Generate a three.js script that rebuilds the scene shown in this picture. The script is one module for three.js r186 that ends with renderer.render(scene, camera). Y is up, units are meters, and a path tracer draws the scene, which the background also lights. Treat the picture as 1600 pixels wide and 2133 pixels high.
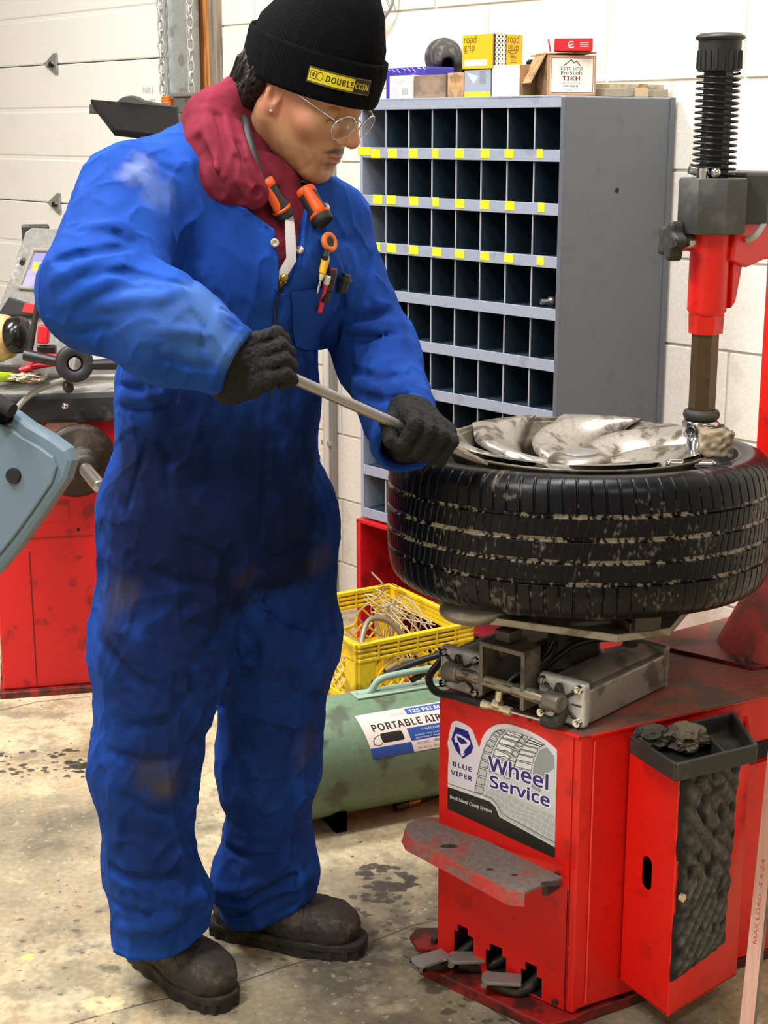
import * as THREE from 'three';
import { RoundedBoxGeometry } from 'three/addons/geometries/RoundedBoxGeometry.js';
import { mergeGeometries, mergeVertices, toCreasedNormals } from 'three/addons/utils/BufferGeometryUtils.js';
import { RectAreaLightUniformsLib } from 'three/addons/lights/RectAreaLightUniformsLib.js';
import { createNoise2D, createNoise3D } from 'simplex-noise';

// ---------- camera, lights, exposure ----------
const scene = new THREE.Scene();
scene.background = new THREE.Color(0x0a0a0a);
const renderer = new THREE.WebGLRenderer();
renderer.toneMapping = THREE.LinearToneMapping;
renderer.toneMappingExposure = 1.4;
renderer.shadowMap.enabled = true;
RectAreaLightUniformsLib.init();
const F = 3200, PITCH = THREE.MathUtils.degToRad(14), EYE = 1.58;
const camera = new THREE.PerspectiveCamera(2 * THREE.MathUtils.radToDeg(Math.atan(1066.5 / F)), 0.75, 0.05, 40);
camera.position.set(0, EYE, 0);
camera.rotation.x = -PITCH;
camera.updateMatrixWorld();
const LAMP_COLOUR = 0xfdfbfa;
// [x, z, turn, intensity] of the tube fixtures hanging under the roof
const LAMPS = [[-2.1, -3.3, 0.72, 78], [-1.5, -1.2, 0.72, 46], [0.2, -2.7, 0.72, 38], [1.5, -0.2, 0.72, 14], [-2.6, 1.2, 0.72, 16]];
const LAMP_Y = 3.7;

// ---------- helpers ----------
const V = (x, y, z) => new THREE.Vector3(x, y, z);
function rng(seed) { let a = seed >>> 0; return () => { a = (a + 0x6d2b79f5) | 0; let t = Math.imul(a ^ (a >>> 15), 1 | a); t = (t + Math.imul(t ^ (t >>> 7), 61 | t)) ^ t; return ((t ^ (t >>> 14)) >>> 0) / 4294967296; }; }
const R0 = rng(77);
const n2 = createNoise2D(rng(5)), n3 = createNoise3D(rng(6));
const clamp = (x, a, b) => Math.min(b, Math.max(a, x));
const sstep = (a, b, x) => { const t = clamp((x - a) / (b - a), 0, 1); return t * t * (3 - 2 * t); };
const lerp = (a, b, t) => a + (b - a) * t;
const fbm = (x, y, o = 4) => { let s = 0, a = 0.5; for (let i = 0; i < o; i++) { s += a * n2(x, y); x *= 2.03; y *= 2.03; a *= 0.5; } return s; };
const fbm3 = (x, y, z, o = 3) => { let s = 0, a = 0.5; for (let i = 0; i < o; i++) { s += a * n3(x, y, z); x *= 2.03; y *= 2.03; z *= 2.03; a *= 0.5; } return s; };
// the ray of a photograph pixel, and where it meets a depth, a height or the plane n metres before the block wall
const CS = Math.cos(PITCH), SN = Math.sin(PITCH);
function ray(px, py) { const x = (px - 800) / F, y = -(py - 1066.5) / F; return V(x, y * CS - SN, -(y * SN + CS)); }
function at(px, py, d) { const r = ray(px, py); return r.multiplyScalar(d / -r.z).add(V(0, EYE, 0)); }
function onH(px, py, h) { const r = ray(px, py); return r.multiplyScalar((h - EYE) / r.y).add(V(0, EYE, 0)); }
function onPlane(px, py, p0, n) { const r = ray(px, py), o = V(0, EYE, 0); return r.multiplyScalar(p0.clone().sub(o).dot(n) / r.dot(n)).add(o); }

const counts = {};
function numbered(name) { const k = counts[name] = (counts[name] || 0) + 1; return k === 1 ? name : name + '_' + String(k - 1).padStart(3, '0'); }
function info(o, label, category, group) { o.userData.label = label; if (category) o.userData.category = category; if (group) o.userData.group = group; return o; }
function thing(name, label, category, pos = [0, 0, 0], turn = 0, group) {
  const o = new THREE.Group(); o.name = numbered(name); o.position.set(...(pos.isVector3 ? pos.toArray() : pos)); o.rotation.y = turn;
  info(o, label, category, group); scene.add(o); o.updateMatrixWorld(true); return o;
}
const childCounts = new Map();
// a mesh whose geometry is already in its parent's own frame
function part(parent, name, geo, mat) {
  const m = new THREE.Mesh(geo, mat); m.name = numbered(name); m.castShadow = m.receiveShadow = true; parent.add(m); m.updateMatrixWorld(true); return m;
}
// a mesh whose geometry is written in world coordinates
function world(parent, name, geo, mat) {
  parent.updateMatrixWorld(true); geo.applyMatrix4(parent.matrixWorld.clone().invert()); return part(parent, name, geo, mat);
}
function structure(name, geo, mat) { const m = new THREE.Mesh(geo, mat); m.name = name; m.userData.kind = 'structure'; m.castShadow = m.receiveShadow = true; scene.add(m); return m; }
function merge(list) {
  const g = mergeGeometries(list.map((q) => { const c = q.index ? q.toNonIndexed() : q; for (const k of Object.keys(c.attributes)) if (!['position', 'normal', 'uv'].includes(k)) c.deleteAttribute(k); return c; }));
  return g;
}
const box = (x, y, z, r = 0.003, s = 2) => new RoundedBoxGeometry(x, y, z, s, Math.min(r, x / 2.01, y / 2.01, z / 2.01));
const bx = (x, y, z, cx = 0, cy = 0, cz = 0, r = 0.003) => box(x, y, z, r).translate(cx, cy, cz);
const plain = (x, y, z, cx = 0, cy = 0, cz = 0) => new THREE.BoxGeometry(x, y, z).translate(cx, cy, cz);
function cyl(p, q, r1, r2 = r1, seg = 20, open = false) {
  const d = q.clone().sub(p), g = new THREE.CylinderGeometry(r2, r1, d.length(), seg, 1, open);
  g.applyQuaternion(new THREE.Quaternion().setFromUnitVectors(V(0, 1, 0), d.normalize()));
  return g.translate((p.x + q.x) / 2, (p.y + q.y) / 2, (p.z + q.z) / 2);
}
function tube(pts, r, seg = 40, rad = 8, closed = false) { return new THREE.TubeGeometry(new THREE.CatmullRomCurve3(pts, closed), seg, r, rad, closed); }
function lathe(profile, seg = 32) { return new THREE.LatheGeometry(profile.map(([r, y]) => new THREE.Vector2(r, y)), seg); }
// lathe along an axis p -> q, profile in [radius, distance from p]
function latheOn(p, q, profile, seg = 28) {
  const g = lathe(profile, seg); g.applyQuaternion(new THREE.Quaternion().setFromUnitVectors(V(0, 1, 0), q.clone().sub(p).normalize())); return g.translate(p.x, p.y, p.z);
}
function prism(pts, y0, y1, bevel = 0.003) {                       // pts: [x, z] corners seen from above
  const s = new THREE.Shape(pts.map(([x, z]) => new THREE.Vector2(x, -z)));
  const g = new THREE.ExtrudeGeometry(s, { depth: y1 - y0 - 2 * bevel, bevelEnabled: bevel > 0, bevelSize: bevel, bevelThickness: bevel, bevelOffset: -bevel, bevelSegments: 2, curveSegments: 10 });
  return g.rotateX(-Math.PI / 2).translate(0, y0 + bevel, 0);
}
function plate(shape, depth, bevel = 0.001) { return new THREE.ExtrudeGeometry(shape, { depth: depth - 2 * bevel, bevelEnabled: bevel > 0, bevelSize: bevel, bevelThickness: bevel, bevelOffset: -bevel, bevelSegments: 2, curveSegments: 12 }).translate(0, 0, bevel); }
const poly = (pts) => new THREE.Shape(pts.map(([x, y]) => new THREE.Vector2(x, y)));
// uv in metres by the dominant direction of each vertex normal
function boxUV(g, k = 1) {
  if (g.index) { const c = g.toNonIndexed(); g.setIndex(null); for (const q of Object.keys(c.attributes)) g.setAttribute(q, c.attributes[q]); }
  const p = g.attributes.position, uv = new Float32Array(p.count * 2), A = V(), B = V(), C = V();
  for (let i = 0; i < p.count; i += 3) {
    A.fromBufferAttribute(p, i); B.fromBufferAttribute(p, i + 1).sub(A); C.fromBufferAttribute(p, i + 2).sub(A); B.cross(C);
    const ax = Math.abs(B.x), ay = Math.abs(B.y), az = Math.abs(B.z), m = ay >= ax && ay >= az ? 0 : ax >= az ? 1 : 2;
    for (let j = i; j < i + 3; j++) { const x = p.getX(j), y = p.getY(j), z = p.getZ(j); uv[2 * j] = (m === 1 ? z : x) * k; uv[2 * j + 1] = (m === 0 ? z : y) * k; }
  }
  g.setAttribute('uv', new THREE.BufferAttribute(uv, 2)); return g;
}
function frame(g, o, ex, ey, ez) { return g.applyMatrix4(new THREE.Matrix4().makeBasis(ex, ey, ez).setPosition(o)); }
function paintVerts(g, fn) {
  const p = g.attributes.position, n = g.attributes.normal, c = new Float32Array(p.count * 3), col = new THREE.Color();
  for (let i = 0; i < p.count; i++) { fn(col, p.getX(i), p.getY(i), p.getZ(i), n.getX(i), n.getY(i), n.getZ(i)); c[3 * i] = col.r; c[3 * i + 1] = col.g; c[3 * i + 2] = col.b; }
  g.setAttribute('color', new THREE.BufferAttribute(c, 3)); return g;
}
// ---------- textures ----------
const hex = (h) => [(h >> 16) & 255, (h >> 8) & 255, h & 255];
function canvasTex(w, h, draw, srgb = true, rep) {
  const c = document.createElement('canvas'); c.width = w; c.height = h; draw(c.getContext('2d'), w, h);
  const t = new THREE.CanvasTexture(c); if (srgb) t.colorSpace = THREE.SRGBColorSpace; t.wrapS = t.wrapT = THREE.RepeatWrapping; if (rep) t.repeat.set(rep, rep); t.magFilter = THREE.LinearFilter; return t;
}
function pixelTex(n, fn, srgb, rep = 1) {                            // fn(x, y in 0..1) -> [r, g, b] bytes or one grey
  const d = new Uint8Array(n * n * 4);
  for (let j = 0; j < n; j++) for (let i = 0; i < n; i++) {
    const v = fn(i / n, j / n), o = (j * n + i) * 4;
    if (v.length) { d[o] = clamp(v[0], 0, 255); d[o + 1] = clamp(v[1], 0, 255); d[o + 2] = clamp(v[2], 0, 255); } else d[o] = d[o + 1] = d[o + 2] = clamp(v, 0, 255);
    d[o + 3] = 255;
  }
  const t = new THREE.DataTexture(d, n, n); t.wrapS = t.wrapT = THREE.RepeatWrapping; t.magFilter = THREE.LinearFilter; t.minFilter = THREE.LinearFilter; if (srgb) t.colorSpace = THREE.SRGBColorSpace;
  t.repeat.set(rep, rep); t.needsUpdate = true; return t;
}
// noise that tiles over the unit square
const tileN = (x, y, f, s = 0) => { const a = 2 * Math.PI; const cx = Math.cos(a * x), sx = Math.sin(a * x), cy = Math.cos(a * y), sy = Math.sin(a * y); return 0.5 * (n3(cx * f + s, sx * f, cy * f + 7.1 * s) + n3(sy * f - s, cy * f + cx, sx * f + 3.3)); };
const mixc = (a, b, t) => [lerp(a[0], b[0], t), lerp(a[1], b[1], t), lerp(a[2], b[2], t)];
// painted or bare surface with scattered dirt of its own: a 0.8 m tile
function grime(base, dirt, amount, seed, fine = 0.06, n = 384) {
  const A = hex(base), B = hex(dirt);
  return pixelTex(n, (x, y) => {
    const u = x < 0.5 ? x : 1 - x, v = y < 0.5 ? y : 1 - y;         // mirrored tile, seamless
    const a = fbm(u * 6 + seed, v * 6, 5), b = fbm(u * 40 + seed, v * 40 + 9, 3);
    const k = clamp(sstep(0.28 - amount * 0.75, 0.62 - amount * 0.5, a + 0.22 * b), 0, 1) * Math.min(1, 0.35 + amount);
    const f = 1 + fine * b + fine * 0.6 * n2(u * 260, v * 260);
    return mixc(A, B, k).map((c) => c * f);
  }, true, 1.25);
}
const bumpCast = pixelTex(256, (x, y) => 128 + 60 * n2((x < .5 ? x : 1 - x) * 90, (y < .5 ? y : 1 - y) * 90) + 50 * n2((x < .5 ? x : 1 - x) * 220, (y < .5 ? y : 1 - y) * 220 + 5), false, 4);
const bumpWeave = pixelTex(256, (x, y) => 128 + 70 * Math.sin((x + y) * 2 * Math.PI * 64) * (0.6 + 0.4 * Math.sin(y * 2 * Math.PI * 128)) + 30 * n2(x * 50, y * 50), false, 6);
const M = (color, roughness = 0.6, metalness = 0, extra = {}) => new THREE.MeshStandardMaterial({ color, roughness, metalness, ...extra });
// dull cloth, rubber and matt black: little of their look is gloss
const dull = (m, k = 0.25) => { const p = new THREE.MeshPhysicalMaterial({ color: m.color, map: m.map, roughness: m.roughness, metalness: m.metalness, bumpMap: m.bumpMap, bumpScale: m.bumpScale, vertexColors: m.vertexColors, side: m.side }); p.specularIntensity = k; return p; };
const MT = (map, roughness = 0.6, metalness = 0, extra = {}) => new THREE.MeshStandardMaterial({ map, roughness, metalness, ...extra });
function label(w, h, draw, rough = 0.6) { const t = canvasTex(w, h, draw); t.wrapS = t.wrapT = THREE.ClampToEdgeWrapping; return MT(t, rough); }
const font = (c, px, weight = 'bold', fam = 'sans-serif') => { c.font = `${weight} ${px}px ${fam}`; };
function fitText(c, text, x, y, width, px, weight = 'bold', fam = 'sans-serif') { font(c, px, weight, fam); const w = c.measureText(text).width; c.save(); c.translate(x, y); c.scale(width / w, 1); c.fillText(text, 0, 0); c.restore(); }

// ---------- an implicit surface turned into a mesh (surface nets) ----------
function sdfMesh(sdf, lo, hi, cell, color, uvScale) {
  const nx = Math.ceil((hi.x - lo.x) / cell) + 1, ny = Math.ceil((hi.y - lo.y) / cell) + 1, nz = Math.ceil((hi.z - lo.z) / cell) + 1;
  const f = new Float32Array(nx * ny * nz), B = 6, id = (i, j, k) => i + nx * (j + ny * k);
  for (let bk = 0; bk < nz; bk += B) for (let bj = 0; bj < ny; bj += B) for (let bi = 0; bi < nx; bi += B) {
    const c = sdf(lo.x + (bi + B / 2) * cell, lo.y + (bj + B / 2) * cell, lo.z + (bk + B / 2) * cell), far = Math.abs(c) > B * cell * 0.87 * 1.7 + 0.012;
    for (let k = bk; k < Math.min(bk + B, nz); k++) for (let j = bj; j < Math.min(bj + B, ny); j++) for (let i = bi; i < Math.min(bi + B, nx); i++)
      f[id(i, j, k)] = far ? c : sdf(lo.x + i * cell, lo.y + j * cell, lo.z + k * cell);
  }
  const vid = new Int32Array(nx * ny * nz).fill(-1), pos = [], idx = [];
  const C = [[0, 0, 0], [1, 0, 0], [0, 1, 0], [1, 1, 0], [0, 0, 1], [1, 0, 1], [0, 1, 1], [1, 1, 1]], E = [[0, 1], [2, 3], [4, 5], [6, 7], [0, 2], [1, 3], [4, 6], [5, 7], [0, 4], [1, 5], [2, 6], [3, 7]];
  const v = new Float32Array(8);
  for (let k = 0; k < nz - 1; k++) for (let j = 0; j < ny - 1; j++) for (let i = 0; i < nx - 1; i++) {
    let m = 0; for (let c = 0; c < 8; c++) { v[c] = f[id(i + C[c][0], j + C[c][1], k + C[c][2])]; if (v[c] < 0) m |= 1 << c; }
    if (m === 0 || m === 255) continue;
    let x = 0, y = 0, z = 0, n = 0;
    for (const [a, b] of E) if ((v[a] < 0) !== (v[b] < 0)) { const t = v[a] / (v[a] - v[b]); x += lerp(C[a][0], C[b][0], t); y += lerp(C[a][1], C[b][1], t); z += lerp(C[a][2], C[b][2], t); n++; }
    vid[id(i, j, k)] = pos.length / 3; pos.push(lo.x + (i + x / n) * cell, lo.y + (j + y / n) * cell, lo.z + (k + z / n) * cell);
  }
  const quad = (a, b, c, d, flip) => { if (a < 0 || b < 0 || c < 0 || d < 0) return; if (flip) idx.push(a, c, b, a, d, c); else idx.push(a, b, c, a, c, d); };
  for (let k = 1; k < nz - 1; k++) for (let j = 1; j < ny - 1; j++) for (let i = 1; i < nx - 1; i++) {
    const s = f[id(i, j, k)] < 0;
    if (s !== (f[id(i + 1, j, k)] < 0)) quad(vid[id(i, j - 1, k - 1)], vid[id(i, j, k - 1)], vid[id(i, j, k)], vid[id(i, j - 1, k)], !s);
    if (s !== (f[id(i, j + 1, k)] < 0)) quad(vid[id(i - 1, j, k - 1)], vid[id(i - 1, j, k)], vid[id(i, j, k)], vid[id(i, j, k - 1)], !s);
    if (s !== (f[id(i, j, k + 1)] < 0)) quad(vid[id(i - 1, j - 1, k)], vid[id(i, j - 1, k)], vid[id(i, j, k)], vid[id(i - 1, j, k)], !s);
  }
  const g = new THREE.BufferGeometry(), N = pos.length / 3, nor = new Float32Array(N * 3), e = cell * 0.5;
  for (let i = 0; i < N; i++) {
    const x = pos[3 * i], y = pos[3 * i + 1], z = pos[3 * i + 2];
    let a = sdf(x + e, y, z) - sdf(x - e, y, z), b = sdf(x, y + e, z) - sdf(x, y - e, z), c = sdf(x, y, z + e) - sdf(x, y, z - e); const l = Math.hypot(a, b, c) || 1;
    nor[3 * i] = a / l; nor[3 * i + 1] = b / l; nor[3 * i + 2] = c / l;
  }
  g.setAttribute('position', new THREE.Float32BufferAttribute(pos, 3)); g.setAttribute('normal', new THREE.BufferAttribute(nor, 3)); g.setIndex(idx);
  boxUV(g, uvScale || 1);
  if (color) paintVerts(g, color);
  return g;
}
const smin = (a, b, k) => { const h = Math.max(k - Math.abs(a - b), 0) / k; return Math.min(a, b) - h * h * k * 0.25; };
const smax = (a, b, k) => -smin(-a, -b, k);
// tapered capsule; n, q squash it to q times its radius along the direction n
function cap(a, b, ra, rb, n, q) {
  const bxx = b.x - a.x, byy = b.y - a.y, bzz = b.z - a.z, L = bxx * bxx + byy * byy + bzz * bzz || 1e-9, ks = q ? 1 / q - 1 : 0, sc = q ? Math.min(1, q) : 1;
  return (x, y, z) => {
    let px = x - a.x, py = y - a.y, pz = z - a.z; const t = clamp((px * bxx + py * byy + pz * bzz) / L, 0, 1);
    px -= bxx * t; py -= byy * t; pz -= bzz * t;
    if (q) { const d = (px * n.x + py * n.y + pz * n.z) * ks; px += n.x * d; py += n.y * d; pz += n.z * d; }
    return (Math.sqrt(px * px + py * py + pz * pz) - (ra + (rb - ra) * t)) * sc;
  };
}
const ell = (cx, cy, cz, rx, ry, rz) => { const m = Math.min(rx, ry, rz); return (x, y, z) => { const a = (x - cx) / rx, b = (y - cy) / ry, c = (z - cz) / rz, k = Math.sqrt(a * a + b * b + c * c), l = Math.sqrt((a / rx) ** 2 + (b / ry) ** 2 + (c / rz) ** 2); return l < 1e-6 ? -m : k * (k - 1) / l; }; };
// ---------- the block wall's own frame: X along the wall towards the right, Z out into the room ----------
const TURN = -0.855, U = V(Math.cos(TURN), 0, -Math.sin(TURN)), N = V(Math.sin(TURN), 0, Math.cos(TURN));
const KB = 1.1, W0 = V(0.682 * KB, 0, -3.682 * KB);
const wl = (s, y, n) => W0.clone().addScaledVector(U, s).addScaledVector(N, n).setY(y);
function onWall(px, py, n = 0) { const p = onPlane(px, py, wl(0, 0, n), N), d = p.clone().sub(W0); return { s: d.dot(U), y: p.y, p }; }
const wallBox = (s0, s1, y0, y1, n0, n1, r = 0.003) => frame(bx(s1 - s0, y1 - y0, n1 - n0, (s0 + s1) / 2, (y0 + y1) / 2, (n0 + n1) / 2, r), W0, U, V(0, 1, 0), N);
const wallPlain = (s0, s1, y0, y1, n0, n1) => frame(plain(s1 - s0, y1 - y0, n1 - n0, (s0 + s1) / 2, (y0 + y1) / 2, (n0 + n1) / 2), W0, U, V(0, 1, 0), N);

// ---------- room shell ----------
const paintedBlock = [0xebe8dd, 0xe7e3d7, 0xefece2].map((c, i) => MT(pixelTex(256, (x, y) => { const u = x < .5 ? x : 1 - x, v = y < .5 ? y : 1 - y; const k = sstep(0.25, 0.6, fbm(u * 5 + i * 9, v * 5, 4)); return mixc(hex(c), [186, 178, 158], 0.22 * k).map((q) => q * (1 + 0.05 * fbm(u * 60, v * 60 + i, 3))); }, true, 1), 0.85, 0, { bumpMap: bumpCast, bumpScale: 0.0012 }));
const mortarMat = M(0xd8d3c6, 0.95);
const ROOM = { s0: -7, s1: 6, n1: 7.2, top: 3.95 };
const DOOR_EDGE = onWall(458, 200).s;                              // where the block wall meets the door's jamb
const wallBack = structure('wall_back', boxUV(merge([wallPlain(DOOR_EDGE, ROOM.s1, 0, ROOM.top, -0.2, -0.006), wallPlain(ROOM.s0, -5.6, 0, ROOM.top, -0.2, -0.006), wallPlain(-5.6, DOOR_EDGE, 3.3, ROOM.top, -0.2, -0.006)])), mortarMat);
{ // the concrete blocks that show, each laid on its own
  const BW = 0.445, BH = 0.2235, y00 = onWall(1480, 357).y, base = y00 - Math.ceil(y00 / BH) * BH, geos = [];
  for (let i = 0; i < 3; i++) { const g = box(BW - 0.007, BH - 0.007, 0.02, 0.0022, 1); boxUV(g); geos.push(g); }
  const halves = new Map();
  for (let r = 0; r < 13; r++) {
    const y = base + (r + 0.5) * BH; if (y + BH / 2 > 2.5) break;
    const off = (r % 2) * BW / 2 + onWall(1545, 250).s;
    for (let k = -8; k < 6; k++) {
      let a = off + (k - 1) * BW, b = a + BW; if (b < DOOR_EDGE + 0.03 || a > 1.5) continue;
      a = Math.max(a, DOOR_EDGE);
      const w = b - a, g = w > BW - 0.01 ? geos[Math.floor(R0() * 3)] : boxUV(box(w - 0.007, BH - 0.007, 0.02, 0.0022, 1));
      const m = new THREE.Mesh(g, paintedBlock[Math.floor(R0() * 3)]); m.name = numbered('concrete_block'); m.castShadow = m.receiveShadow = true;
      m.position.copy(wl((a + b) / 2, y, -0.0095 + R0() * 0.0015)); m.rotation.y = TURN; wallBack.add(m);
    }
  }
}
const wallMat = M(0xd8d4c8, 0.9), ceilMat = M(0xc4c0b6, 0.9);
structure('wall_left', wallPlain(ROOM.s0 - 0.2, ROOM.s0, 0, ROOM.top, -0.2, ROOM.n1), wallMat);
structure('wall_right', wallPlain(ROOM.s1, ROOM.s1 + 0.2, 0, ROOM.top, -0.2, ROOM.n1), wallMat);
structure('wall_front', wallPlain(ROOM.s0 - 0.2, ROOM.s1 + 0.2, 0, ROOM.top, ROOM.n1, ROOM.n1 + 0.2), wallMat);
structure('ceiling', wallPlain(ROOM.s0 - 0.2, ROOM.s1 + 0.2, ROOM.top, ROOM.top + 0.2, -0.2, ROOM.n1 + 0.2), ceilMat);

// worn painted concrete, 3.2 m of it in detail round the machine; drawn in metres
{
  const S = 2048, X0 = -1.7, Z0 = -4.9, L = 3.6, k = S / L;
  const t = canvasTex(S, S, (c) => {
    const im = c.createImageData(S, S), d = im.data;
    const g0 = onH(1000, 2040, 0), g1 = onH(560, 2090, 0), g2 = onH(40, 1780, 0);
    for (let j = 0; j < S; j++) for (let i = 0; i < S; i++) {
      const x = X0 + i / k, z = Z0 + j / k, o = (j * S + i) * 4;
      const a = fbm(x * 2.2 + 3, z * 2.2, 5), b = fbm(x * 9, z * 9 + 4, 4), f = fbm(x * 45, z * 45, 3), w = n2(x * 300, z * 300);
      let col = mixc([196, 180, 146], [170, 152, 118], sstep(-0.2, 0.5, b));
      col = mixc(col, [140, 130, 110], 0.6 * sstep(0.16, 0.5, a + 0.3 * b));          // paint worn away
      col = mixc(col, [216, 203, 168], 0.5 * sstep(0.15, 0.5, fbm(x * 5 + 20, z * 5, 4)));
      const dm = Math.hypot(x - g0.x, z - g0.z), ds = Math.hypot((x - g1.x), (z - g1.z)), dl = Math.hypot(x - g2.x, (z - g2.z));
      const greaseAndShade = clamp(sstep(0.75, 0.1, dm + 0.3 * b) * 0.9 + 0.5 * sstep(0.42, 0.05, ds + 0.3 * b) + 0.6 * sstep(0.6, 0.1, dl + 0.3 * b), 0, 1) * (0.75 + 0.6 * a);  // grease by machine and boots; the left patch paints in a shadow
      col = mixc(col, [74, 68, 57], clamp(greaseAndShade, 0, 0.86));
      const sp = fbm(x * 26 + 5, z * 26, 3);
      if (sp > 0.58) col = mixc(col, [66, 60, 52], 0.7);
      if (sp < -0.47 && greaseAndShade > 0.35) col = mixc(col, [190, 178, 150], 0.5);
      const q = 1 + 0.12 * f + 0.05 * w; d[o] = col[0] * q; d[o + 1] = col[1] * q; d[o + 2] = col[2] * q; d[o + 3] = 255;
    }
    c.putImageData(im, 0, 0);
    const P = (px, py) => { const p = onH(px, py, 0); return [(p.x - X0) * k, (p.z - Z0) * k]; };
    // hairline cracks in the slab
    c.strokeStyle = 'rgba(58,52,44,.85)'; c.lineWidth = 2.2;
    for (const pts of [[[60, 2160], [180, 2123], [310, 2087], [500, 2045], [600, 2010], [760, 1965], [860, 1930], [980, 1900]], [[0, 1480], [80, 1462], [190, 1450]], [[840, 1990], [960, 2060], [1090, 2140]]]) {
      c.beginPath(); pts.forEach(([x, y], i) => { const [u, v] = P(x, y); i ? c.lineTo(u + 3 * n2(x, y), v + 2 * n2(y, x)) : c.moveTo(u, v); }); c.stroke();
    }
    // chipped and spattered spots
    const rr = rng(12);
    const spots = (x0, x1, y0, y1, n, s, colr) => { for (let i = 0; i < n; i++) { const [u, v] = P(lerp(x0, x1, rr()), lerp(y0, y1, rr())), r = s * (0.3 + rr()); c.fillStyle = colr; c.beginPath(); for (let q = 0; q < 7; q++) { const t = q / 7 * 6.283, e = r * (0.55 + 0.8 * rr()); c.lineTo(u + Math.cos(t) * e, v + Math.sin(t) * e * 0.8); } c.fill(); } };
    spots(760, 860, 1800, 1880, 45, 9, 'rgba(64,58,50,.85)'); spots(690, 900, 1850, 2000, 50, 6, 'rgba(70,64,55,.8)'); spots(0, 190, 1560, 1620, 45, 6, 'rgba(60,55,46,.8)'); spots(40, 640, 1880, 2130, 50, 4, 'rgba(90,82,68,.7)'); spots(130, 190, 1580, 1610, 22, 8, 'rgba(50,46,40,.8)');
    spots(690, 900, 1900, 2133, 40, 12, 'rgba(205,192,160,.16)'); spots(185, 250, 2080, 2110, 20, 8, 'rgba(228,212,160,.5)'); spots(45, 65, 1985, 2000, 6, 5, 'rgba(230,205,120,.9)'); spots(900, 1180, 1990, 2130, 50, 9, 'rgba(34,31,28,.5)');
  });
  t.flipY = false; t.wrapS = t.wrapT = THREE.MirroredRepeatWrapping;
  const g = wallPlain(ROOM.s0 - 0.2, ROOM.s1 + 0.2, -0.2, 0, -0.2, ROOM.n1 + 0.2), p = g.attributes.position, uv = g.attributes.uv;
  for (let i = 0; i < p.count; i++) uv.setXY(i, (p.getX(i) - X0) / L, (p.getZ(i) - Z0) / L);
  structure('floor', g, MT(t, 0.72, 0, { bumpMap: t, bumpScale: 0.0006 }));
}
// lamps: tube fixtures under the roof
{
  const glow = new THREE.MeshStandardMaterial({ color: 0xffffff, emissive: LAMP_COLOUR, emissiveIntensity: 3 }), bodyM = M(0xe8e8e4, 0.5), chainM = M(0x9a9a96, 0.4, 0.8);
  LAMPS.forEach(([x, z, a, I], i) => {
    const t = thing('ceiling_light', ['white tube fixture hanging over the back left of the shop', 'white tube fixture hanging behind the mechanic towards the camera', 'white tube fixture hanging between the mechanic and the tyre machine', 'white tube fixture hanging at the right behind the camera', 'white tube fixture hanging at the far left behind the camera'][i], 'light', [x, LAMP_Y, z], a);
    part(t, 'housing', bx(1.5, 0.07, 0.42, 0, 0.045, 0, 0.01), bodyM);
    for (const q of [-0.12, 0.12]) part(t, 'tube', new THREE.CylinderGeometry(0.019, 0.019, 1.4, 12).rotateZ(Math.PI / 2).translate(0, -0.012, q), glow);
    for (const q of [-0.6, 0.6]) part(t, 'hanger', new THREE.CylinderGeometry(0.004, 0.004, ROOM.top - LAMP_Y - 0.08, 6).translate(q, (ROOM.top - LAMP_Y + 0.08) / 2, 0), chainM);
    const L = new THREE.RectAreaLight(LAMP_COLOUR, I, 1.4, 0.36); L.position.set(0, -0.036, 0); L.rotation.x = -Math.PI / 2; L.name = 'tube_light'; t.add(L);
  });
}
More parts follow.
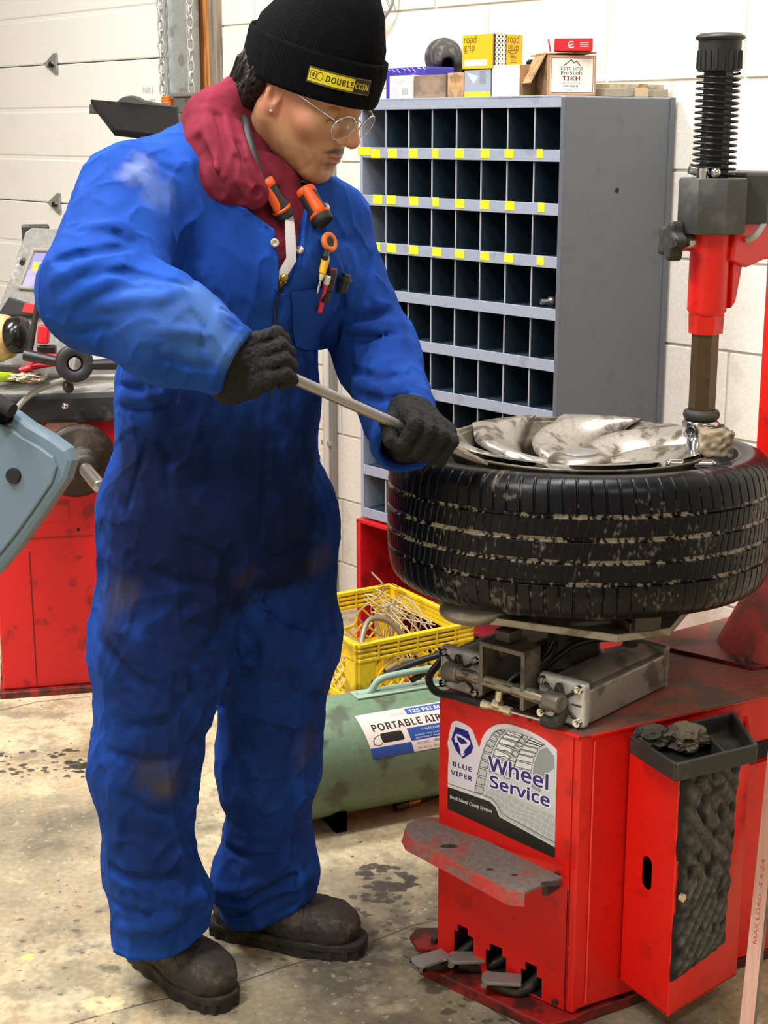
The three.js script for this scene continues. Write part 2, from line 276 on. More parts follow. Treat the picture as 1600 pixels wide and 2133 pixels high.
// ---------- sectional garage door, left of the block wall ----------
{
  const m = MT(pixelTex(256, (x, y) => { const u = x < .5 ? x : 1 - x, v = y < .5 ? y : 1 - y; const k = 0.35 * sstep(0.2, 0.7, fbm(u * 2 + 31, v * 3, 4)); return mixc([244, 244, 240], [230, 228, 220], k).map((q) => q * (1 + 0.02 * n2(u * 200, v * 200))); }, true, 1), 0.5);
  const d = new THREE.Group(); d.name = 'door_1'; d.userData.kind = 'structure'; d.userData.label = 'white sectional garage door with ribbed panels'; d.position.copy(W0); d.rotation.y = TURN; scene.add(d); d.updateMatrixWorld(true);
  const sR = onWall(338, 200, 0.03).s, sL = -5.6, ya = onWall(110, 133, 0.03).y, yb = onWall(112, 422, 0.03).y, H = ya - yb;
  const rod = M(0xb9b9b4, 0.4, 0.7), black = M(0x111111, 0.8), steel = MT(grime(0xa4a8a4, 0x6d6a60, 0.2, 3), 0.45, 0.6);
  for (let r = -3; r < 6; r++) {
    const y0 = Math.max(0.01, yb + r * H), y1 = yb + (r + 1) * H - 0.004; if (y1 < 0.1 || y0 > 3.2) continue;
    // the ribs pressed into the sheet: a profile pushed along the wall
    const h = y1 - y0, s = [[0, 0]]; const rib = (c) => { s.push([0.028, c - 0.012], [0.024, c - 0.006], [0.024, c + 0.006], [0.028, c + 0.012]); };
    s.push([0.024, 0], [0.028, 0.004]); rib(h * 0.33); rib(h * 0.68); s.push([0.028, h - 0.004], [0.024, h], [0, h]);
    const g2 = boxUV(plate(poly(s), sR - sL, 0).rotateY(-Math.PI / 2).translate(sR, y0, 0));
    part(d, 'door_panel', g2, m);
  }
  for (const py of [[110, 133], [117, 423]]) {
    const q = onWall(...py, 0.03), w = 0.055, t = poly([[-w, 0], [w * 0.4, w * 0.72], [w * 0.75, w * 0.72], [w * 0.75, -w * 0.72], [w * 0.4, -w * 0.72]]);
    const g = plate(t, 0.01, 0.002).translate(q.s, q.y, 0.03), h = part(d, 'hinge', g, steel);
    part(h, 'knuckle', cyl(V(q.s - w * 0.6, q.y, 0.046), V(q.s + w * 0.55, q.y, 0.046), 0.007), rod);
    part(h, 'hinge_hole', new THREE.CylinderGeometry(0.011, 0.011, 0.012, 14).rotateX(Math.PI / 2).translate(q.s + 0.02, q.y - 0.004, 0.05), black);
  }
  // handwriting on the sheet beside the chain
  const wa = canvasTex(256, 128, (c) => { c.fillStyle = '#000'; c.fillRect(0, 0, 256, 128); c.fillStyle = '#999'; font(c, 46, 'normal'); c.fillText('PARK 8', 20, 50); c.fillText('DR SET', 46, 116); }, false), wm = M(0x7a7876, 0.9, 0, { alphaMap: wa, transparent: true });
  const a = onWall(300, 222, 0.03), g = new THREE.PlaneGeometry(0.13, 0.085).translate(a.s + 0.05, onWall(312, 200, 0.03).y, 0.0305); part(d, 'handwriting', g, wm);
  // track, jamb post and boards of the opening
  const tr = new THREE.Group(); tr.name = 'trim_1'; tr.userData.kind = 'structure'; tr.position.copy(W0); tr.rotation.y = TURN; scene.add(tr); tr.updateMatrixWorld(true);
  const S = (px, n) => onWall(px, 120, n).s, top = 3.2, galv = MT(grime(0xb8bdba, 0x85847a, 0.25, 8), 0.42, 0.55), wood = MT(pixelTex(256, (x, y) => { const k = fbm(x * 30, (y < .5 ? y : 1 - y) * 2.4 + 3, 4); return mixc([205, 138, 72], [150, 92, 44], sstep(-0.2, 0.6, k)); }, true, 1), 0.7), greyWood = MT(pixelTex(256, (x, y) => { const k = fbm(x * 30 + 9, (y < .5 ? y : 1 - y) * 2.4, 4); return mixc([150, 138, 122], [112, 100, 86], sstep(-0.2, 0.5, k)); }, true, 1), 0.8);
  const post = (name, x0, x1, n0, n1, mm) => part(tr, name, boxUV(bx(S(x1, n1) - S(x0, n1), top, n1 - n0, (S(x0, n1) + S(x1, n1)) / 2, top / 2, (n0 + n1) / 2, 0.003)), mm);
  post('track_flange', 343, 353, 0.03, 0.085, M(0xc4ccd0, 0.35, 0.5)); post('track', 352, 388, 0.03, 0.075, galv); post('track_lip', 386, 391, 0.03, 0.082, galv);
  post('gap_strip', 391, 416, -0.19, -0.07, M(0x1c1612, 0.9)); post('jamb_board', 405, 414, -0.05, -0.004, M(0x4a3124, 0.8)); post('jamb_stud', 414, 436, -0.05, 0.006, wood); post('jamb_trim', 436, 459, -0.05, 0.012, greyWood);
  const back = wallPlain(sR - 0.02, DOOR_EDGE + 0.01, 0, 3.3, -0.2, -0.192); structure('trim_2', back, M(0x2a221c, 0.9));
}
// two runs of pull chain for the door
function chain(px, py0, py1, n, name, lab) {
  const a = onWall(px[0], py0, n), b = onWall(px[1], py1, n), t = thing(name, lab, 'chain', b.p), m = M(0xc9c9c6, 0.35, 0.75);
  const L = a.p.distanceTo(b.p), P = 0.036, k = Math.floor(L / P);
  const link = new THREE.TorusGeometry(0.0125, 0.0036, 6, 14); link.scale(0.82, 1.75, 1);
  const dir = a.p.clone().sub(b.p).normalize();
  for (let i = 0; i < k; i++) { const o = part(t, 'link', link, m); o.position.copy(dir.clone().multiplyScalar(i * P + 0.01)); o.rotation.y = TURN + 0.8 + (i % 2 ? 1.25 : 0); }
}
chain([331, 341], -40, 235, 0.12, 'hoist_chain', 'left run of the galvanised pull chain beside the garage door');
chain([394, 399], -40, 190, 0.12, 'hoist_chain', 'right run of the galvanised pull chain in front of the door jamb');
// ---------- pigeonhole cabinet on its red base ----------
const CW = 0.69 * KB, CD = 0.375 * KB, CB = EYE - (EYE - 0.582) * KB, CH = 1.068 * KB, CTOP = CB + CH;
const cabAt = (x, y, z) => wl(x, y, 0.012 + z);                     // x 0 at the right front corner, z 0 at the back
{
  const paint = MT(grime(0x949cae, 0x6c727c, 0.03, 21, 0.03), 0.42, 0.1), shadedSideM = MT(grime(0x5b6068, 0x4c5157, 0.03, 25, 0.03), 0.45, 0.1), dark = dull(MT(grime(0x253441, 0x1c2830, 0.1, 23), 0.6), 0.4), edge = M(0xaab0b8, 0.4, 0.15), yellow = M(0xf0e21c, 0.7);  // side grey is the front grey darkened to paint in its shade
  const c = thing('bolt_bin_cabinet', 'tall grey steel pigeonhole cabinet with square bins and rows of yellow stickers', 'cabinet', cabAt(0, CB, 0), TURN);
  const rows = 9, cols = 8, rh = (CH - 0.03) / rows, lip = 0.029, cw = (CW - 0.024) / cols;
  part(c, 'side_panel', boxUV(bx(0.016, CH, CD, -0.008, CH / 2, CD / 2, 0.004)), shadedSideM);
  part(c, 'side_panel', boxUV(bx(0.012, CH, CD, -CW + 0.006, CH / 2, CD / 2, 0.004)), paint);
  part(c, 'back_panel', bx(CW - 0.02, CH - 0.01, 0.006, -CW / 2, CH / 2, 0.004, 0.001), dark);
  part(c, 'top_panel', boxUV(bx(CW, 0.006, CD, -CW / 2, CH - 0.003, CD / 2, 0.002)), paint);
  for (let r = 0; r <= rows; r++) {
    const y = 0.031 + r * rh - (r === rows ? 0 : 0);
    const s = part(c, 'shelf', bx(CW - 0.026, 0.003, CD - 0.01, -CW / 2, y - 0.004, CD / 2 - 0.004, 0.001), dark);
    part(s, 'label_strip', boxUV(bx(CW - 0.024, lip, 0.004, -CW / 2, y - lip / 2 + 0.001, CD - 0.002, 0.0015)), paint);
  }
  for (let k = 1; k < cols; k++) {
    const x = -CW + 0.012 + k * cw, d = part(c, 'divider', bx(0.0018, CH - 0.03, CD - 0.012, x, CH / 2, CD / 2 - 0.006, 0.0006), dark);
    part(d, 'edge_fold', bx(0.0036, CH - 0.05, 0.004, x, CH / 2, CD - 0.008, 0.0012), edge);
  }
  part(c, 'bolt_hole', new THREE.CylinderGeometry(0.006, 0.006, 0.003, 14).rotateZ(Math.PI / 2).translate(0.0005, CH - 0.225, CD * 0.52), M(0x0c0c0c, 0.9));
  part(c, 'rear_flange', boxUV(bx(0.004, CH, 0.02, 0.001, CH / 2, 0.012, 0.001)), shadedSideM);
  // yellow stickers on three strips, as they are stuck in the photograph
  const front = cabAt(0, 0, CD), put = (x, y, w = 20, h = 21) => {
    const a = onPlane(x - w / 2, y - h / 2, front, N), b = onPlane(x + w / 2, y + h / 2, front, N), d0 = a.clone().sub(W0).dot(U), d1 = b.clone().sub(W0).dot(U);
    part(c, 'sticker', bx(d1 - d0, a.y - b.y, 0.0008, (d0 + d1) / 2, (a.y + b.y) / 2 - CB, CD + 0.0006, 0.0004), yellow);
  };
  for (const x of [783, 818, 861, 907, 957, 1011, 1061, 1125]) put(x, 320, x === 907 || x === 1125 ? 13 : 18, 19);
  for (const x of [787, 815, 862, 908, 958, 1010, 1062, 1128]) put(x, 415 + (x - 787) * 0.05, x === 908 || x === 1128 ? 13 : 19, 20);
  for (const x of [783, 816, 862, 910, 958, 1010, 1060, 1126]) put(x, 514 + (x - 783) * 0.086, x === 1126 ? 14 : 19, 19);
  put(759, 315, 27, 17); put(768, 508, 22, 16);
  // red base unit it stands on, open in front
  const red = MT(grime(0xc01a22, 0x5a1a18, 0.15, 31), 0.4), din = M(0x7a1018, 0.6), b = thing('red_base_cabinet', 'open fronted red steel base unit under the grey pigeonhole cabinet', 'cabinet', cabAt(0, 0, 0), TURN), H = CB - 0.004, W = CW + 0.01;
  part(b, 'side_panel', boxUV(bx(0.03, H, CD + 0.02, -0.015, H / 2, CD / 2, 0.004)), red); part(b, 'side_panel', boxUV(bx(0.02, H, CD + 0.02, -W + 0.01, H / 2, CD / 2, 0.004)), red);
  part(b, 'back_panel', bx(W - 0.03, H - 0.01, 0.006, -W / 2, H / 2, 0.004, 0.001), din); part(b, 'top_rail', bx(W, 0.012, CD + 0.02, -W / 2, H - 0.006, CD / 2, 0.003), red);
  part(b, 'shelf', bx(W - 0.05, 0.012, CD - 0.02, -W / 2, 0.24, CD / 2, 0.002), din); part(b, 'kick_plate', bx(W - 0.04, 0.08, 0.012, -W / 2, 0.04, CD - 0.01, 0.002), red);
  // short black nozzle left lying in a bin
  const p = onPlane(1150, 628, cabAt(0, 0, CD - 0.03), N), nz = thing('air_nozzle', 'small black air nozzle poking out of a bin at the right of the fourth row', 'nozzle', p.clone());
  const q = p.clone().addScaledVector(N, 0.03).addScaledVector(U, -0.012);
  world(nz, 'nozzle_body', cyl(p.clone().addScaledVector(N, -0.07), p, 0.011, 0.012), M(0x1a1a1c, 0.4)); world(nz, 'tip', latheOn(p, q, [[0.012, 0], [0.012, 0.008], [0.007, 0.012], [0.007, 0.03], [0.0055, 0.03], [0.0055, 0.02], [0, 0.02]]), M(0x8c8c88, 0.3, 0.8));
}
// ---------- boxes and parts on top of the cabinet ----------
const CARD = pixelTex(256, (x, y) => { const u = x < .5 ? x : 1 - x, v = y < .5 ? y : 1 - y; const k = fbm(u * 8, v * 8, 4), w = n2(u * 4, v * 160); return mixc([178, 142, 100], [138, 106, 74], sstep(-0.2, 0.5, k)).map((q) => q * (1 + 0.04 * w)); }, true, 3);
const cardM = MT(CARD, 0.85);
const topSpan = (x0, x1, yt, n) => { const pl = cabAt(0, 0, n), a = onPlane(x0, yt, pl, N), b = onPlane(x1, yt, pl, N); return { s0: a.clone().sub(W0).dot(U), s1: b.clone().sub(W0).dot(U), y: (a.y + b.y) / 2 }; };
// carton with six walls' worth of thickness: body, and a print glued on the front
function carton(name, lab, cat, x0, x1, yt, n, depth, mat, opts = {}) {
  n *= KB; depth *= 0.9; const q = topSpan(x0, x1, yt, n), y0 = opts.base ?? CTOP, w = q.s1 - q.s0, h = q.y - y0, t = thing(name, lab, cat, wl((q.s0 + q.s1) / 2, y0 + 0.0008, 0.012 + n), TURN + (opts.turn || 0), opts.group);
  const T = 0.004, open = opts.open;
  if (open) { // an open box: four walls and a bottom
    part(t, 'front_wall', boxUV(bx(w, h, T, 0, h / 2, -T / 2, 0.0012)), mat); part(t, 'back_wall', boxUV(bx(w, h, T, 0, h / 2, -depth + T / 2, 0.0012)), mat);
    for (const k of [-1, 1]) part(t, 'side_wall', boxUV(bx(T, h, depth, k * (w / 2 - T / 2), h / 2, -depth / 2, 0.0012)), mat);
    part(t, 'bottom', boxUV(bx(w, T, depth, 0, T / 2, -depth / 2, 0.001)), mat);
  } else part(t, 'body', boxUV(bx(w, h, depth, 0, h / 2, -depth / 2, 0.003)), mat);
  if (opts.print) part(t, 'printed_face', new THREE.BoxGeometry(w * 0.985, h * 0.985, 0.0006).translate(0, h / 2, 0.0004), opts.print);
  if (opts.sidePrint) part(t, 'printed_side', new THREE.BoxGeometry(depth * 0.97, h * 0.985, 0.0006).rotateY(Math.PI / 2).translate(w / 2 + 0.0004, h / 2, -depth / 2), opts.sidePrint);
  return Object.assign(t, { w, h });
}
{
  const grey = M(0x6e7076, 0.7), white = M(0xdedbd0, 0.7);
  carton('parts_box', 'small white box with a barcode beside the mechanic\'s hat on the cabinet', 'box', 812, 860, 158, 0.35, 0.09, white, { print: label(220, 256, (c) => { c.fillStyle = '#e6e3da'; c.fillRect(0, 0, 220, 256); c.fillStyle = '#777'; for (let i = 0; i < 5; i++) c.fillRect(24 + i * 3, 30 + i * 13, 150 - i * 14, 4); for (let i = 0; i < 9; i++) c.fillRect(24, 120 + i * 13, 60, 4); for (let i = 0; i < 14; i++) c.fillRect(118 + i * 4.4, 140, 2 + (i % 3), 74); }) });
  carton('cardboard_box', 'dirty brown open carton right of the white barcode box on the cabinet', 'box', 863, 930, 157, 0.35, 0.12, MT(grime(0x8f7a66, 0x5f5146, 0.3, 41), 0.9), { open: true });
  carton('cardboard_box', 'small tan carton under the black elbow duct on the cabinet', 'box', 932, 966, 152, 0.35, 0.11, cardM);
  const bg = label(256, 256, (c) => { c.fillStyle = '#8f98a6'; c.fillRect(0, 0, 256, 256); c.fillStyle = '#b4bac4'; c.beginPath(); c.moveTo(20, 20); c.lineTo(140, 60); c.lineTo(90, 130); c.fill(); c.fillStyle = '#7a8290'; c.fillRect(150, 10, 60, 120); c.fillStyle = '#f0c81c'; c.fillRect(0, 205, 256, 51); });
  const b1 = carton('parts_box', 'wrinkled grey blue box with a yellow bottom stripe under the yellow box', 'box', 968, 1023, 146, 0.35, 0.13, grey, { print: bg });
  const b2 = carton('parts_box', 'plain off white box under the yellow box, right of the grey blue one', 'box', 1025, 1082, 136, 0.35, 0.12, white, { sidePrint: MT(CARD, 0.9) });
  // yellow box: lettering on the front, chain pattern and lettering on the side
  const yl = (w, side) => label(w, 256, (c) => {
    c.fillStyle = '#dfa60a'; c.fillRect(0, 0, w, 256); c.fillStyle = '#16140f'; let x = 8;
    if (side) { c.fillRect(0, 0, 112, 256); c.strokeStyle = '#efe9d2'; c.lineWidth = 11; for (const s of [0, 1, 2]) for (let i = -1; i < 9; i++) { const y = i * 34, X = 20 + s * 30; c.beginPath(); c.moveTo(X, y); c.lineTo(X + 24, y + 34); c.moveTo(X + 24, y); c.lineTo(X, y + 34); c.stroke(); } c.fillStyle = '#16140f'; x = 122; for (let i = 0; i < 9; i++) c.fillRect(150, 118 + i * 11, 30 + (i % 3) * 14, 4); } else { c.fillStyle = '#efe4d6'; c.fillRect(16, 188, w - 60, 46); c.fillStyle = '#16140f'; }
    fitText(c, 'road', x, 62, side ? 104 : 116, 74, 'normal'); fitText(c, 'grip', x + 4, 122, side ? 96 : 96, 74, 'normal');
  });
  const top = Math.max(b1.h, b2.h);
  carton('chain_box', 'yellow tyre chain box with black lettering standing on two smaller boxes', 'box', 964, 1027, 72, 0.352, 0.12, M(0xd8a00c, 0.55), { base: CTOP + b1.h + 0.002, print: yl(256, 0), sidePrint: yl(256, 1) });
  // stud carton with a bordered print and an open flap
  const st = label(420, 330, (c) => {
    c.fillStyle = '#b08660'; c.fillRect(0, 0, 420, 330); c.fillStyle = '#e6ddd0'; c.fillRect(26, 12, 378, 300); c.strokeStyle = '#8a2326'; c.lineWidth = 6; c.strokeRect(34, 20, 362, 284);
    c.strokeStyle = '#201c1a'; c.lineWidth = 8; c.beginPath(); c.moveTo(140, 84); c.lineTo(205, 34); c.lineTo(228, 62); c.lineTo(250, 46); c.lineTo(284, 84); c.stroke();
    c.fillStyle = '#1c1917'; fitText(c, 'Euro Grip', 115, 118, 190, 40, 'bold', 'serif'); fitText(c, 'Pro Studs', 115, 158, 190, 40, 'bold', 'serif'); c.fillStyle = '#6e1c20'; fitText(c, 'TIKH', 130, 206, 160, 50); c.fillStyle = '#94353a'; fitText(c, '200 Pcs Studs', 120, 232, 180, 20, 'normal'); c.fillStyle = '#222'; fitText(c, 'STD-13MM', 140, 258, 130, 22); c.fillStyle = '#777'; fitText(c, 'SPIKE F7', 160, 294, 110, 30, 'normal');
  });
  const a = at(1140, 118, 3.52 * KB), bq = at(1243, 116, 3.54 * KB);
  const e = bq.clone().sub(a).setY(0), w = e.length(), turn = -Math.atan2(e.z, e.x), yb = CTOP + 0.001, h = a.y - yb + 0.004, dep = 0.12;
  const t = thing('stud_carton', 'tan carton with a red bordered white label and its flap hanging open', 'box', [a.x, yb, a.z], turn);
  part(t, 'front_wall', boxUV(bx(w, h, 0.004, w / 2, h / 2, -0.002, 0.001)), cardM); part(t, 'back_wall', boxUV(bx(w, h, 0.004, w / 2, h / 2, -dep, 0.001)), cardM);
  for (const x of [0.002, w - 0.002]) part(t, 'side_wall', boxUV(bx(0.004, h, dep, x, h / 2, -dep / 2, 0.001)), cardM);
  part(t, 'bottom', bx(w, 0.004, dep, w / 2, 0.002, -dep / 2, 0.001), cardM); part(t, 'top_flap', boxUV(bx(w + 0.01, 0.004, dep, w / 2, h + 0.003, -dep / 2 - 0.004, 0.001).rotateZ(0.03)), cardM);
  part(t, 'printed_face', new THREE.BoxGeometry(w * 0.99, h * 0.98, 0.0006).translate(w / 2, h / 2, 0.0005), st);
  part(t, 'side_flap', boxUV(bx(0.004, 0.082, dep * 0.72, 0, -0.041, 0, 0.001).rotateZ(-0.5).translate(-0.002, h + 0.006, -dep * 0.36)), cardM);
  const rb = thing('red_parts_box', 'small glossy red box with a white emblem lying on the stud carton', 'box', [a.x + e.x * 0.33, yb + h + 0.009, a.z + e.z * 0.33 - 0.025], turn - 0.24);
  const rp = label(256, 80, (c) => { c.fillStyle = '#c8202a'; c.fillRect(0, 0, 256, 80); c.strokeStyle = '#f0d8d4'; c.lineWidth = 7; c.beginPath(); c.arc(112, 40, 20, 0.6, 5.4); c.stroke(); c.beginPath(); c.moveTo(100, 46); c.lineTo(126, 34); c.stroke(); c.fillStyle = '#f0d8d4'; for (let i = 0; i < 3; i++) c.fillRect(170, 26 + i * 12, 60, 4); }, 0.35);
  part(rb, 'body', bx(0.092, 0.03, 0.06, 0.025, 0.015, 0, 0.003), M(0xc0161f, 0.35)); part(rb, 'printed_face', new THREE.BoxGeometry(0.09, 0.028, 0.0006).translate(0.025, 0.015, 0.0305), rp); part(rb, 'end_flap', bx(0.003, 0.03, 0.032, -0.03, 0.02, 0.02, 0.001).rotateZ(0.2), M(0xd0242c, 0.35));
  // torn violet packet in front, with the black flat part behind it
  const q = topSpan(800, 892, 130, 0.29), w1 = q.s1 - q.s0;
  const vp = thing('violet_packet', 'torn violet cardboard packet lying behind the white barcode box', 'packet', wl((q.s0 + q.s1) / 2, CTOP + 0.001, 0.012 + 0.29), TURN - 0.08);
  const vt = label(300, 160, (c) => { c.fillStyle = '#3a2f9a'; c.fillRect(0, 0, 300, 160); c.fillStyle = '#ddd8f0'; font(c, 54, 'italic'); c.fillText('Joh', 150, 120); c.fillStyle = '#c04aa0'; c.fillRect(200, 30, 24, 12); c.strokeStyle = '#cfc8e8'; c.lineWidth = 4; for (let i = 0; i < 8; i++) { c.beginPath(); c.moveTo(i * 40, 0); c.lineTo(i * 40 + 30, 9 + (i % 3) * 8); c.stroke(); } });
  part(vp, 'body', boxUV(bx(w1, 0.086, 0.1, 0, 0.043, -0.05, 0.006)), M(0x3a2f9a, 0.5)); part(vp, 'printed_face', new THREE.BoxGeometry(w1 * 0.98, 0.082, 0.0006).translate(0, 0.043, 0.0005), vt);
  const fl = thing('black_tray', 'flat black plastic tray lying behind the violet packet', 'tray', wl(-0.66, CTOP + 0.001, 0.09), TURN); part(fl, 'tray_base', bx(0.2, 0.09, 0.09, 0, 0.045, 0, 0.01), M(0x33343a, 0.6)); part(fl, 'tray_rim', bx(0.22, 0.012, 0.11, 0, 0.097, 0, 0.004), M(0x4a4c54, 0.5));
  // grey black rubber elbow
  const el = onWall(926, 118, 0.16).p, ed = thing('rubber_elbow', 'grey black rubber elbow duct with a round hole, behind the tan carton', 'duct', el.clone().setY(CTOP + 0.001));
  const rub = MT(grime(0x3c3b39, 0x77706a, 0.35, 51), 0.75);
  world(ed, 'elbow_body', boxUV(sdfMesh((() => { const A = cap(el.clone().add(V(0.0, -0.005, 0)), el.clone().add(V(0.012, -0.1, 0.01)), 0.046, 0.05), B = cap(el.clone().add(V(-0.004, 0, 0)), el.clone().add(V(0.0, 0.0, 0.07)), 0.046, 0.036), C = cap(el.clone().add(V(0.004, -0.018, 0.03)), el.clone().add(V(0.007, -0.025, 0.12)), 0.016, 0.016), y0 = CTOP + 0.002; return (x, y, z) => Math.max(smax(smin(A(x, y, z), B(x, y, z), 0.03), -C(x, y, z), 0.006), y0 - y); })(), el.clone().add(V(-0.08, -0.14, -0.08)), el.clone().add(V(0.09, 0.08, 0.13)), 0.005), 3), rub);
  world(ed, 'clamp_ring', new THREE.TorusGeometry(0.05, 0.004, 8, 28).rotateX(Math.PI / 2).translate(el.x + 0.01, CTOP + 0.02, el.z + 0.008), M(0x6c6a66, 0.4, 0.6));
  // dark roll behind the yellow box and flat board at the right
  const rl = thing('black_roll', 'small black roll between the yellow box and the stud carton', 'roll', at(1122, 140, 3.73 * KB).setY(CTOP + 0.001)); part(rl, 'roll_body', lathe([[0, 0], [0.03, 0], [0.032, 0.004], [0.032, 0.088], [0.028, 0.094], [0.012, 0.094], [0.012, 0.05], [0, 0.05]], 24), M(0x1b1b1d, 0.6)); part(rl, 'core', lathe([[0.0125, 0.05], [0.0125, 0.097], [0.01, 0.097], [0.01, 0.05]], 16), cardM);
  const f0 = at(1262, 198, 3.57 * KB), f1 = at(1392, 198, 3.69 * KB), fe = f1.clone().sub(f0).setY(0), fw = fe.length();
  const fb = thing('flat_carton', 'flattened tan carton with a torn edge at the right end of the cabinet top', 'box', [f0.x, CTOP + 0.001, f0.z], -Math.atan2(fe.z, fe.x));
  part(fb, 'lower_board', boxUV(bx(fw, 0.02, 0.1, fw / 2, 0.01, -0.05, 0.002)), MT(grime(0xa39a86, 0x6f6556, 0.3, 61), 0.9)); part(fb, 'upper_board', boxUV(bx(fw * 0.88, 0.012, 0.09, fw * 0.54, 0.026, -0.055, 0.002)), MT(grime(0xbdb49c, 0x857a66, 0.2, 63), 0.9)); part(fb, 'torn_flap', boxUV(plate(poly([[0, 0], [0.05, 0], [0.044, 0.01], [0.03, 0.013], [0.012, 0.012]]), 0.003, 0.0005).translate(fw * 0.5, 0.02, -0.009)), cardM); part(fb, 'tape', bx(0.045, 0.021, 0.003, fw * 0.56, 0.0108, 0.001, 0.0008), M(0xc8b48c, 0.4));
  // loose wire over the cabinet
  const wr = thing('wire_loop', 'thin loop of grey wire hanging on the wall above the hat', 'wire', onWall(800, 40, 0.02).p); world(wr, 'strand', tube([[822, -30], [816, 12], [806, 30], [790, 50], [770, 66]].map(([x, y], i) => onWall(x, y, 0.02 + 0.006 * i).p), 0.0042), M(0x8e9094, 0.4, 0.5)); world(wr, 'strand', tube([[800, -30], [806, 0], [812, 18], [800, 36], [784, 62]].map(([x, y]) => onWall(x, y, 0.03).p), 0.003), M(0x8e9094, 0.4, 0.5));
}
// pale conduit running down the wall behind the mechanic
{
  const a = onWall(679, 700, 0.03).p, b = a.clone().setY(0.002), m = M(0xe4e2da, 0.5), t = thing('wall_conduit', 'slim off white conduit on the block wall behind the mechanic\'s arm', 'conduit', b);
  world(t, 'pipe', cyl(b, a.clone().setY(1.55), 0.012), m); world(t, 'channel', frame(bx(0.012, 1.5, 0.02, 0, 0.752, 0, 0.002), b.clone().addScaledVector(U, 0.022).addScaledVector(N, -0.012), U, V(0, 1, 0), N), M(0x8d8c88, 0.6)); world(t, 'clip', frame(bx(0.05, 0.016, 0.032, 0, 0.55, -0.008, 0.003), b, U, V(0, 1, 0), N), M(0xb4b2ac, 0.5, 0.4));
}
// ---------- tyre machine: its splayed front face gives the frame (p along it, y up, o outwards) ----------
const FA = V(0.104, 0, -2.69), E1 = V(0.238, 0, 0.21).normalize(), E2 = V(-E1.z, 0, E1.x), FTURN = -Math.atan2(E1.z, E1.x), UP = V(0, 1, 0);
const FW = (p, y, o = 0) => FA.clone().addScaledVector(E1, p).addScaledVector(E2, o).setY(y);
const FP = (px, py, o = 0) => { const q = onPlane(px, py, FW(0, 0, o), E2), d = q.clone().sub(FA); return [d.dot(E1), q.y]; };
const inF = (g) => frame(g, FA, E1, UP, E2);                        // geometry written as (p, y, o)
const redPaint = MT(grime(0xd8160d, 0x6a120c, -0.03, 71, 0.03), 0.38, 0, { bumpMap: bumpCast, bumpScale: 0.0001 });
const redGrimy = MT(grime(0x8c1812, 0x241412, 0.4, 73, 0.08), 0.55);
const redDusty = MT(grime(0x8a4a3c, 0x5c4f44, 0.5, 75, 0.12), 0.8);
const alu = MT(grime(0x9c9890, 0x565048, 0.3, 77), 0.42, 0.55), aluClean = MT(grime(0xc6c6c4, 0x8a877e, 0.12, 79), 0.4, 0.4), chrome = M(0xc8c8c6, 0.14, 1), darkSteel = MT(grime(0x4a4640, 0x25211d, 0.3, 81), 0.5, 0.6), blackPl = MT(grime(0x232321, 0x4a4640, 0.25, 83), 0.6), rubberM = dull(MT(grime(0x33322f, 0x68645a, 0.42, 85, 0.2), 0.75, 0, { bumpMap: bumpCast, bumpScale: 0.001 }), 0.5), black = M(0x0d0d0d, 0.85);
const TM = thing('tire_changer', 'red tyre changing machine with a wheel clamped on its turntable and a tall swing arm', 'tire changer', [0.45, 0, -2.72]);
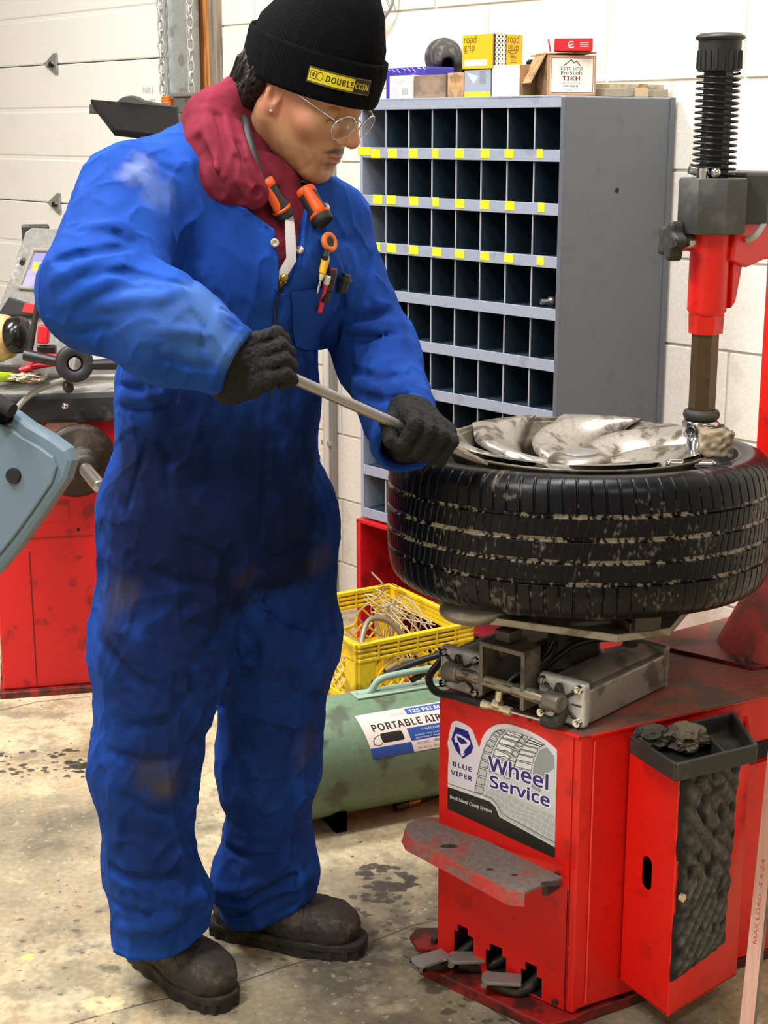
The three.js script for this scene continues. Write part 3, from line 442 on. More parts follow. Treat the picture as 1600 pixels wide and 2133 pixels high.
{
  const B = FW(0.317, 0), Cc = V(0.342 + 0.735, 0, -2.48 - 0.415), D = Cc.clone().add(V(-0.26, 0, -0.3)), B1 = V(0.358, 0, -2.489), B0 = FW(0.3, 0, -0.002);
  const P = (v) => [v.x, v.z], back = FW(0.004, 0, -0.12), backB = FW(0.3, 0, -0.12);
  // casing: the front plate stands before it, so the pedal slots open into the dark inside
  world(TM, 'casing', boxUV(prism([P(back), P(backB), P(B0), P(B), P(B1), P(Cc), P(D)], 0.03, 0.56, 0.004)), redPaint);
  world(TM, 'base_frame', boxUV(prism([P(FW(-0.005, 0, 0.05)), P(FW(0.3, 0, 0.058)), P(FW(0.325, 0, 0.01)), P(V(0.36, 0, -2.488)), P(Cc), P(D), P(FW(-0.01, 0, -0.1))], 0.0, 0.022, 0.003)), redGrimy);
  const foot = world(TM, 'mounting_foot', boxUV(prism([P(onH(853, 1968, 0.012)), P(onH(868, 1950, 0.012)), P(onH(915, 1950, 0.012)), P(onH(915, 1995, 0.012)), P(onH(868, 1992, 0.012))], 0.022, 0.032, 0.003)), redGrimy);
  const fb = onH(905, 1965, 0.03); world(foot, 'bolt', new THREE.CylinderGeometry(0.008, 0.008, 0.014, 6).translate(fb.x, 0.036, fb.z), darkSteel);
  world(TM, 'top_plate', boxUV(prism([P(FW(-0.002, 0, 0.003)), P(B.clone().addScaledVector(E2, 0.003)), P(B1.clone().add(V(0.003, 0, 0.004))), P(Cc.clone().add(V(0.01, 0, 0.01))), P(D)], 0.5595, 0.5665, 0.003)), redDusty);
  // rim of clean red paint along the side edge of the top
  world(TM, 'edge_fold', boxUV(cyl(B1.clone().add(V(0.0, 0.5605, 0.002)), Cc.clone().add(V(0.002, 0.559, 0.004)), 0.005, 0.005, 10)), redPaint);
  world(TM, 'edge_fold', boxUV(cyl(FW(0.0, 0.5605, 0.002), FW(0.316, 0.5605, 0.002), 0.005, 0.005, 10)), redPaint);
  // front plate with its three stepped pedal slots
  const s = poly([[0, 0.024], [0.3, 0.024], [0.3, 0.559], [0, 0.559]]);
  const slots = [[[946, 1985], [946, 1938], [953, 1940], [953, 1925], [974, 1935], [974, 1948], [986, 1954], [986, 2012]], [[1012, 2020], [1012, 1977], [1020, 1980], [1020, 1965], [1046, 1976], [1046, 1992], [1054, 1996], [1054, 2046]], [[1085, 2064], [1085, 2017], [1094, 2021], [1094, 2003], [1118, 2014], [1118, 2034], [1128, 2039], [1128, 2098]]];
  for (const q of slots) { const h = new THREE.Path(); q.forEach(([x, y], i) => { const [p, yy] = FP(x, y); i ? h.lineTo(p, Math.max(0.027, yy)) : h.moveTo(p, Math.max(0.027, yy)); }); s.holes.push(h); }
  world(TM, 'front_plate', inF(boxUV(plate(s, 0.003, 0.0006).translate(0, 0, -0.003))), redPaint);
  world(TM, 'slot_backing', inF(plain(0.3, 0.2, 0.004, 0.15, 0.12, -0.1)), black); world(TM, 'slot_floor', inF(plain(0.3, 0.004, 0.1, 0.15, 0.026, -0.052)), black); world(TM, 'left_cheek', inF(boxUV(plain(0.003, 0.53, 0.118, 0.0015, 0.295, -0.061))), redPaint);
  world(TM, 'corner_post', inF(boxUV(bx(0.017, 0.535, 0.02, 0.3095, 0.292, -0.009, 0.004))), redPaint);
  world(TM, 'plate_seam', inF(plain(0.0016, 0.24, 0.0012, 0.2985, 0.145, 0.0004)), black);
  world(TM, 'bolt', inF(new THREE.CylinderGeometry(0.006, 0.006, 0.008, 6).rotateX(Math.PI / 2).translate(0.28, 0.035, 0.003)), darkSteel);
  world(TM, 'side_seam', boxUV(cyl(V(0.366, 0.04, -2.491), V(0.366, 0.55, -2.491), 0.0018, 0.0018, 6)), M(0xe24038, 0.4));
  // scuffed black grime along the foot of the side, worn by boots
  // printed panel on the front
  {
    const pa = 0.018, pb = 0.276, ya = 0.312, yb = 0.545, W = 1300, H = Math.round(1300 * (yb - ya) / (pb - pa));
    const m = (px, py) => { const [p, y] = FP(px, py); return [(p - pa) / (pb - pa) * W, (yb - y) / (yb - ya) * H]; };
    const path = (c, pts, close = true) => { c.beginPath(); pts.forEach((q, i) => { const [x, y] = m(...q); i ? c.lineTo(x, y) : c.moveTo(x, y); }); if (close) c.closePath(); };
    const art = canvasTex(W, H, (c) => {
      c.fillStyle = '#dcd8e6'; c.fillRect(0, 0, W, H);
      // road of grey cobbles at the lower right
      path(c, [[1006, 1652], [1030, 1625], [1160, 1640], [1160, 1790], [1090, 1755], [1040, 1722], [1030, 1690]]); c.fillStyle = '#aeb4b4'; c.fill(); c.save(); c.clip(); c.strokeStyle = '#d2d6d6'; c.lineWidth = 5;
      const rr = rng(3); for (let r = 0; r < 14; r++) { c.beginPath(); for (let x = 300; x < W; x += 24) c.lineTo(x, 560 + r * 52 + 18 * Math.sin(x / 80 + r) + 0.12 * x - 60); c.stroke(); for (let x = 300; x < W; x += 60 + 24 * rr()) { c.beginPath(); c.moveTo(x, 510 + r * 52 + 0.12 * x); c.lineTo(x - 16, 560 + r * 52 + 0.12 * x); c.stroke(); } } c.restore();
      // drawing of a tyre: a band of tread curving up and over
      const arc = (pts) => pts;
      path(c, [[985, 1660], [1000, 1590], [1012, 1545], [1032, 1519], [1062, 1515], [1100, 1526], [1135, 1548], [1158, 1580], [1158, 1700], [1030, 1640], [1006, 1655]]); c.fillStyle = '#c3c8cc'; c.fill();
      const lane = (L, R, n, col) => { for (let i = 0; i < n; i++) { const t0 = i / n, t1 = (i + 0.82) / n; const pick = (A, t) => { const f = t * (A.length - 1), k = Math.min(A.length - 2, Math.floor(f)), u = f - k; return [lerp(A[k][0], A[k + 1][0], u), lerp(A[k][1], A[k + 1][1], u)]; }; path(c, [pick(L, t0), pick(R, t0 + 0.01), pick(R, t1), pick(L, t1)]); c.fillStyle = col; c.fill(); c.strokeStyle = '#15191b'; c.lineWidth = 6; c.stroke(); } };
      lane([[990, 1650], [998, 1600], [1010, 1556], [1030, 1524], [1050, 1518]], [[1006, 1655], [1015, 1606], [1026, 1562], [1040, 1534], [1056, 1521]], 11, '#b9c1c6');
      lane([[1020, 1606], [1030, 1566], [1044, 1538], [1062, 1520]], [[1050, 1618], [1060, 1580], [1074, 1550], [1092, 1528]], 7, '#dfe3e6'); lane([[1052, 1620], [1062, 1582], [1076, 1551], [1093, 1529]], [[1062, 1624], [1074, 1588], [1086, 1556], [1102, 1533]], 9, '#c4cace');
      lane([[1068, 1610], [1080, 1572], [1094, 1548], [1108, 1535]], [[1105, 1622], [1112, 1580], [1124, 1556], [1136, 1550]], 8, '#d5dadd');
      c.strokeStyle = '#23282a'; c.lineWidth = 7; for (let i = 0; i < 7; i++) { const t = i / 6; path(c, [[lerp(1024, 1062, t), lerp(1602, 1524, t)], [lerp(1040, 1076, t), lerp(1598, 1530, t)], [lerp(1058, 1094, t), lerp(1616, 1536, t)]], false); c.stroke(); }
      path(c, [[1108, 1640], [1113, 1590], [1124, 1562], [1140, 1556], [1156, 1575], [1156, 1600], [1138, 1612], [1126, 1650]]); c.fillStyle = '#8e979c'; c.fill(); path(c, [[1128, 1660], [1136, 1620], [1156, 1600], [1158, 1680]]); c.fillStyle = '#c6d2d4'; c.fill();
      // emblem: a dark blue shield with a stylised snake's head
      path(c, [[950, 1513], [976, 1523], [987, 1556], [983, 1568], [965, 1580], [951, 1563], [941, 1539]]); c.fillStyle = '#10107e'; c.fill();
      path(c, [[947, 1536], [951, 1528], [960, 1530], [972, 1538], [981, 1544], [980, 1551], [974, 1556], [968, 1573], [962, 1576], [958, 1556], [955, 1546], [949, 1546]]); c.fillStyle = '#e4e2f2'; c.fill(); path(c, [[953, 1532], [968, 1540], [975, 1548], [962, 1550], [954, 1542]]); c.fillStyle = '#10107e'; c.fill();
      path(c, [[953, 1548], [957, 1554], [958, 1566], [952, 1558]]); c.fill(); path(c, [[970, 1560], [977, 1557], [972, 1566], [965, 1572]]); c.fill();
      c.fillStyle = '#1a1458'; const T = (text, px, py, px2, size, weight = 'bold', fam = 'sans-serif') => { const [x, y] = m(px, py), [x2] = m(px2, py); fitText(c, text, x, y, x2 - x, size, weight, fam); };
      T('BLUE', 942, 1594, 985, 66); T('VIPER', 940, 1612, 985, 66);
      c.lineJoin = 'round'; for (const [t, x, y, x2, sz] of [['Wheel', 1018, 1603, 1147, 190], ['Service', 1020, 1637, 1148, 160]]) { const [X, Y] = m(x, y), [X2] = m(x2, y); font(c, sz, 'normal'); const w = c.measureText(t).width; c.save(); c.translate(X, Y); c.scale((X2 - X) / w, 1); c.strokeStyle = '#e6e4f0'; c.lineWidth = 26; c.strokeText(t, 0, 0); c.fillStyle = '#1c1a74'; c.fillText(t, 0, 0); c.strokeStyle = '#1c1a74'; c.lineWidth = 8; c.strokeText(t, 0, 0); c.restore(); }
      // black band with the system name
      path(c, [[933, 1637], [1022, 1668], [1034, 1680], [1042, 1700], [1160, 1765], [1160, 1795], [1030, 1735], [930, 1690]]); c.fillStyle = '#1a1d1c'; c.fill(); path(c, [[933, 1637], [1022, 1668], [1034, 1680], [1042, 1700], [1160, 1765]], false); c.strokeStyle = '#cfd4d4'; c.lineWidth = 14; c.stroke(); path(c, [[933, 1631], [1024, 1662], [1038, 1676], [1046, 1694], [1160, 1757]], false); c.strokeStyle = '#55605f'; c.lineWidth = 8; c.stroke();
      c.fillStyle = '#e4e2e8'; T('Bead Guard Clamp System', 938, 1662, 1026, 46);
      c.strokeStyle = 'rgba(230,234,232,.8)'; c.lineWidth = 5; for (let i = 0; i < 8; i++) { const [x, y] = m(1050 + i * 12, 1693 + i * 7); c.beginPath(); c.moveTo(x, y); c.lineTo(x + 16, y - 26); c.lineTo(x + 30, y + 8); c.stroke(); }
    });
    art.wrapS = art.wrapT = THREE.ClampToEdgeWrapping;
    const o = new THREE.Shape(), pt = (px, py) => FP(px, py), L = (px, py) => o.lineTo(...pt(px, py)), Q = (a, b, c2, d) => { const u = pt(a, b), v = pt(c2, d); o.quadraticCurveTo(u[0], u[1], v[0], v[1]); };
    o.moveTo(...pt(933, 1684)); L(1156, 1787); L(1161, 1578); L(1161, 1562); Q(1128, 1528, 1070, 1510); Q(1022, 1498, 1004, 1540); L(1000, 1556); Q(997, 1556, 996, 1550); L(985, 1522); Q(982, 1514, 960, 1504); Q(944, 1496, 940, 1512); L(933, 1548); L(936, 1566); L(934, 1600); o.closePath();
    const g = plate(o, 0.001, 0), uv = g.attributes.uv, p = g.attributes.position; for (let i = 0; i < p.count; i++) uv.setXY(i, (p.getX(i) - pa) / (pb - pa), (p.getY(i) - ya) / (yb - ya));
    world(TM, 'printed_panel', inF(g.translate(0, 0, 0.0002)), MT(art, 0.35));
  }
  // worn step shelf
  const sp = [[912, 1702], [872, 1703], [848, 1716], [842, 1729], [852, 1746], [960, 1803], [1062, 1858], [1090, 1860], [1110, 1851], [1172, 1827]].map(([x, y]) => P(onH(x, y, 0.3)));
  const step = world(TM, 'step_shelf', boxUV(prism(sp, 0.294, 0.301, 0.002)), MT(grime(0x6f625a, 0x99403a, 0.32, 91, 0.15), 0.75));
  const lip = [[845, 1733], [852, 1748], [1062, 1860], [1092, 1863]].map(([x, y]) => onH(x, y, 0.297)); { const seg = []; for (let i = 0; i < lip.length - 1; i++) { const q = lip[i], w = lip[i + 1], dd = w.clone().sub(q), l = dd.length(); dd.normalize(); const nn = V(-dd.z, 0, dd.x); seg.push(frame(bx(l + 0.004, 0.026, 0.005, l / 2, -0.009, 0, 0.002).rotateX(-0.25), q, dd, UP, nn)); } world(step, 'rolled_lip', boxUV(merge(seg)), MT(grime(0xb0372f, 0x6f625a, 0.45, 93, 0.12), 0.7)); }
  world(step, 'bracket', inF(boxUV(bx(0.012, 0.03, 0.04, 0.275, 0.276, 0.02, 0.002))), darkSteel); world(step, 'bracket', inF(boxUV(bx(0.012, 0.03, 0.04, 0.03, 0.276, 0.02, 0.002))), darkSteel);
  const wornM = M(0x2b2522, 0.85); for (const [x, y, r] of [[935, 1762, 0.016], [1150, 1840, 0.02], [1072, 1822, 0.006], [1020, 1810, 0.007]]) { const q = onH(x, y, 0.302); world(step, 'grip_hole', new THREE.CylinderGeometry(r, r, 0.0008, 14).scale(1, 1, 0.45).translate(q.x, 0.3014, q.z), wornM); }
  // three pedals
  const pe = (tip, heel, slotP, h) => {
    const a = onH(...tip, h), b = onH(...heel, h - 0.006), dir = b.clone().sub(a).setY(0).normalize(), q = FW(slotP, h + 0.012, -0.06), sd = V(-dir.z, 0, dir.x), L = a.distanceTo(b), o = new THREE.Shape();
    o.moveTo(0.012, -0.02); o.lineTo(L, -0.018); o.lineTo(L, 0.018); o.lineTo(0.012, 0.02); o.quadraticCurveTo(0, 0.018, 0, 0); o.quadraticCurveTo(0, -0.018, 0.012, -0.02);
    const m = world(TM, 'pedal', frame(boxUV(plate(o, 0.007, 0.0015).rotateX(-Math.PI / 2)), a, dir, UP, V(0, 0, 0).crossVectors(dir, UP)), M(0x8e8a84, 0.42, 0.45));
    world(m, 'toe_lip', cyl(a.clone().addScaledVector(dir, 0.005).addScaledVector(sd, -0.016).add(V(0, -0.003, 0)), a.clone().addScaledVector(dir, 0.005).addScaledVector(sd, 0.016).add(V(0, -0.003, 0)), 0.006), chrome);
    world(m, 'pedal_arm', boxUV(tube([a.clone().addScaledVector(dir, 0.02).add(V(0, -0.008, 0)), b.clone().add(V(0, -0.012, 0)), q], 0.011, 20, 8)), darkSteel); return m;
  };
  pe([862, 2012], [930, 1996], 0.062, 0.048); pe([933, 1999], [1008, 2004], 0.142, 0.048); pe([1003, 2040], [1086, 2052], 0.222, 0.05);
  // side box of the bead breaker
  const bl = V(0.433, 0, -2.527), bc = V(0.5, 0, -2.411), br = V(0.651, 0, -2.547), bb = V(0.668, 0, -2.652), qd = br.clone().sub(bc).normalize(), qn = V(-qd.z, 0, qd.x), ld = bc.clone().sub(bl).normalize(), ln = V(-ld.z, 0, ld.x);
  const inL = (g) => frame(g, bl, ld, UP, ln), inQ = (g) => frame(g, bc, qd, UP, qn), lw = bc.distanceTo(bl), qw = br.distanceTo(bc);
  const ls = poly([[0, 0.066], [lw, 0.062], [lw, 0.5325], [0, 0.5325]]), hole = new THREE.Path(); hole.absarc(lw * 0.45, 0.325, 0.0135, 0, Math.PI, false); hole.absarc(lw * 0.45, 0.288, 0.0135, Math.PI, 2 * Math.PI, false); ls.holes.push(hole);
  const sb = world(TM, 'breaker_box', inQ(boxUV(bx(qw, 0.468, 0.004, qw / 2, 0.2965, -0.002, 0.0015))), redPaint);
  world(sb, 'box_side', inL(boxUV(plate(ls, 0.004, 0.0008).translate(0, 0, -0.004))), redPaint); world(sb, 'box_bottom', boxUV(prism([P(bl), P(bc), P(br), P(bb)], 0.064, 0.068, 0.001)), redGrimy); world(sb, 'box_side', boxUV(prism([P(br), P(br.clone().add(V(-0.006, 0, 0.004))), P(bb.clone().add(V(-0.006, 0, 0))), P(bb)], 0.066, 0.5325, 0)), redPaint);
  world(sb, 'box_liner', boxUV(prism([P(bl.clone().lerp(bb, 0.1)), P(bl.clone().lerp(bc, 0.6).add(V(0.04, 0, -0.03))), P(br.clone().lerp(bb, 0.2).add(V(-0.03, 0, 0))), P(bb)], 0.07, 0.5, 0.002)), black);
  // thick worn rubber pad screwed to it, its torn diagonal ribs standing proud
  const rr = rng(41), NU = 70, NV = 190, pv = [], pc2 = [], pi = [], ridge = (t) => 1 - Math.abs(2 * (t - Math.floor(t)) - 1);
  const padH = (x, y) => {                                          // torn chevron ribs: up to the right below, down to the right above
    const w = 0.0025 * n2(x * 22, y * 22), low = sstep(0.33, 0.3, y + 0.15 * x), a = ridge((y - 1.25 * x + w) / 0.034), b = ridge((y + 1.1 * x + 2 * w) / 0.041), tear = sstep(0.3, 0.7, n2(x * 22 + 3, y * 15)) * 0.006;
    return 0.008 + 0.0085 * lerp(Math.pow(b, 0.6) * (0.75 + 0.25 * n2(x * 14, y * 14 + 7)), Math.pow(a, 0.6), low) + 0.0005 * n2(x * 90, y * 90) - tear;
  };
  for (let i = 0; i <= NV; i++) for (let j = 0; j <= NU; j++) {
    const y = lerp(0.128, 0.528, i / NV), u = j / NU, xl = (y < 0.36 && y > 0.26 ? 0.008 : 0.0) + 0.002 * n2(y * 22, 1), xr = qw * 0.84 - 0.022 * (1 - i / NV) + 0.006 * n2(y * 14, 5), x = lerp(xl, xr, u), e = Math.min(1, 9 * Math.min(u, 1 - u)) * Math.min(1, 14 * Math.min(i / NV, 1 - i / NV)), h = padH(x, y) * Math.sqrt(Math.max(0, e)), k = clamp((h - 0.006) * 110, 0, 1) * (0.5 + 0.5 * fbm(x * 50, y * 50)), c = mixc([0.012, 0.012, 0.012], [0.16, 0.155, 0.13], k);
    pv.push(x, y + 0.02 * u * (i < 20 ? 1 - i / 20 : 0), h); pc2.push(...c); if (i && j) { const a = (i - 1) * (NU + 1) + j - 1, b = a + NU + 1; pi.push(a, a + 1, b, b, a + 1, b + 1); }
  }
  const pg = new THREE.BufferGeometry(); pg.setAttribute('position', new THREE.Float32BufferAttribute(pv, 3)); pg.setAttribute('color', new THREE.Float32BufferAttribute(pc2, 3)); pg.setIndex(pi); pg.computeVertexNormals();
  const pad = world(sb, 'rubber_pad', inQ(boxUV(pg)), dull(new THREE.MeshStandardMaterial({ vertexColors: true, roughness: 0.7, bumpMap: bumpCast, bumpScale: 0.0008 }), 0.5));
  world(pad, 'screw', inQ(new THREE.CylinderGeometry(0.008, 0.008, 0.006, 6).rotateX(Math.PI / 2).translate(0.008, 0.295, 0.012)), M(0xc9bfa0, 0.3, 0.7));
  const sd = Cc.clone().sub(B1).normalize(), sn = V(-sd.z, 0, sd.x); world(TM, 'gap_shade_strip', frame(boxUV(bx(0.36, 0.035, 0.006, 0.52, 0.452, 0.001, 0.002)), B1.clone(), sd, UP, sn), black); world(TM, 'side_ledge', frame(boxUV(bx(0.38, 0.4, 0.012, 0.53, 0.23, 0.004, 0.004)), B1.clone(), sd, UP, sn), redPaint);  // raised black strip painting in the shade of a side gap
  // black tray along its top
  const tc = [[1308, 1528], [1400, 1586], [1566, 1546], [1518, 1480]].map(([x, y]) => onH(x, y, 0.566).add(V(0.005, 0, 0.01))), cen = tc[0].clone().add(tc[2]).multiplyScalar(0.5);
  const tray = world(TM, 'parts_tray', prism(tc.map(P), 0.533, 0.537, 0.001), blackPl);
  for (let i = 0; i < 4; i++) { const a = tc[i], b = tc[(i + 1) % 4], d = b.clone().sub(a).normalize(), nn = V(-d.z, 0, d.x); world(tray, 'tray_wall', frame(boxUV(bx(a.distanceTo(b), 0.032, 0.008, a.distanceTo(b) / 2, 0, 0, 0.003)), a.clone().setY(0.551), d, UP, nn), blackPl); }
  for (const k of [0.36]) { const a = tc[0].clone().lerp(tc[3], 0.62), b = tc[1].clone().lerp(tc[2], 0.62), d = b.clone().sub(a).normalize(); world(tray, 'tray_divider', frame(boxUV(bx(a.distanceTo(b), 0.028, 0.006, a.distanceTo(b) / 2, 0, 0, 0.002)), a.clone().setY(0.55), d, UP, V(-d.z, 0, d.x)), blackPl); }
  // air cylinders under the turntable, square end plates towards the front
  const cylUnit = (p0, p1) => {
    const y0 = 0.568, y1 = 0.652, w = p1 - p0, pc = (p0 + p1) / 2, yc = (y0 + y1) / 2, o = -0.022;
    const u = world(TM, 'air_cylinder', inF(boxUV(merge([bx(w * 0.96, 0.066, 0.25, pc, yc - 0.006, o - 0.135, 0.006), new THREE.CylinderGeometry(w * 0.44, w * 0.44, 0.25, 28).rotateX(Math.PI / 2).scale(1, 0.86, 1).translate(pc, yc + 0.001, o - 0.135)]))), alu);
    world(u, 'end_plate', inF(boxUV(bx(w, y1 - y0, 0.02, pc, yc, o, 0.008))), aluClean); world(u, 'end_plate', inF(boxUV(bx(w, y1 - y0, 0.016, pc, yc, o - 0.265, 0.008))), alu);
    for (const [sx, sy] of [[-1, -1], [1, -1], [-1, 1], [1, 1]]) { const X = pc + sx * (w / 2 - 0.012), Y = yc + sy * 0.03; world(u, 'bolt', inF(merge([new THREE.CylinderGeometry(0.0075, 0.0085, 0.007, 16).rotateX(Math.PI / 2).translate(X, Y, o + 0.013), new THREE.CylinderGeometry(0.0045, 0.0045, 0.005, 6).rotateX(Math.PI / 2).translate(X, Y, o + 0.018)])), chrome); world(u, 'web_rib', inF(cyl(V(pc + sx * 0.01, yc + sy * 0.01, o + 0.011), V(X - sx * 0.006, Y - sy * 0.006, o + 0.011), 0.003)), darkSteel); }
    for (const q of [-0.5, 0, 0.5]) for (const sx of [-1, 1]) world(u, 'web_rib', inF(cyl(V(pc + sx * w * 0.24, yc + q * 0.05, o + 0.0095), V(pc + sx * w * 0.44, yc + q * 0.05, o + 0.0095), 0.0018)), darkSteel);
    world(u, 'lug', inF(boxUV(plate(poly([[pc - 0.016, yc - 0.014], [pc - 0.012, yc + 0.006], [pc - 0.004, yc + 0.034], [pc + 0.004, yc + 0.034], [pc + 0.014, yc + 0.004], [pc + 0.016, yc - 0.014]]), 0.012, 0.003).translate(0, 0, o + 0.01))), darkSteel);
    world(u, 'boss', inF(latheOn(V(pc - 0.014, yc + 0.006, 0.012), V(pc + 0.02, yc + 0.006, 0.012), [[0.016, 0], [0.018, 0.003], [0.018, 0.03], [0.016, 0.034], [0.008, 0.034], [0.008, 0.028], [0, 0.028]])), M(0x77736a, 0.4, 0.6)); return u;
  };
  cylUnit(-0.012, 0.086); cylUnit(0.212, 0.312);
  world(TM, 'cross_shaft', inF(latheOn(V(0.03, 0.62, 0.014), V(0.27, 0.617, 0.014), [[0, 0], [0.01, 0], [0.012, 0.004], [0.012, 0.06], [0.0105, 0.062], [0.0105, 0.15], [0.012, 0.152], [0.012, 0.236], [0, 0.24]])), MT(grime(0x9a927e, 0x3a352c, 0.4, 95), 0.35, 0.7));
  const yk = world(TM, 'yoke', inF(boxUV(merge([bx(0.009, 0.098, 0.05, 0.113, 0.643, 0.0, 0.002), bx(0.009, 0.105, 0.05, 0.205, 0.64, 0.0, 0.002), bx(0.1, 0.01, 0.05, 0.159, 0.691, 0.0, 0.002)]))), MT(grime(0x6d675c, 0x2f2a25, 0.35, 97), 0.45, 0.5));
  world(yk, 'clevis_block', inF(boxUV(bx(0.034, 0.022, 0.04, 0.148, 0.708, -0.01, 0.003))), darkSteel); world(yk, 'yoke_floor', inF(boxUV(bx(0.1, 0.006, 0.2, 0.159, 0.572, -0.12, 0.002))), M(0x2a1512, 0.8));
  const HW = (p, y, o) => FW(p, y, o), hose = M(0x141414, 0.45), brass = M(0xd8cfae, 0.25, 0.7);
  world(TM, 'air_hose', tube([HW(-0.03, 0.61, -0.04), HW(-0.03, 0.585, -0.005), HW(0.0, 0.572, 0.016), HW(0.06, 0.576, 0.022), HW(0.12, 0.577, 0.022)], 0.0075), hose);
  world(TM, 'tee_fitting', merge([inF(cyl(V(0.118, 0.577, 0.022), V(0.134, 0.578, 0.022), 0.009, 0.007, 8)), inF(cyl(V(0.134, 0.578, 0.022), V(0.176, 0.579, 0.022), 0.006, 0.006, 12)), inF(cyl(V(0.166, 0.579, 0.022), V(0.182, 0.579, 0.022), 0.0085, 0.0085, 6)), inF(cyl(V(0.15, 0.578, 0.022), V(0.15, 0.608, 0.016), 0.007, 0.007, 12)), inF(cyl(V(0.143, 0.585, 0.022), V(0.157, 0.585, 0.022), 0.0095, 0.0095, 8))]), brass);
  world(TM, 'air_pipe', tube([HW(0.18, 0.579, 0.022), HW(0.22, 0.578, 0.018), HW(0.25, 0.577, 0.014)], 0.0035), chrome);
  world(TM, 'hose_elbow', tube([HW(0.245, 0.577, 0.014), HW(0.268, 0.578, 0.014), HW(0.276, 0.588, 0.01), HW(0.276, 0.6, 0.0)], 0.0115), blackPl);
  world(TM, 'air_hose', tube([HW(0.155, 0.605, 0.014), HW(0.165, 0.63, 0.0), HW(0.19, 0.655, -0.06), HW(0.16, 0.66, -0.14)], 0.006), hose); world(TM, 'air_hose', tube([HW(0.14, 0.575, -0.06), HW(0.18, 0.64, -0.1), HW(0.2, 0.665, -0.16), HW(0.26, 0.67, -0.24)], 0.006), hose); world(TM, 'air_hose', tube([HW(0.2, 0.58, -0.03), HW(0.17, 0.61, -0.09), HW(0.19, 0.6, -0.19)], 0.006), hose);
}
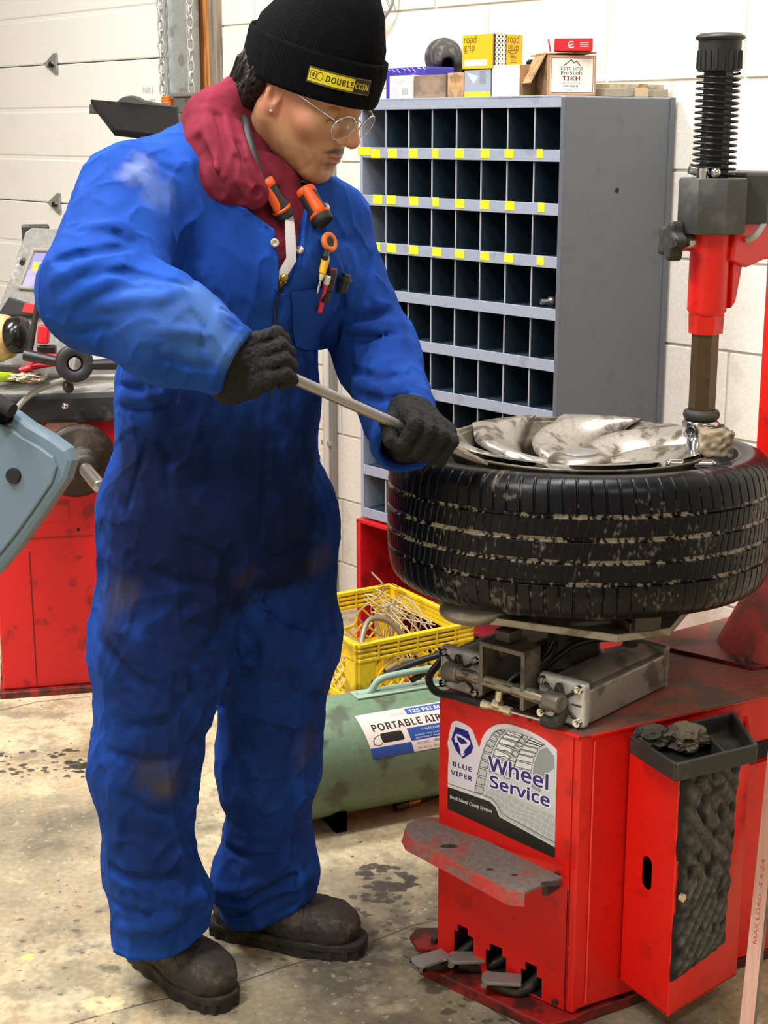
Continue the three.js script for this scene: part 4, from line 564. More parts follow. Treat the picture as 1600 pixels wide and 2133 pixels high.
// ---------- turntable, mast, swing arm and mounting head ----------
const WC = V(0.36, 0, -2.77);
{
  const corners = []; for (let i = 0; i < 4; i++) for (const d of [-0.2, 0.2]) { const a = -0.36 + i * Math.PI / 2 + d; corners.push([WC.x + 0.262 * Math.cos(a), WC.z + 0.262 * Math.sin(a)]); }
  const tt = world(TM, 'turntable', boxUV(prism(corners, 0.722, 0.737, 0.002)), alu);
  world(tt, 'spindle', latheOn(V(WC.x, 0.567, WC.z), V(WC.x, 1, WC.z), [[0.07, 0], [0.075, 0.03], [0.05, 0.06], [0.05, 0.13], [0.09, 0.15], [0.09, 0.156]]), darkSteel);
  for (let i = 0; i < 4; i++) {
    const a = -0.36 + i * Math.PI / 2, c = Math.cos(a), s = Math.sin(a), X = V(c, 0, s), Z = V(-s, 0, c), j = world(tt, 'clamp_jaw', frame(boxUV(merge([bx(0.07, 0.018, 0.06, 0.225, 0.747, 0, 0.003), bx(0.02, 0.05, 0.05, 0.262, 0.765, 0, 0.004)])), V(WC.x, 0, WC.z), X, UP, Z), darkSteel);
    world(tt, 'jaw_bolt', frame(new THREE.CylinderGeometry(0.012, 0.012, 0.024, 16).translate(0.215, 0.709, 0), V(WC.x, 0, WC.z), X, UP, Z), black);
  }
  const lp = at(985, 1285, 2.64); world(tt, 'slide_block', boxUV(sdfMesh(ell(0, 0, 0, 0.062, 0.026, 0.05), V(-0.07, -0.035, -0.06), V(0.07, 0.035, 0.06), 0.006).translate(lp.x, 0.74, lp.z)), alu);
  // mast and arm
  const mc = V(0.815, 0, -2.93), mast = world(TM, 'mast', boxUV(frame(bx(0.13, 0.98, 0.13, 0, 1.05, 0, 0.01), mc, V(Math.cos(0.5), 0, -Math.sin(0.5)), UP, V(Math.sin(0.5), 0, Math.cos(0.5)))), redPaint);
  world(mast, 'mast_foot', boxUV(sdfMesh((() => { const a = cap(V(mc.x, 0.56, mc.z), V(mc.x, 0.72, mc.z), 0.15, 0.075), s = 0.567; return (x, y, z) => Math.max(a(x, y, z), s - y); })(), V(mc.x - 0.18, 0.54, mc.z - 0.18), V(mc.x + 0.18, 0.82, mc.z + 0.18), 0.008), 1), MT(grime(0xb84a44, 0x6b4a42, 0.35, 101, 0.1), 0.7));
  const bp = onH(1555, 1393, 0.567); world(mast, 'foot_plate', boxUV(prism([[bp.x - 0.13, bp.z - 0.1], [bp.x + 0.01, bp.z + 0.01], [bp.x + 0.2, bp.z - 0.06], [bp.x + 0.06, bp.z - 0.2]], 0.566, 0.575, 0.002)), redGrimy); world(mast, 'bolt', new THREE.CylinderGeometry(0.011, 0.011, 0.01, 6).translate(bp.x - 0.005, 0.58, bp.z - 0.025), chrome);
  const sx = 0.566, sz = -2.7, S = (y) => V(sx, y, sz), L = (y0, prof, n = 28) => lathe(prof, n).translate(sx, y0, sz);
  const armTop = 1.465, a0 = V(sx + 0.01, 0, sz), a1 = mc.clone(), ad = a1.clone().sub(a0).normalize(), an = V(-ad.z, 0, ad.x), al = a1.distanceTo(a0);
  const arm = world(TM, 'swing_arm', frame(boxUV(plate(poly([[0.0, 1.36], [0.05, 1.345], [0.1, 1.355], [al, 1.36], [al, armTop + 0.012], [0.02, armTop - 0.01]]), 0.07, 0.004).translate(0, 0, -0.035)), a0, ad, UP, an), redPaint);
  world(arm, 'arm_gusset', frame(boxUV(plate(poly([[0.02, 1.275], [0.034, 1.285], [0.05, 1.35], [0.02, 1.4]]), 0.05, 0.003).translate(0, 0, -0.025)), a0, ad, UP, an), redPaint);
  const sleeve = world(TM, 'shaft_sleeve', boxUV(L(0, [[0.027, 1.262], [0.029, 1.264], [0.034, 1.272], [0.034, 1.41], [0.03, 1.412]])), redPaint);
  world(sleeve, 'hex_collar', boxUV(toCreasedNormals(new THREE.CylinderGeometry(0.031, 0.0295, 0.034, 6), 0.5).rotateY(0.3).translate(sx, 1.248, sz)), redPaint);
  const shaft = world(TM, 'hex_shaft', boxUV(toCreasedNormals(new THREE.CylinderGeometry(0.0235, 0.0235, 0.16, 6), 0.5).rotateY(0.3).translate(sx, 1.16, sz)), MT(grime(0x5c4a34, 0x2e261e, 0.35, 103), 0.38, 0.6));
  world(shaft, 'upper_shaft', boxUV(toCreasedNormals(new THREE.CylinderGeometry(0.0245, 0.0245, 0.2, 6), 0.5).rotateY(0.3).translate(sx, 1.585, sz)), M(0x1b1c1e, 0.45, 0.3));
  const spring = []; for (let i = 0; i <= 17 * 24; i++) { const a = i / 24 * 2 * Math.PI, y = 1.503 + 0.168 * i / (17 * 24); spring.push(V(sx + 0.0355 * Math.cos(a), y, sz + 0.0355 * Math.sin(a))); }
  world(shaft, 'spring', new THREE.TubeGeometry(new THREE.CatmullRomCurve3(spring), 17 * 22, 0.0024, 6), M(0x2a2b2d, 0.3, 0.7));
  const knob = [[0, 1.738], [0.034, 1.736], [0.0415, 1.731], [0.0415, 1.727], [0.036, 1.724]]; world(shaft, 'top_knob', L(0, [[0.0, 1.674], [0.034, 1.674], [0.036, 1.676], [0.036, 1.724], ...knob.slice().reverse()].map(([r, y]) => [r, y])), M(0x1f2022, 0.5));
  for (let i = 0; i < 20; i++) { const a = i / 20 * 6.283; world(shaft, 'knob_rib', cyl(V(sx + 0.036 * Math.cos(a), 1.678, sz + 0.036 * Math.sin(a)), V(sx + 0.036 * Math.cos(a), 1.708, sz + 0.036 * Math.sin(a)), 0.003, 0.002, 6), M(0x17181a, 0.5)); }
  // octagonal black head cover, with its lower lobe over the arm
  const lobes = []; for (let i = 0; i < 8; i++) { const a = (i + 0.5) / 8 * 6.2832 + 0.2; lobes.push([sx + 0.062 * Math.cos(a), sz + 0.062 * Math.sin(a)]); }
  const hm = MT(grime(0x3b3d3c, 0x5a5852, 0.2, 105), 0.5), hc = world(TM, 'head_cover', boxUV(toCreasedNormals(prism(lobes, 1.405, 1.499, 0.004), 0.5)), hm);
  const lb = []; for (let i = 0; i < 8; i++) { const a = (i + 0.5) / 8 * 6.2832; lb.push([sx + 0.075 + 0.05 * Math.cos(a), sz - 0.04 + 0.05 * Math.sin(a)]); } world(hc, 'cover_lobe', boxUV(prism(lb, 1.42, 1.508, 0.006)), hm);
  world(hc, 'clamp_screw', merge([new THREE.CylinderGeometry(0.012, 0.012, 0.016, 6).translate(sx - 0.024, 1.507, sz + 0.026), new THREE.SphereGeometry(0.009, 12, 8).translate(sx - 0.005, 1.508, sz + 0.04), new THREE.CylinderGeometry(0.009, 0.009, 0.02, 8).rotateZ(1.3).translate(sx - 0.036, 1.512, sz + 0.018)]), chrome);
  // star knob on the left of the sleeve
  const k0 = V(sx - 0.03, 1.39, sz + 0.004), k1 = V(sx - 0.075, 1.392, sz + 0.02), star = new THREE.Shape(); for (let i = 0; i <= 60; i++) { const a = i / 60 * 6.2832, r = 0.03 + 0.0055 * Math.cos(5 * a); i ? star.lineTo(r * Math.cos(a), r * Math.sin(a)) : star.moveTo(r * Math.cos(a), r * Math.sin(a)); }
  const kn = world(TM, 'star_knob', plate(star, 0.026, 0.005).applyQuaternion(new THREE.Quaternion().setFromUnitVectors(V(0, 0, 1), k1.clone().sub(k0).normalize())).translate(k1.x + 0.018, k1.y, k1.z - 0.006), blackPl); world(kn, 'knob_stem', cyl(k0, k1.clone().lerp(k0, 0.3), 0.016, 0.018), chrome);
  // mounting head: collar, bent bright foot and the dirty plastic pad
  const hd = world(TM, 'mount_head', boxUV(merge([L(0, [[0.024, 1.077], [0.031, 1.08], [0.033, 1.087], [0.03, 1.094], [0.024, 1.096]])])), blackPl);
  world(hd, 'head_collar', L(0, [[0.022, 1.045], [0.03, 1.047], [0.033, 1.052], [0.033, 1.072], [0.028, 1.078], [0.02, 1.078]]), chrome);
  for (const [a, r] of [[2.2, 0.011], [1.2, 0.011], [0.4, 0.01]]) world(hd, 'set_screw', latheOn(V(sx + 0.03 * Math.cos(a), 1.062, sz + 0.03 * Math.sin(a)), V(sx + 0.05 * Math.cos(a), 1.062, sz + 0.05 * Math.sin(a)), [[r, 0], [r, 0.01], [r * 0.6, 0.012], [r * 0.5, 0.006], [0, 0.006]], 6), M(0x5a5a58, 0.3, 0.8));
  const f0 = V(sx - 0.01, 1.05, sz + 0.01); const footS = cap(f0, at(1450, 925, 2.66), 0.017, 0.014), foot2 = cap(at(1450, 925, 2.66), at(1445, 968, 2.63), 0.014, 0.011), foot3 = cap(at(1395, 966, 2.62), at(1480, 968, 2.62), 0.008, 0.011), cen = at(1445, 930, 2.65);
  world(hd, 'head_foot', sdfMesh((x, y, z) => smin(smin(footS(x, y, z), foot2(x, y, z), 0.012), foot3(x, y, z), 0.014), cen.clone().add(V(-0.08, -0.07, -0.09)), cen.clone().add(V(0.08, 0.09, 0.06)), 0.0035), chrome);
  const pc = at(1490, 922, 2.65); world(hd, 'plastic_pad', boxUV(sdfMesh((() => { return (x, y, z) => { const q = [Math.abs(x) - 0.022, Math.abs(y) - 0.016, Math.abs(z) - 0.016], o = Math.hypot(Math.max(q[0], 0), Math.max(q[1], 0), Math.max(q[2], 0)) + Math.min(Math.max(...q), 0) - 0.007; return o + 0.004 * n3(x * 60, y * 60, z * 60); }; })(), V(-0.04, -0.035, -0.035), V(0.04, 0.035, 0.035), 0.0035).translate(pc.x, pc.y, pc.z)), MT(grime(0xa08f78, 0x5a4d3e, 0.35, 107), 0.7));
  // grey cable on the arm
  world(TM, 'control_cable', tube([at(1600, 440, 2.72), at(1588, 470, 2.7), at(1572, 492, 2.69), at(1556, 500, 2.7)], 0.006), M(0xb4b4b2, 0.5));
}
// crumpled bits lying in the tray
for (const [px, py, s, lab, c] of [[1362, 1524, 0.031, 'crumpled dark rag in the left compartment of the black tray', 0x4a463e], [1430, 1532, 0.037, 'crumpled dry leaf with a point in the middle of the black tray', 0x6a604c]]) {
  const q = onH(px, py, 0.566), t = thing(c === 0x4a463e ? 'crumpled_rag' : 'dry_leaf', lab, c === 0x4a463e ? 'rag' : 'leaf', [q.x, 0.538, q.z]);
  const g = new THREE.IcosahedronGeometry(s, 12), p = g.attributes.position; for (let i = 0; i < p.count; i++) { const v = V().fromBufferAttribute(p, i), d = 1 + 0.55 * (1 - Math.abs(fbm3(v.x * 22 + px, v.y * 22, v.z * 22, 3)) * 2.2); v.multiplyScalar(clamp(d * 0.75, 0.45, 1.3)); v.y = v.y * 0.6; p.setXYZ(i, v.x, v.y, v.z); } g.computeBoundingBox(); g.translate(0, -g.boundingBox.min.y, 0); g.computeVertexNormals();
  part(t, 'fold', boxUV(g), MT(grime(c, 0x2e2a24, 0.4, px), 0.85));
}
// ---------- the wheel on the turntable ----------
{
  const wheel = thing('car_wheel', 'dirty alloy car wheel with a black tyre lying flat on the turntable', 'wheel', [WC.x, 0, WC.z]), R = 0.354;
  // tyre: profile from the inner top bead, over the tread, to the lower bead
  const prof = [], top = 1.03, bot = 0.785;
  const add = (r, y, k = 0) => prof.push([r, y, k]);
  add(0.236, 0.985); add(0.24, 1.0); add(0.25, 1.006); add(0.256, 1.0035); add(0.264, 1.01); add(0.274, 1.017); add(0.285, 1.0245); add(0.286, 1.0265); add(0.29, 1.027); add(0.291, 1.0255); add(0.3, 1.029); add(0.312, 1.0305); add(0.322, 1.029); add(0.331, 1.025, 0.3); add(0.339, 1.018, 0.7); add(0.3455, 1.009, 1);
  const grooves = [0.9676, 0.929, 0.891, 0.854], ys = []; for (let i = 0; i <= 60; i++) ys.push(lerp(1.001, 0.812, i / 60)); for (const g of grooves) for (const q of [-0.0055, -0.0045, -0.003, 0, 0.003, 0.0045, 0.0055]) ys.push(g + q);
  ys.sort((a, b) => b - a);
  for (const y of ys) { const c = (y - 0.907) / 0.1; let r = R - 0.0085 * Math.pow(Math.abs(c), 4), k = 1; for (const g of grooves) { const d = Math.abs(y - g); if (d < 0.0045) { r -= 0.006 * (1 - sstep(0.003, 0.0045, d)); k = d < 0.004 ? 2 : 1; } } add(r, y, k); }
  add(0.344, 0.804, 1); add(0.337, 0.796, 0.7); add(0.328, 0.789, 0.3); add(0.31, 0.786); add(0.285, 0.79); add(0.26, 0.798); add(0.242, 0.806);
  const NA = 2200, NP = prof.length, pos = new Float32Array(NA * NP * 3), col = new Float32Array(NA * NP * 3), idx = [];
  const PITCHN = 92;                                                // sipes round the wheel
  for (let i = 0; i < NA; i++) { const a = i / NA * 2 * Math.PI, ca = Math.cos(a), sa = Math.sin(a);
    for (let j = 0; j < NP; j++) { let [r, y, k] = prof[j]; const o = (i * NP + j) * 3;
      let cut = 0; if (k > 0) {
        const shoulder = y > 0.972 || y < 0.849, skew = shoulder ? 0.18 * (y > 0.9 ? 1 - (y - 0.972) / 0.06 : 0) : (y - 0.907) * 14 * (1 + 0), ph = a * PITCHN * (shoulder ? 1 : 1.5) / (2 * Math.PI) + skew, fr = ph - Math.floor(ph), d = Math.min(fr, 1 - fr), wob = 0.5 + 0.5 * n2(Math.floor(ph) * 3.1, Math.floor((y - 0.7) * 24));
        cut = (1 - sstep(shoulder ? 0.05 : 0.05, shoulder ? 0.09 : 0.1, d)) * (k === 2 ? 0 : Math.min(k, 1)) * (shoulder ? 1 : 0.55 + 0.45 * wob); r -= (shoulder ? 0.003 : 0.0018) * cut;
      }
      pos[o] = r * ca; pos[o + 1] = y; pos[o + 2] = r * sa;
      const dn = fbm3(ca * 3, y * 14, sa * 3, 3), df = fbm3(ca * 26, y * 70, sa * 26, 3), mud = k === 2 ? sstep(-0.05, 0.4, dn * 0.9 + df * 1.4) : sstep(0.6, 0.9, dn + df + (y < 0.84 ? 0.22 : 0)) * 0.5 + 0.5 * cut * sstep(0.3, 0.6, dn + df + (y < 0.845 ? 0.3 : 0));
      const c = mixc([0.003, 0.0034, 0.005], [0.42, 0.37, 0.27], clamp(mud, 0, 1) * (k === 2 ? 0.85 : 0.4)); col[o] = c[0]; col[o + 1] = c[1]; col[o + 2] = c[2]; } }
  for (let i = 0; i < NA; i++) for (let j = 0; j < NP - 1; j++) { const a = i * NP + j, b = ((i + 1) % NA) * NP + j; idx.push(a, a + 1, b, b, a + 1, b + 1); }
  const g = new THREE.BufferGeometry(); g.setAttribute('position', new THREE.BufferAttribute(pos, 3)); g.setAttribute('color', new THREE.BufferAttribute(col, 3)); g.setIndex(idx); g.computeVertexNormals();
  { const n = g.attributes.normal, q = Math.floor(NP / 2) * 3; if (n.array[q] < 0) { for (let i = 0; i < idx.length; i += 3) { const t = idx[i + 1]; idx[i + 1] = idx[i + 2]; idx[i + 2] = t; } g.setIndex(idx); g.computeVertexNormals(); } }
  g.translate(0, -0.907, 0).rotateX(-0.05).translate(0, 0.889, 0); part(wheel, 'tire', g, dull(new THREE.MeshStandardMaterial({ vertexColors: true, roughness: 0.32 }), 0.4));
  // rim
  const dirty = MT(grime(0x98938a, 0x463d30, 0.38, 111, 0.1), 0.36, 0.6), barrelM = MT(grime(0x76705f, 0x3a3226, 0.5, 113, 0.14), 0.55, 0.4);
  const rim = part(wheel, 'alloy_rim', boxUV(lathe([[0.2, 0.812], [0.236, 0.805], [0.24, 0.8], [0.242, 0.79], [0.246, 0.788], [0.246, 0.8], [0.236, 0.82], [0.205, 0.835], [0.202, 0.9], [0.225, 0.985], [0.238, 1.0], [0.2425, 1.022], [0.2475, 1.024], [0.2475, 1.019], [0.244, 1.0175], [0.2405, 1.0165], [0.236, 1.014], [0.229, 0.99], [0.214, 0.985], [0.198, 0.9], [0.197, 0.84], [0.2, 0.812]].reverse(), 96)), barrelM);
  const NS = 7, NU = 26, NW = 12;
  for (let k = 0; k < NS; k++) { // each spoke a twisted vane rising from the hub to the rim's edge
    const a0 = 0.05 + k * 2 * Math.PI / NS, pos2 = [], id2 = [];
    for (let side = 0; side < 2; side++) for (let i = 0; i <= NU; i++) for (let j = 0; j <= NW; j++) {
      const t = i / NU, w = j / NW * 2 - 1, r = lerp(0.03, 0.2405, t), sw = 0.62 * t * t - 0.1, half = (lerp(0.02, 0.083, Math.pow(t, 0.8)) + 0.012 * Math.sin(t * 3.1)) * (t > 0.9 ? 1 + (t - 0.9) * 0.8 : 1), ang = a0 + sw + w * half / Math.max(r, 0.05) * (w < 0 ? 0.95 : 0.8);
      let y = 0.985 + 0.045 * Math.pow(t, 1.2) + 0.012 * Math.sin(t * Math.PI) - 0.05 * (w + 1) * 0.5 * Math.sin(Math.min(1, t * 1.1) * Math.PI) - 0.02 * Math.pow(Math.abs(w), 6) * (1 - sstep(0.85, 1, t)) + 0.004 * Math.cos(w * 3) * (1 - t);
      if (side) y -= lerp(0.03, 0.02, t) * (1 - 0.8 * Math.pow(Math.abs(w), 4));
      pos2.push(r * Math.cos(ang), y, r * Math.sin(ang));
    }
    const q = (NU + 1) * (NW + 1), at2 = (s, i, j) => s * q + i * (NW + 1) + j;
    for (let i = 0; i < NU; i++) for (let j = 0; j < NW; j++) { id2.push(at2(0, i, j), at2(0, i, j + 1), at2(0, i + 1, j), at2(0, i + 1, j), at2(0, i, j + 1), at2(0, i + 1, j + 1)); id2.push(at2(1, i, j), at2(1, i + 1, j), at2(1, i, j + 1), at2(1, i + 1, j), at2(1, i + 1, j + 1), at2(1, i, j + 1)); }
    for (let i = 0; i < NU; i++) for (const j of [0, NW]) { const f = j ? [at2(0, i, j), at2(1, i, j), at2(0, i + 1, j), at2(0, i + 1, j), at2(1, i, j), at2(1, i + 1, j)] : [at2(0, i, j), at2(0, i + 1, j), at2(1, i, j), at2(0, i + 1, j), at2(1, i + 1, j), at2(1, i, j)]; id2.push(...f); }
    const sg = new THREE.BufferGeometry(); sg.setAttribute('position', new THREE.Float32BufferAttribute(pos2, 3)); sg.setIndex(id2.reduce((m, v, i) => { if (i % 3 === 0) m.push(id2[i], id2[i + 2], id2[i + 1]); return m; }, []));
    const fl = toCreasedNormals(sg, 0.9); part(rim, 'spoke', boxUV(fl, 2), dirty);
  }
  part(rim, 'hub', boxUV(lathe([[0, 0.94], [0.06, 0.94], [0.064, 0.97], [0.058, 0.99], [0.046, 0.9985], [0.036, 1.0], [0, 1.0]], 40)), dirty);
  part(rim, 'hub_cap', lathe([[0.033, 0.999], [0.033, 1.003], [0.03, 1.0055], [0.012, 1.007], [0, 1.0072]], 40), M(0x8f8c86, 0.35, 0.4));
  part(rim, 'barrel_disc', lathe([[0, 0.83], [0.19, 0.83], [0.19, 0.838], [0, 0.838]], 48), M(0x1c1916, 0.9));  // dark disc closing the barrel under the spokes
  const va = 1.2; part(rim, 'valve_stem', cyl(V(0.222 * Math.cos(va), 0.99, 0.222 * Math.sin(va)), V(0.212 * Math.cos(va), 1.025, 0.212 * Math.sin(va)), 0.005, 0.004), black);
}
// ---------- the mechanic ----------
const PC = at(430, 2040, 2.66).setY(0);
const man = thing('person', 'standing mechanic in a blue coverall, maroon hood and black knit hat, bending over the wheel with a tire iron in both hands', 'person', [PC.x, 0, PC.z]);
man.userData.label = 'mechanic in blue coverall and black knit hat levering at the wheel with a long bar';
const J = (px, py, d) => at(px, py, d);
const FACE = V(0.72, 0, 0.69).normalize(), LEFT = V(0.69, 0, -0.72).normalize();
// bare shape of the coverall, before folds
const bodyParts = (() => {
  const torso = [cap(J(405, 1085, 2.69), J(540, 1085, 2.79), 0.15, 0.142), cap(J(450, 1060, 2.74), J(452, 830, 2.73), 0.176, 0.17), cap(J(452, 830, 2.73), J(492, 560, 2.71), 0.168, 0.158, FACE, 0.92), cap(J(292, 404, 2.63), J(470, 400, 2.71), 0.084, 0.12), cap(J(470, 400, 2.71), J(668, 470, 2.80), 0.115, 0.076), cap(J(430, 340, 2.75), J(540, 430, 2.74), 0.05, 0.05), cap(J(660, 420, 2.73), J(726, 452, 2.79), 0.03, 0.026), cap(J(560, 560, 2.64), J(640, 560, 2.71), 0.085, 0.075), cap(J(330, 470, 2.68), J(380, 560, 2.70), 0.1, 0.1)];
  const armR = [cap(J(278, 424, 2.61), J(206, 600, 2.45), 0.098, 0.09), cap(J(206, 612, 2.45), J(350, 684, 2.41), 0.088, 0.083), cap(J(350, 684, 2.41), J(500, 762, 2.385), 0.083, 0.053)];
  const armL = [cap(J(672, 474, 2.80), J(782, 730, 2.77), 0.078, 0.072), cap(J(790, 748, 2.76), J(852, 930, 2.53), 0.072, 0.06)];
  const legR = [cap(J(378, 1100, 2.67), J(338, 1340, 2.63), 0.142, 0.124), cap(J(338, 1340, 2.63), J(303, 1600, 2.60), 0.122, 0.093), cap(J(303, 1600, 2.60), J(311, 1800, 2.60), 0.093, 0.075), cap(J(311, 1800, 2.60), J(336, 1985, 2.61), 0.078, 0.084), cap(J(345, 1872, 2.58), J(385, 1872, 2.60), 0.07, 0.052)];
  const legL = [cap(J(552, 1100, 2.79), J(578, 1330, 2.78), 0.135, 0.112), cap(J(578, 1330, 2.78), J(560, 1600, 2.78), 0.112, 0.094), cap(J(560, 1600, 2.78), J(556, 1760, 2.79), 0.094, 0.076), cap(J(556, 1760, 2.79), J(552, 1905, 2.80), 0.08, 0.088), cap(J(505, 1838, 2.76), J(606, 1818, 2.77), 0.062, 0.052)];
  const fold = (L, k) => (x, y, z) => { let d = L[0](x, y, z); for (let i = 1; i < L.length; i++) d = smin(d, L[i](x, y, z), k); return d; };
  return { torso: fold(torso, 0.07), armR: fold(armR, 0.035), armL: fold(armL, 0.035), legR: fold(legR, 0.04), legL: fold(legL, 0.04) };
})();
const base0 = (x, y, z) => { const t = bodyParts.torso(x, y, z); let d = y < 1.05 ? smin(smin(t, bodyParts.legR(x, y, z), 0.06), bodyParts.legL(x, y, z), 0.03) : t; if (y > 0.9) d = smin(smin(d, bodyParts.armR(x, y, z), 0.022), bodyParts.armL(x, y, z), 0.026); return d; };
function march(px, py, sdf, from = 1.9) { // where a photograph ray meets a surface, or passes nearest to it
  const r = ray(px, py); r.normalize(); let t = from, best = 1e9, bt = t; for (let i = 0; i < 220; i++) { const d = sdf(r.x * t, EYE + r.y * t, r.z * t); if (d < best) { best = d; bt = t; } if (d < 0.0005) break; t += Math.max(d * 0.7, 0.0004); if (t > 3.6) break; } return V(r.x * bt, EYE + r.y * bt, r.z * bt);
}
const grad = (sdf, p, e = 0.003) => V(sdf(p.x + e, p.y, p.z) - sdf(p.x - e, p.y, p.z), sdf(p.x, p.y + e, p.z) - sdf(p.x, p.y - e, p.z), sdf(p.x, p.y, p.z + e) - sdf(p.x, p.y, p.z - e)).normalize();
// folds of the cloth: [width, depth (+ furrow, - ridge), points along the fold]; each lies on the surface as a 3-D line
const FOLDS = [
  [9, 11, [[110, 548], [200, 522], [285, 514]]], [9, 8, [[205, 572], [280, 566], [345, 582], [400, 600]]], [10, 7, [[230, 478], [262, 500], [290, 508]]], [12, -9, [[120, 640], [180, 605], [250, 580]]], [13, -9, [[190, 640], [260, 628], [330, 622], [390, 606]]], [12, -8, [[100, 590], [140, 570], [200, 545]]], [12, -6, [[150, 480], [220, 470], [290, 480]]], [9, 6, [[130, 690], [190, 690], [250, 680]]], [10, -6, [[300, 690], [380, 690], [440, 700]]], [8, 6, [[390, 640], [420, 680], [430, 740]]], [9, -6, [[450, 650], [490, 670], [515, 690]]], [8, 5, [[320, 740], [390, 760], [450, 770]]],
  [10, 7, [[405, 330], [425, 400], [470, 470]]], [12, -5, [[250, 340], [300, 380], [340, 440]]], [10, 5, [[300, 310], [330, 340], [380, 370]]], [9, 5, [[400, 470], [410, 540], [400, 600]]], [7, 8, [[582, 612], [572, 660], [566, 740], [562, 800]]], [9, -5, [[598, 600], [592, 660], [588, 740]]], [9, 7, [[600, 650], [608, 700], [640, 735], [690, 730]]], [10, 14, [[716, 560], [708, 640], [696, 700], [668, 765]]], [9, -6, [[740, 520], [730, 590], [720, 650]]],
  [10, 8, [[700, 660], [760, 664], [820, 650]]], [9, 6, [[705, 700], [760, 706], [840, 700]]], [12, -7, [[700, 680], [770, 686], [840, 672]]], [10, 7, [[720, 770], [790, 790], [860, 780]]], [10, 6, [[740, 820], [800, 836], [880, 822]]], [12, -6, [[730, 795], [800, 812], [870, 800]]], [9, 6, [[775, 520], [770, 580], [765, 640]]], [9, 6, [[650, 480], [700, 500], [740, 500]]],
  [9, 8, [[240, 800], [290, 815], [350, 805]]], [10, 6, [[240, 845], [300, 850], [370, 830]]], [11, -7, [[245, 825], [300, 830], [360, 820]]], [7, 7, [[302, 925], [284, 990], [264, 1075]]], [6, 6, [[222, 870], [232, 930], [226, 990]]], [11, 6, [[330, 890], [350, 960], [345, 1040]]], [10, 5, [[420, 870], [440, 950], [430, 1050]]], [10, 5, [[640, 830], [630, 920], [640, 1000]]], [9, 5, [[560, 880], [556, 960], [552, 1060], [536, 1150]]],
  [12, 10, [[532, 1190], [560, 1150], [620, 1130], [680, 1125]]], [11, 10, [[528, 1200], [500, 1260], [470, 1310], [420, 1350]]], [11, 9, [[534, 1200], [560, 1260], [600, 1300], [660, 1310]]], [14, -8, [[545, 1240], [580, 1290], [640, 1330]]], [12, 7, [[510, 1210], [440, 1220], [360, 1210], [300, 1180]]], [11, 6, [[500, 1170], [430, 1150], [370, 1120]]], [13, -6, [[500, 1230], [430, 1270], [370, 1290]]], [12, 16, [[520, 1235], [505, 1300], [485, 1380], [460, 1470], [432, 1545]]],
  [13, 6, [[215, 1330], [260, 1400], [330, 1440]]], [13, 6, [[400, 1440], [340, 1500], [250, 1520]]], [14, -6, [[240, 1440], [300, 1480], [380, 1480]]], [12, 5, [[220, 1560], [300, 1590], [380, 1580]]], [12, 5, [[250, 1650], [310, 1690], [390, 1680]]], [13, 5, [[590, 1380], [630, 1440], [680, 1450]]], [13, 5, [[500, 1480], [560, 1520], [650, 1520]]], [12, 5, [[480, 1600], [550, 1640], [630, 1620]]], [12, -6, [[230, 1600], [250, 1700], [240, 1780]]],
  [11, 12, [[222, 1800], [270, 1830], [330, 1840], [390, 1815]]], [12, -12, [[330, 1865], [390, 1880], [440, 1870]]], [9, 12, [[370, 1815], [400, 1840], [420, 1850]]], [10, 11, [[300, 1965], [360, 1945], [430, 1905]]], [12, -9, [[240, 1930], [300, 1935], [380, 1910]]], [10, 8, [[225, 1870], [270, 1900], [330, 1905]]],
  [11, 13, [[455, 1870], [520, 1880], [580, 1850], [645, 1800]]], [14, -14, [[600, 1845], [635, 1830], [655, 1815]]], [9, 10, [[595, 1855], [620, 1835], [645, 1825]]], [11, 9, [[470, 1905], [540, 1895], [620, 1860]]], [12, -8, [[445, 1850], [500, 1855], [560, 1835]]], [10, 8, [[470, 1760], [520, 1790], [590, 1785]]], [12, -6, [[470, 1720], [530, 1740], [610, 1735]]],
].map(([w, k, pts]) => ({ w: w * 0.00078, k: k * 0.002, p: pts.map(([x, y]) => march(x, y, base0)).filter(Boolean) })).filter((f) => f.p.length > 1).map((f) => { const b = new THREE.Box3().setFromPoints(f.p).expandByScalar(f.w * 2.6); return { ...f, b }; });
// V opening at the neck, as an outline on a plane before the chest
const vc = march(590, 520, base0), vn = V(0.38, 0.14, 0.91).normalize(), vx = V(vn.z, 0, -vn.x).normalize(), vy = vn.clone().cross(vx);
const VP = [[450, 300], [500, 390], [516, 424], [545, 445], [578, 474], [584, 540], [586, 612], [596, 600], [622, 520], [640, 470], [660, 405], [690, 320], [600, 220], [500, 220]].map(([x, y]) => { const q = onPlane(x, y, vc, vn).sub(vc); return [q.dot(vx), q.dot(vy)]; });
function polyDist(P, x, y) { let d = 1e9, s = 1; for (let i = 0, j = P.length - 1; i < P.length; j = i, i++) { const ex = P[j][0] - P[i][0], ey = P[j][1] - P[i][1], wx = x - P[i][0], wy = y - P[i][1], t = clamp((wx * ex + wy * ey) / (ex * ex + ey * ey), 0, 1), bxx = wx - ex * t, byy = wy - ey * t; d = Math.min(d, bxx * bxx + byy * byy); const c1 = y >= P[i][1], c2 = y < P[j][1], c3 = ex * wy > ey * wx; if ((c1 && c2 && c3) || (!c1 && !c2 && !c3)) s = -s; } return s * Math.sqrt(d); }
function vee(x, y, z) { const dx = x - vc.x, dy = y - vc.y, dz = z - vc.z; const w = dx * vn.x + dy * vn.y + dz * vn.z; if (w < -0.2 || y < 1.24 || y > 1.62) return 1; return polyDist(VP, dx * vx.x + dz * vx.z, dx * vy.x + dy * vy.y + dz * vy.z); }
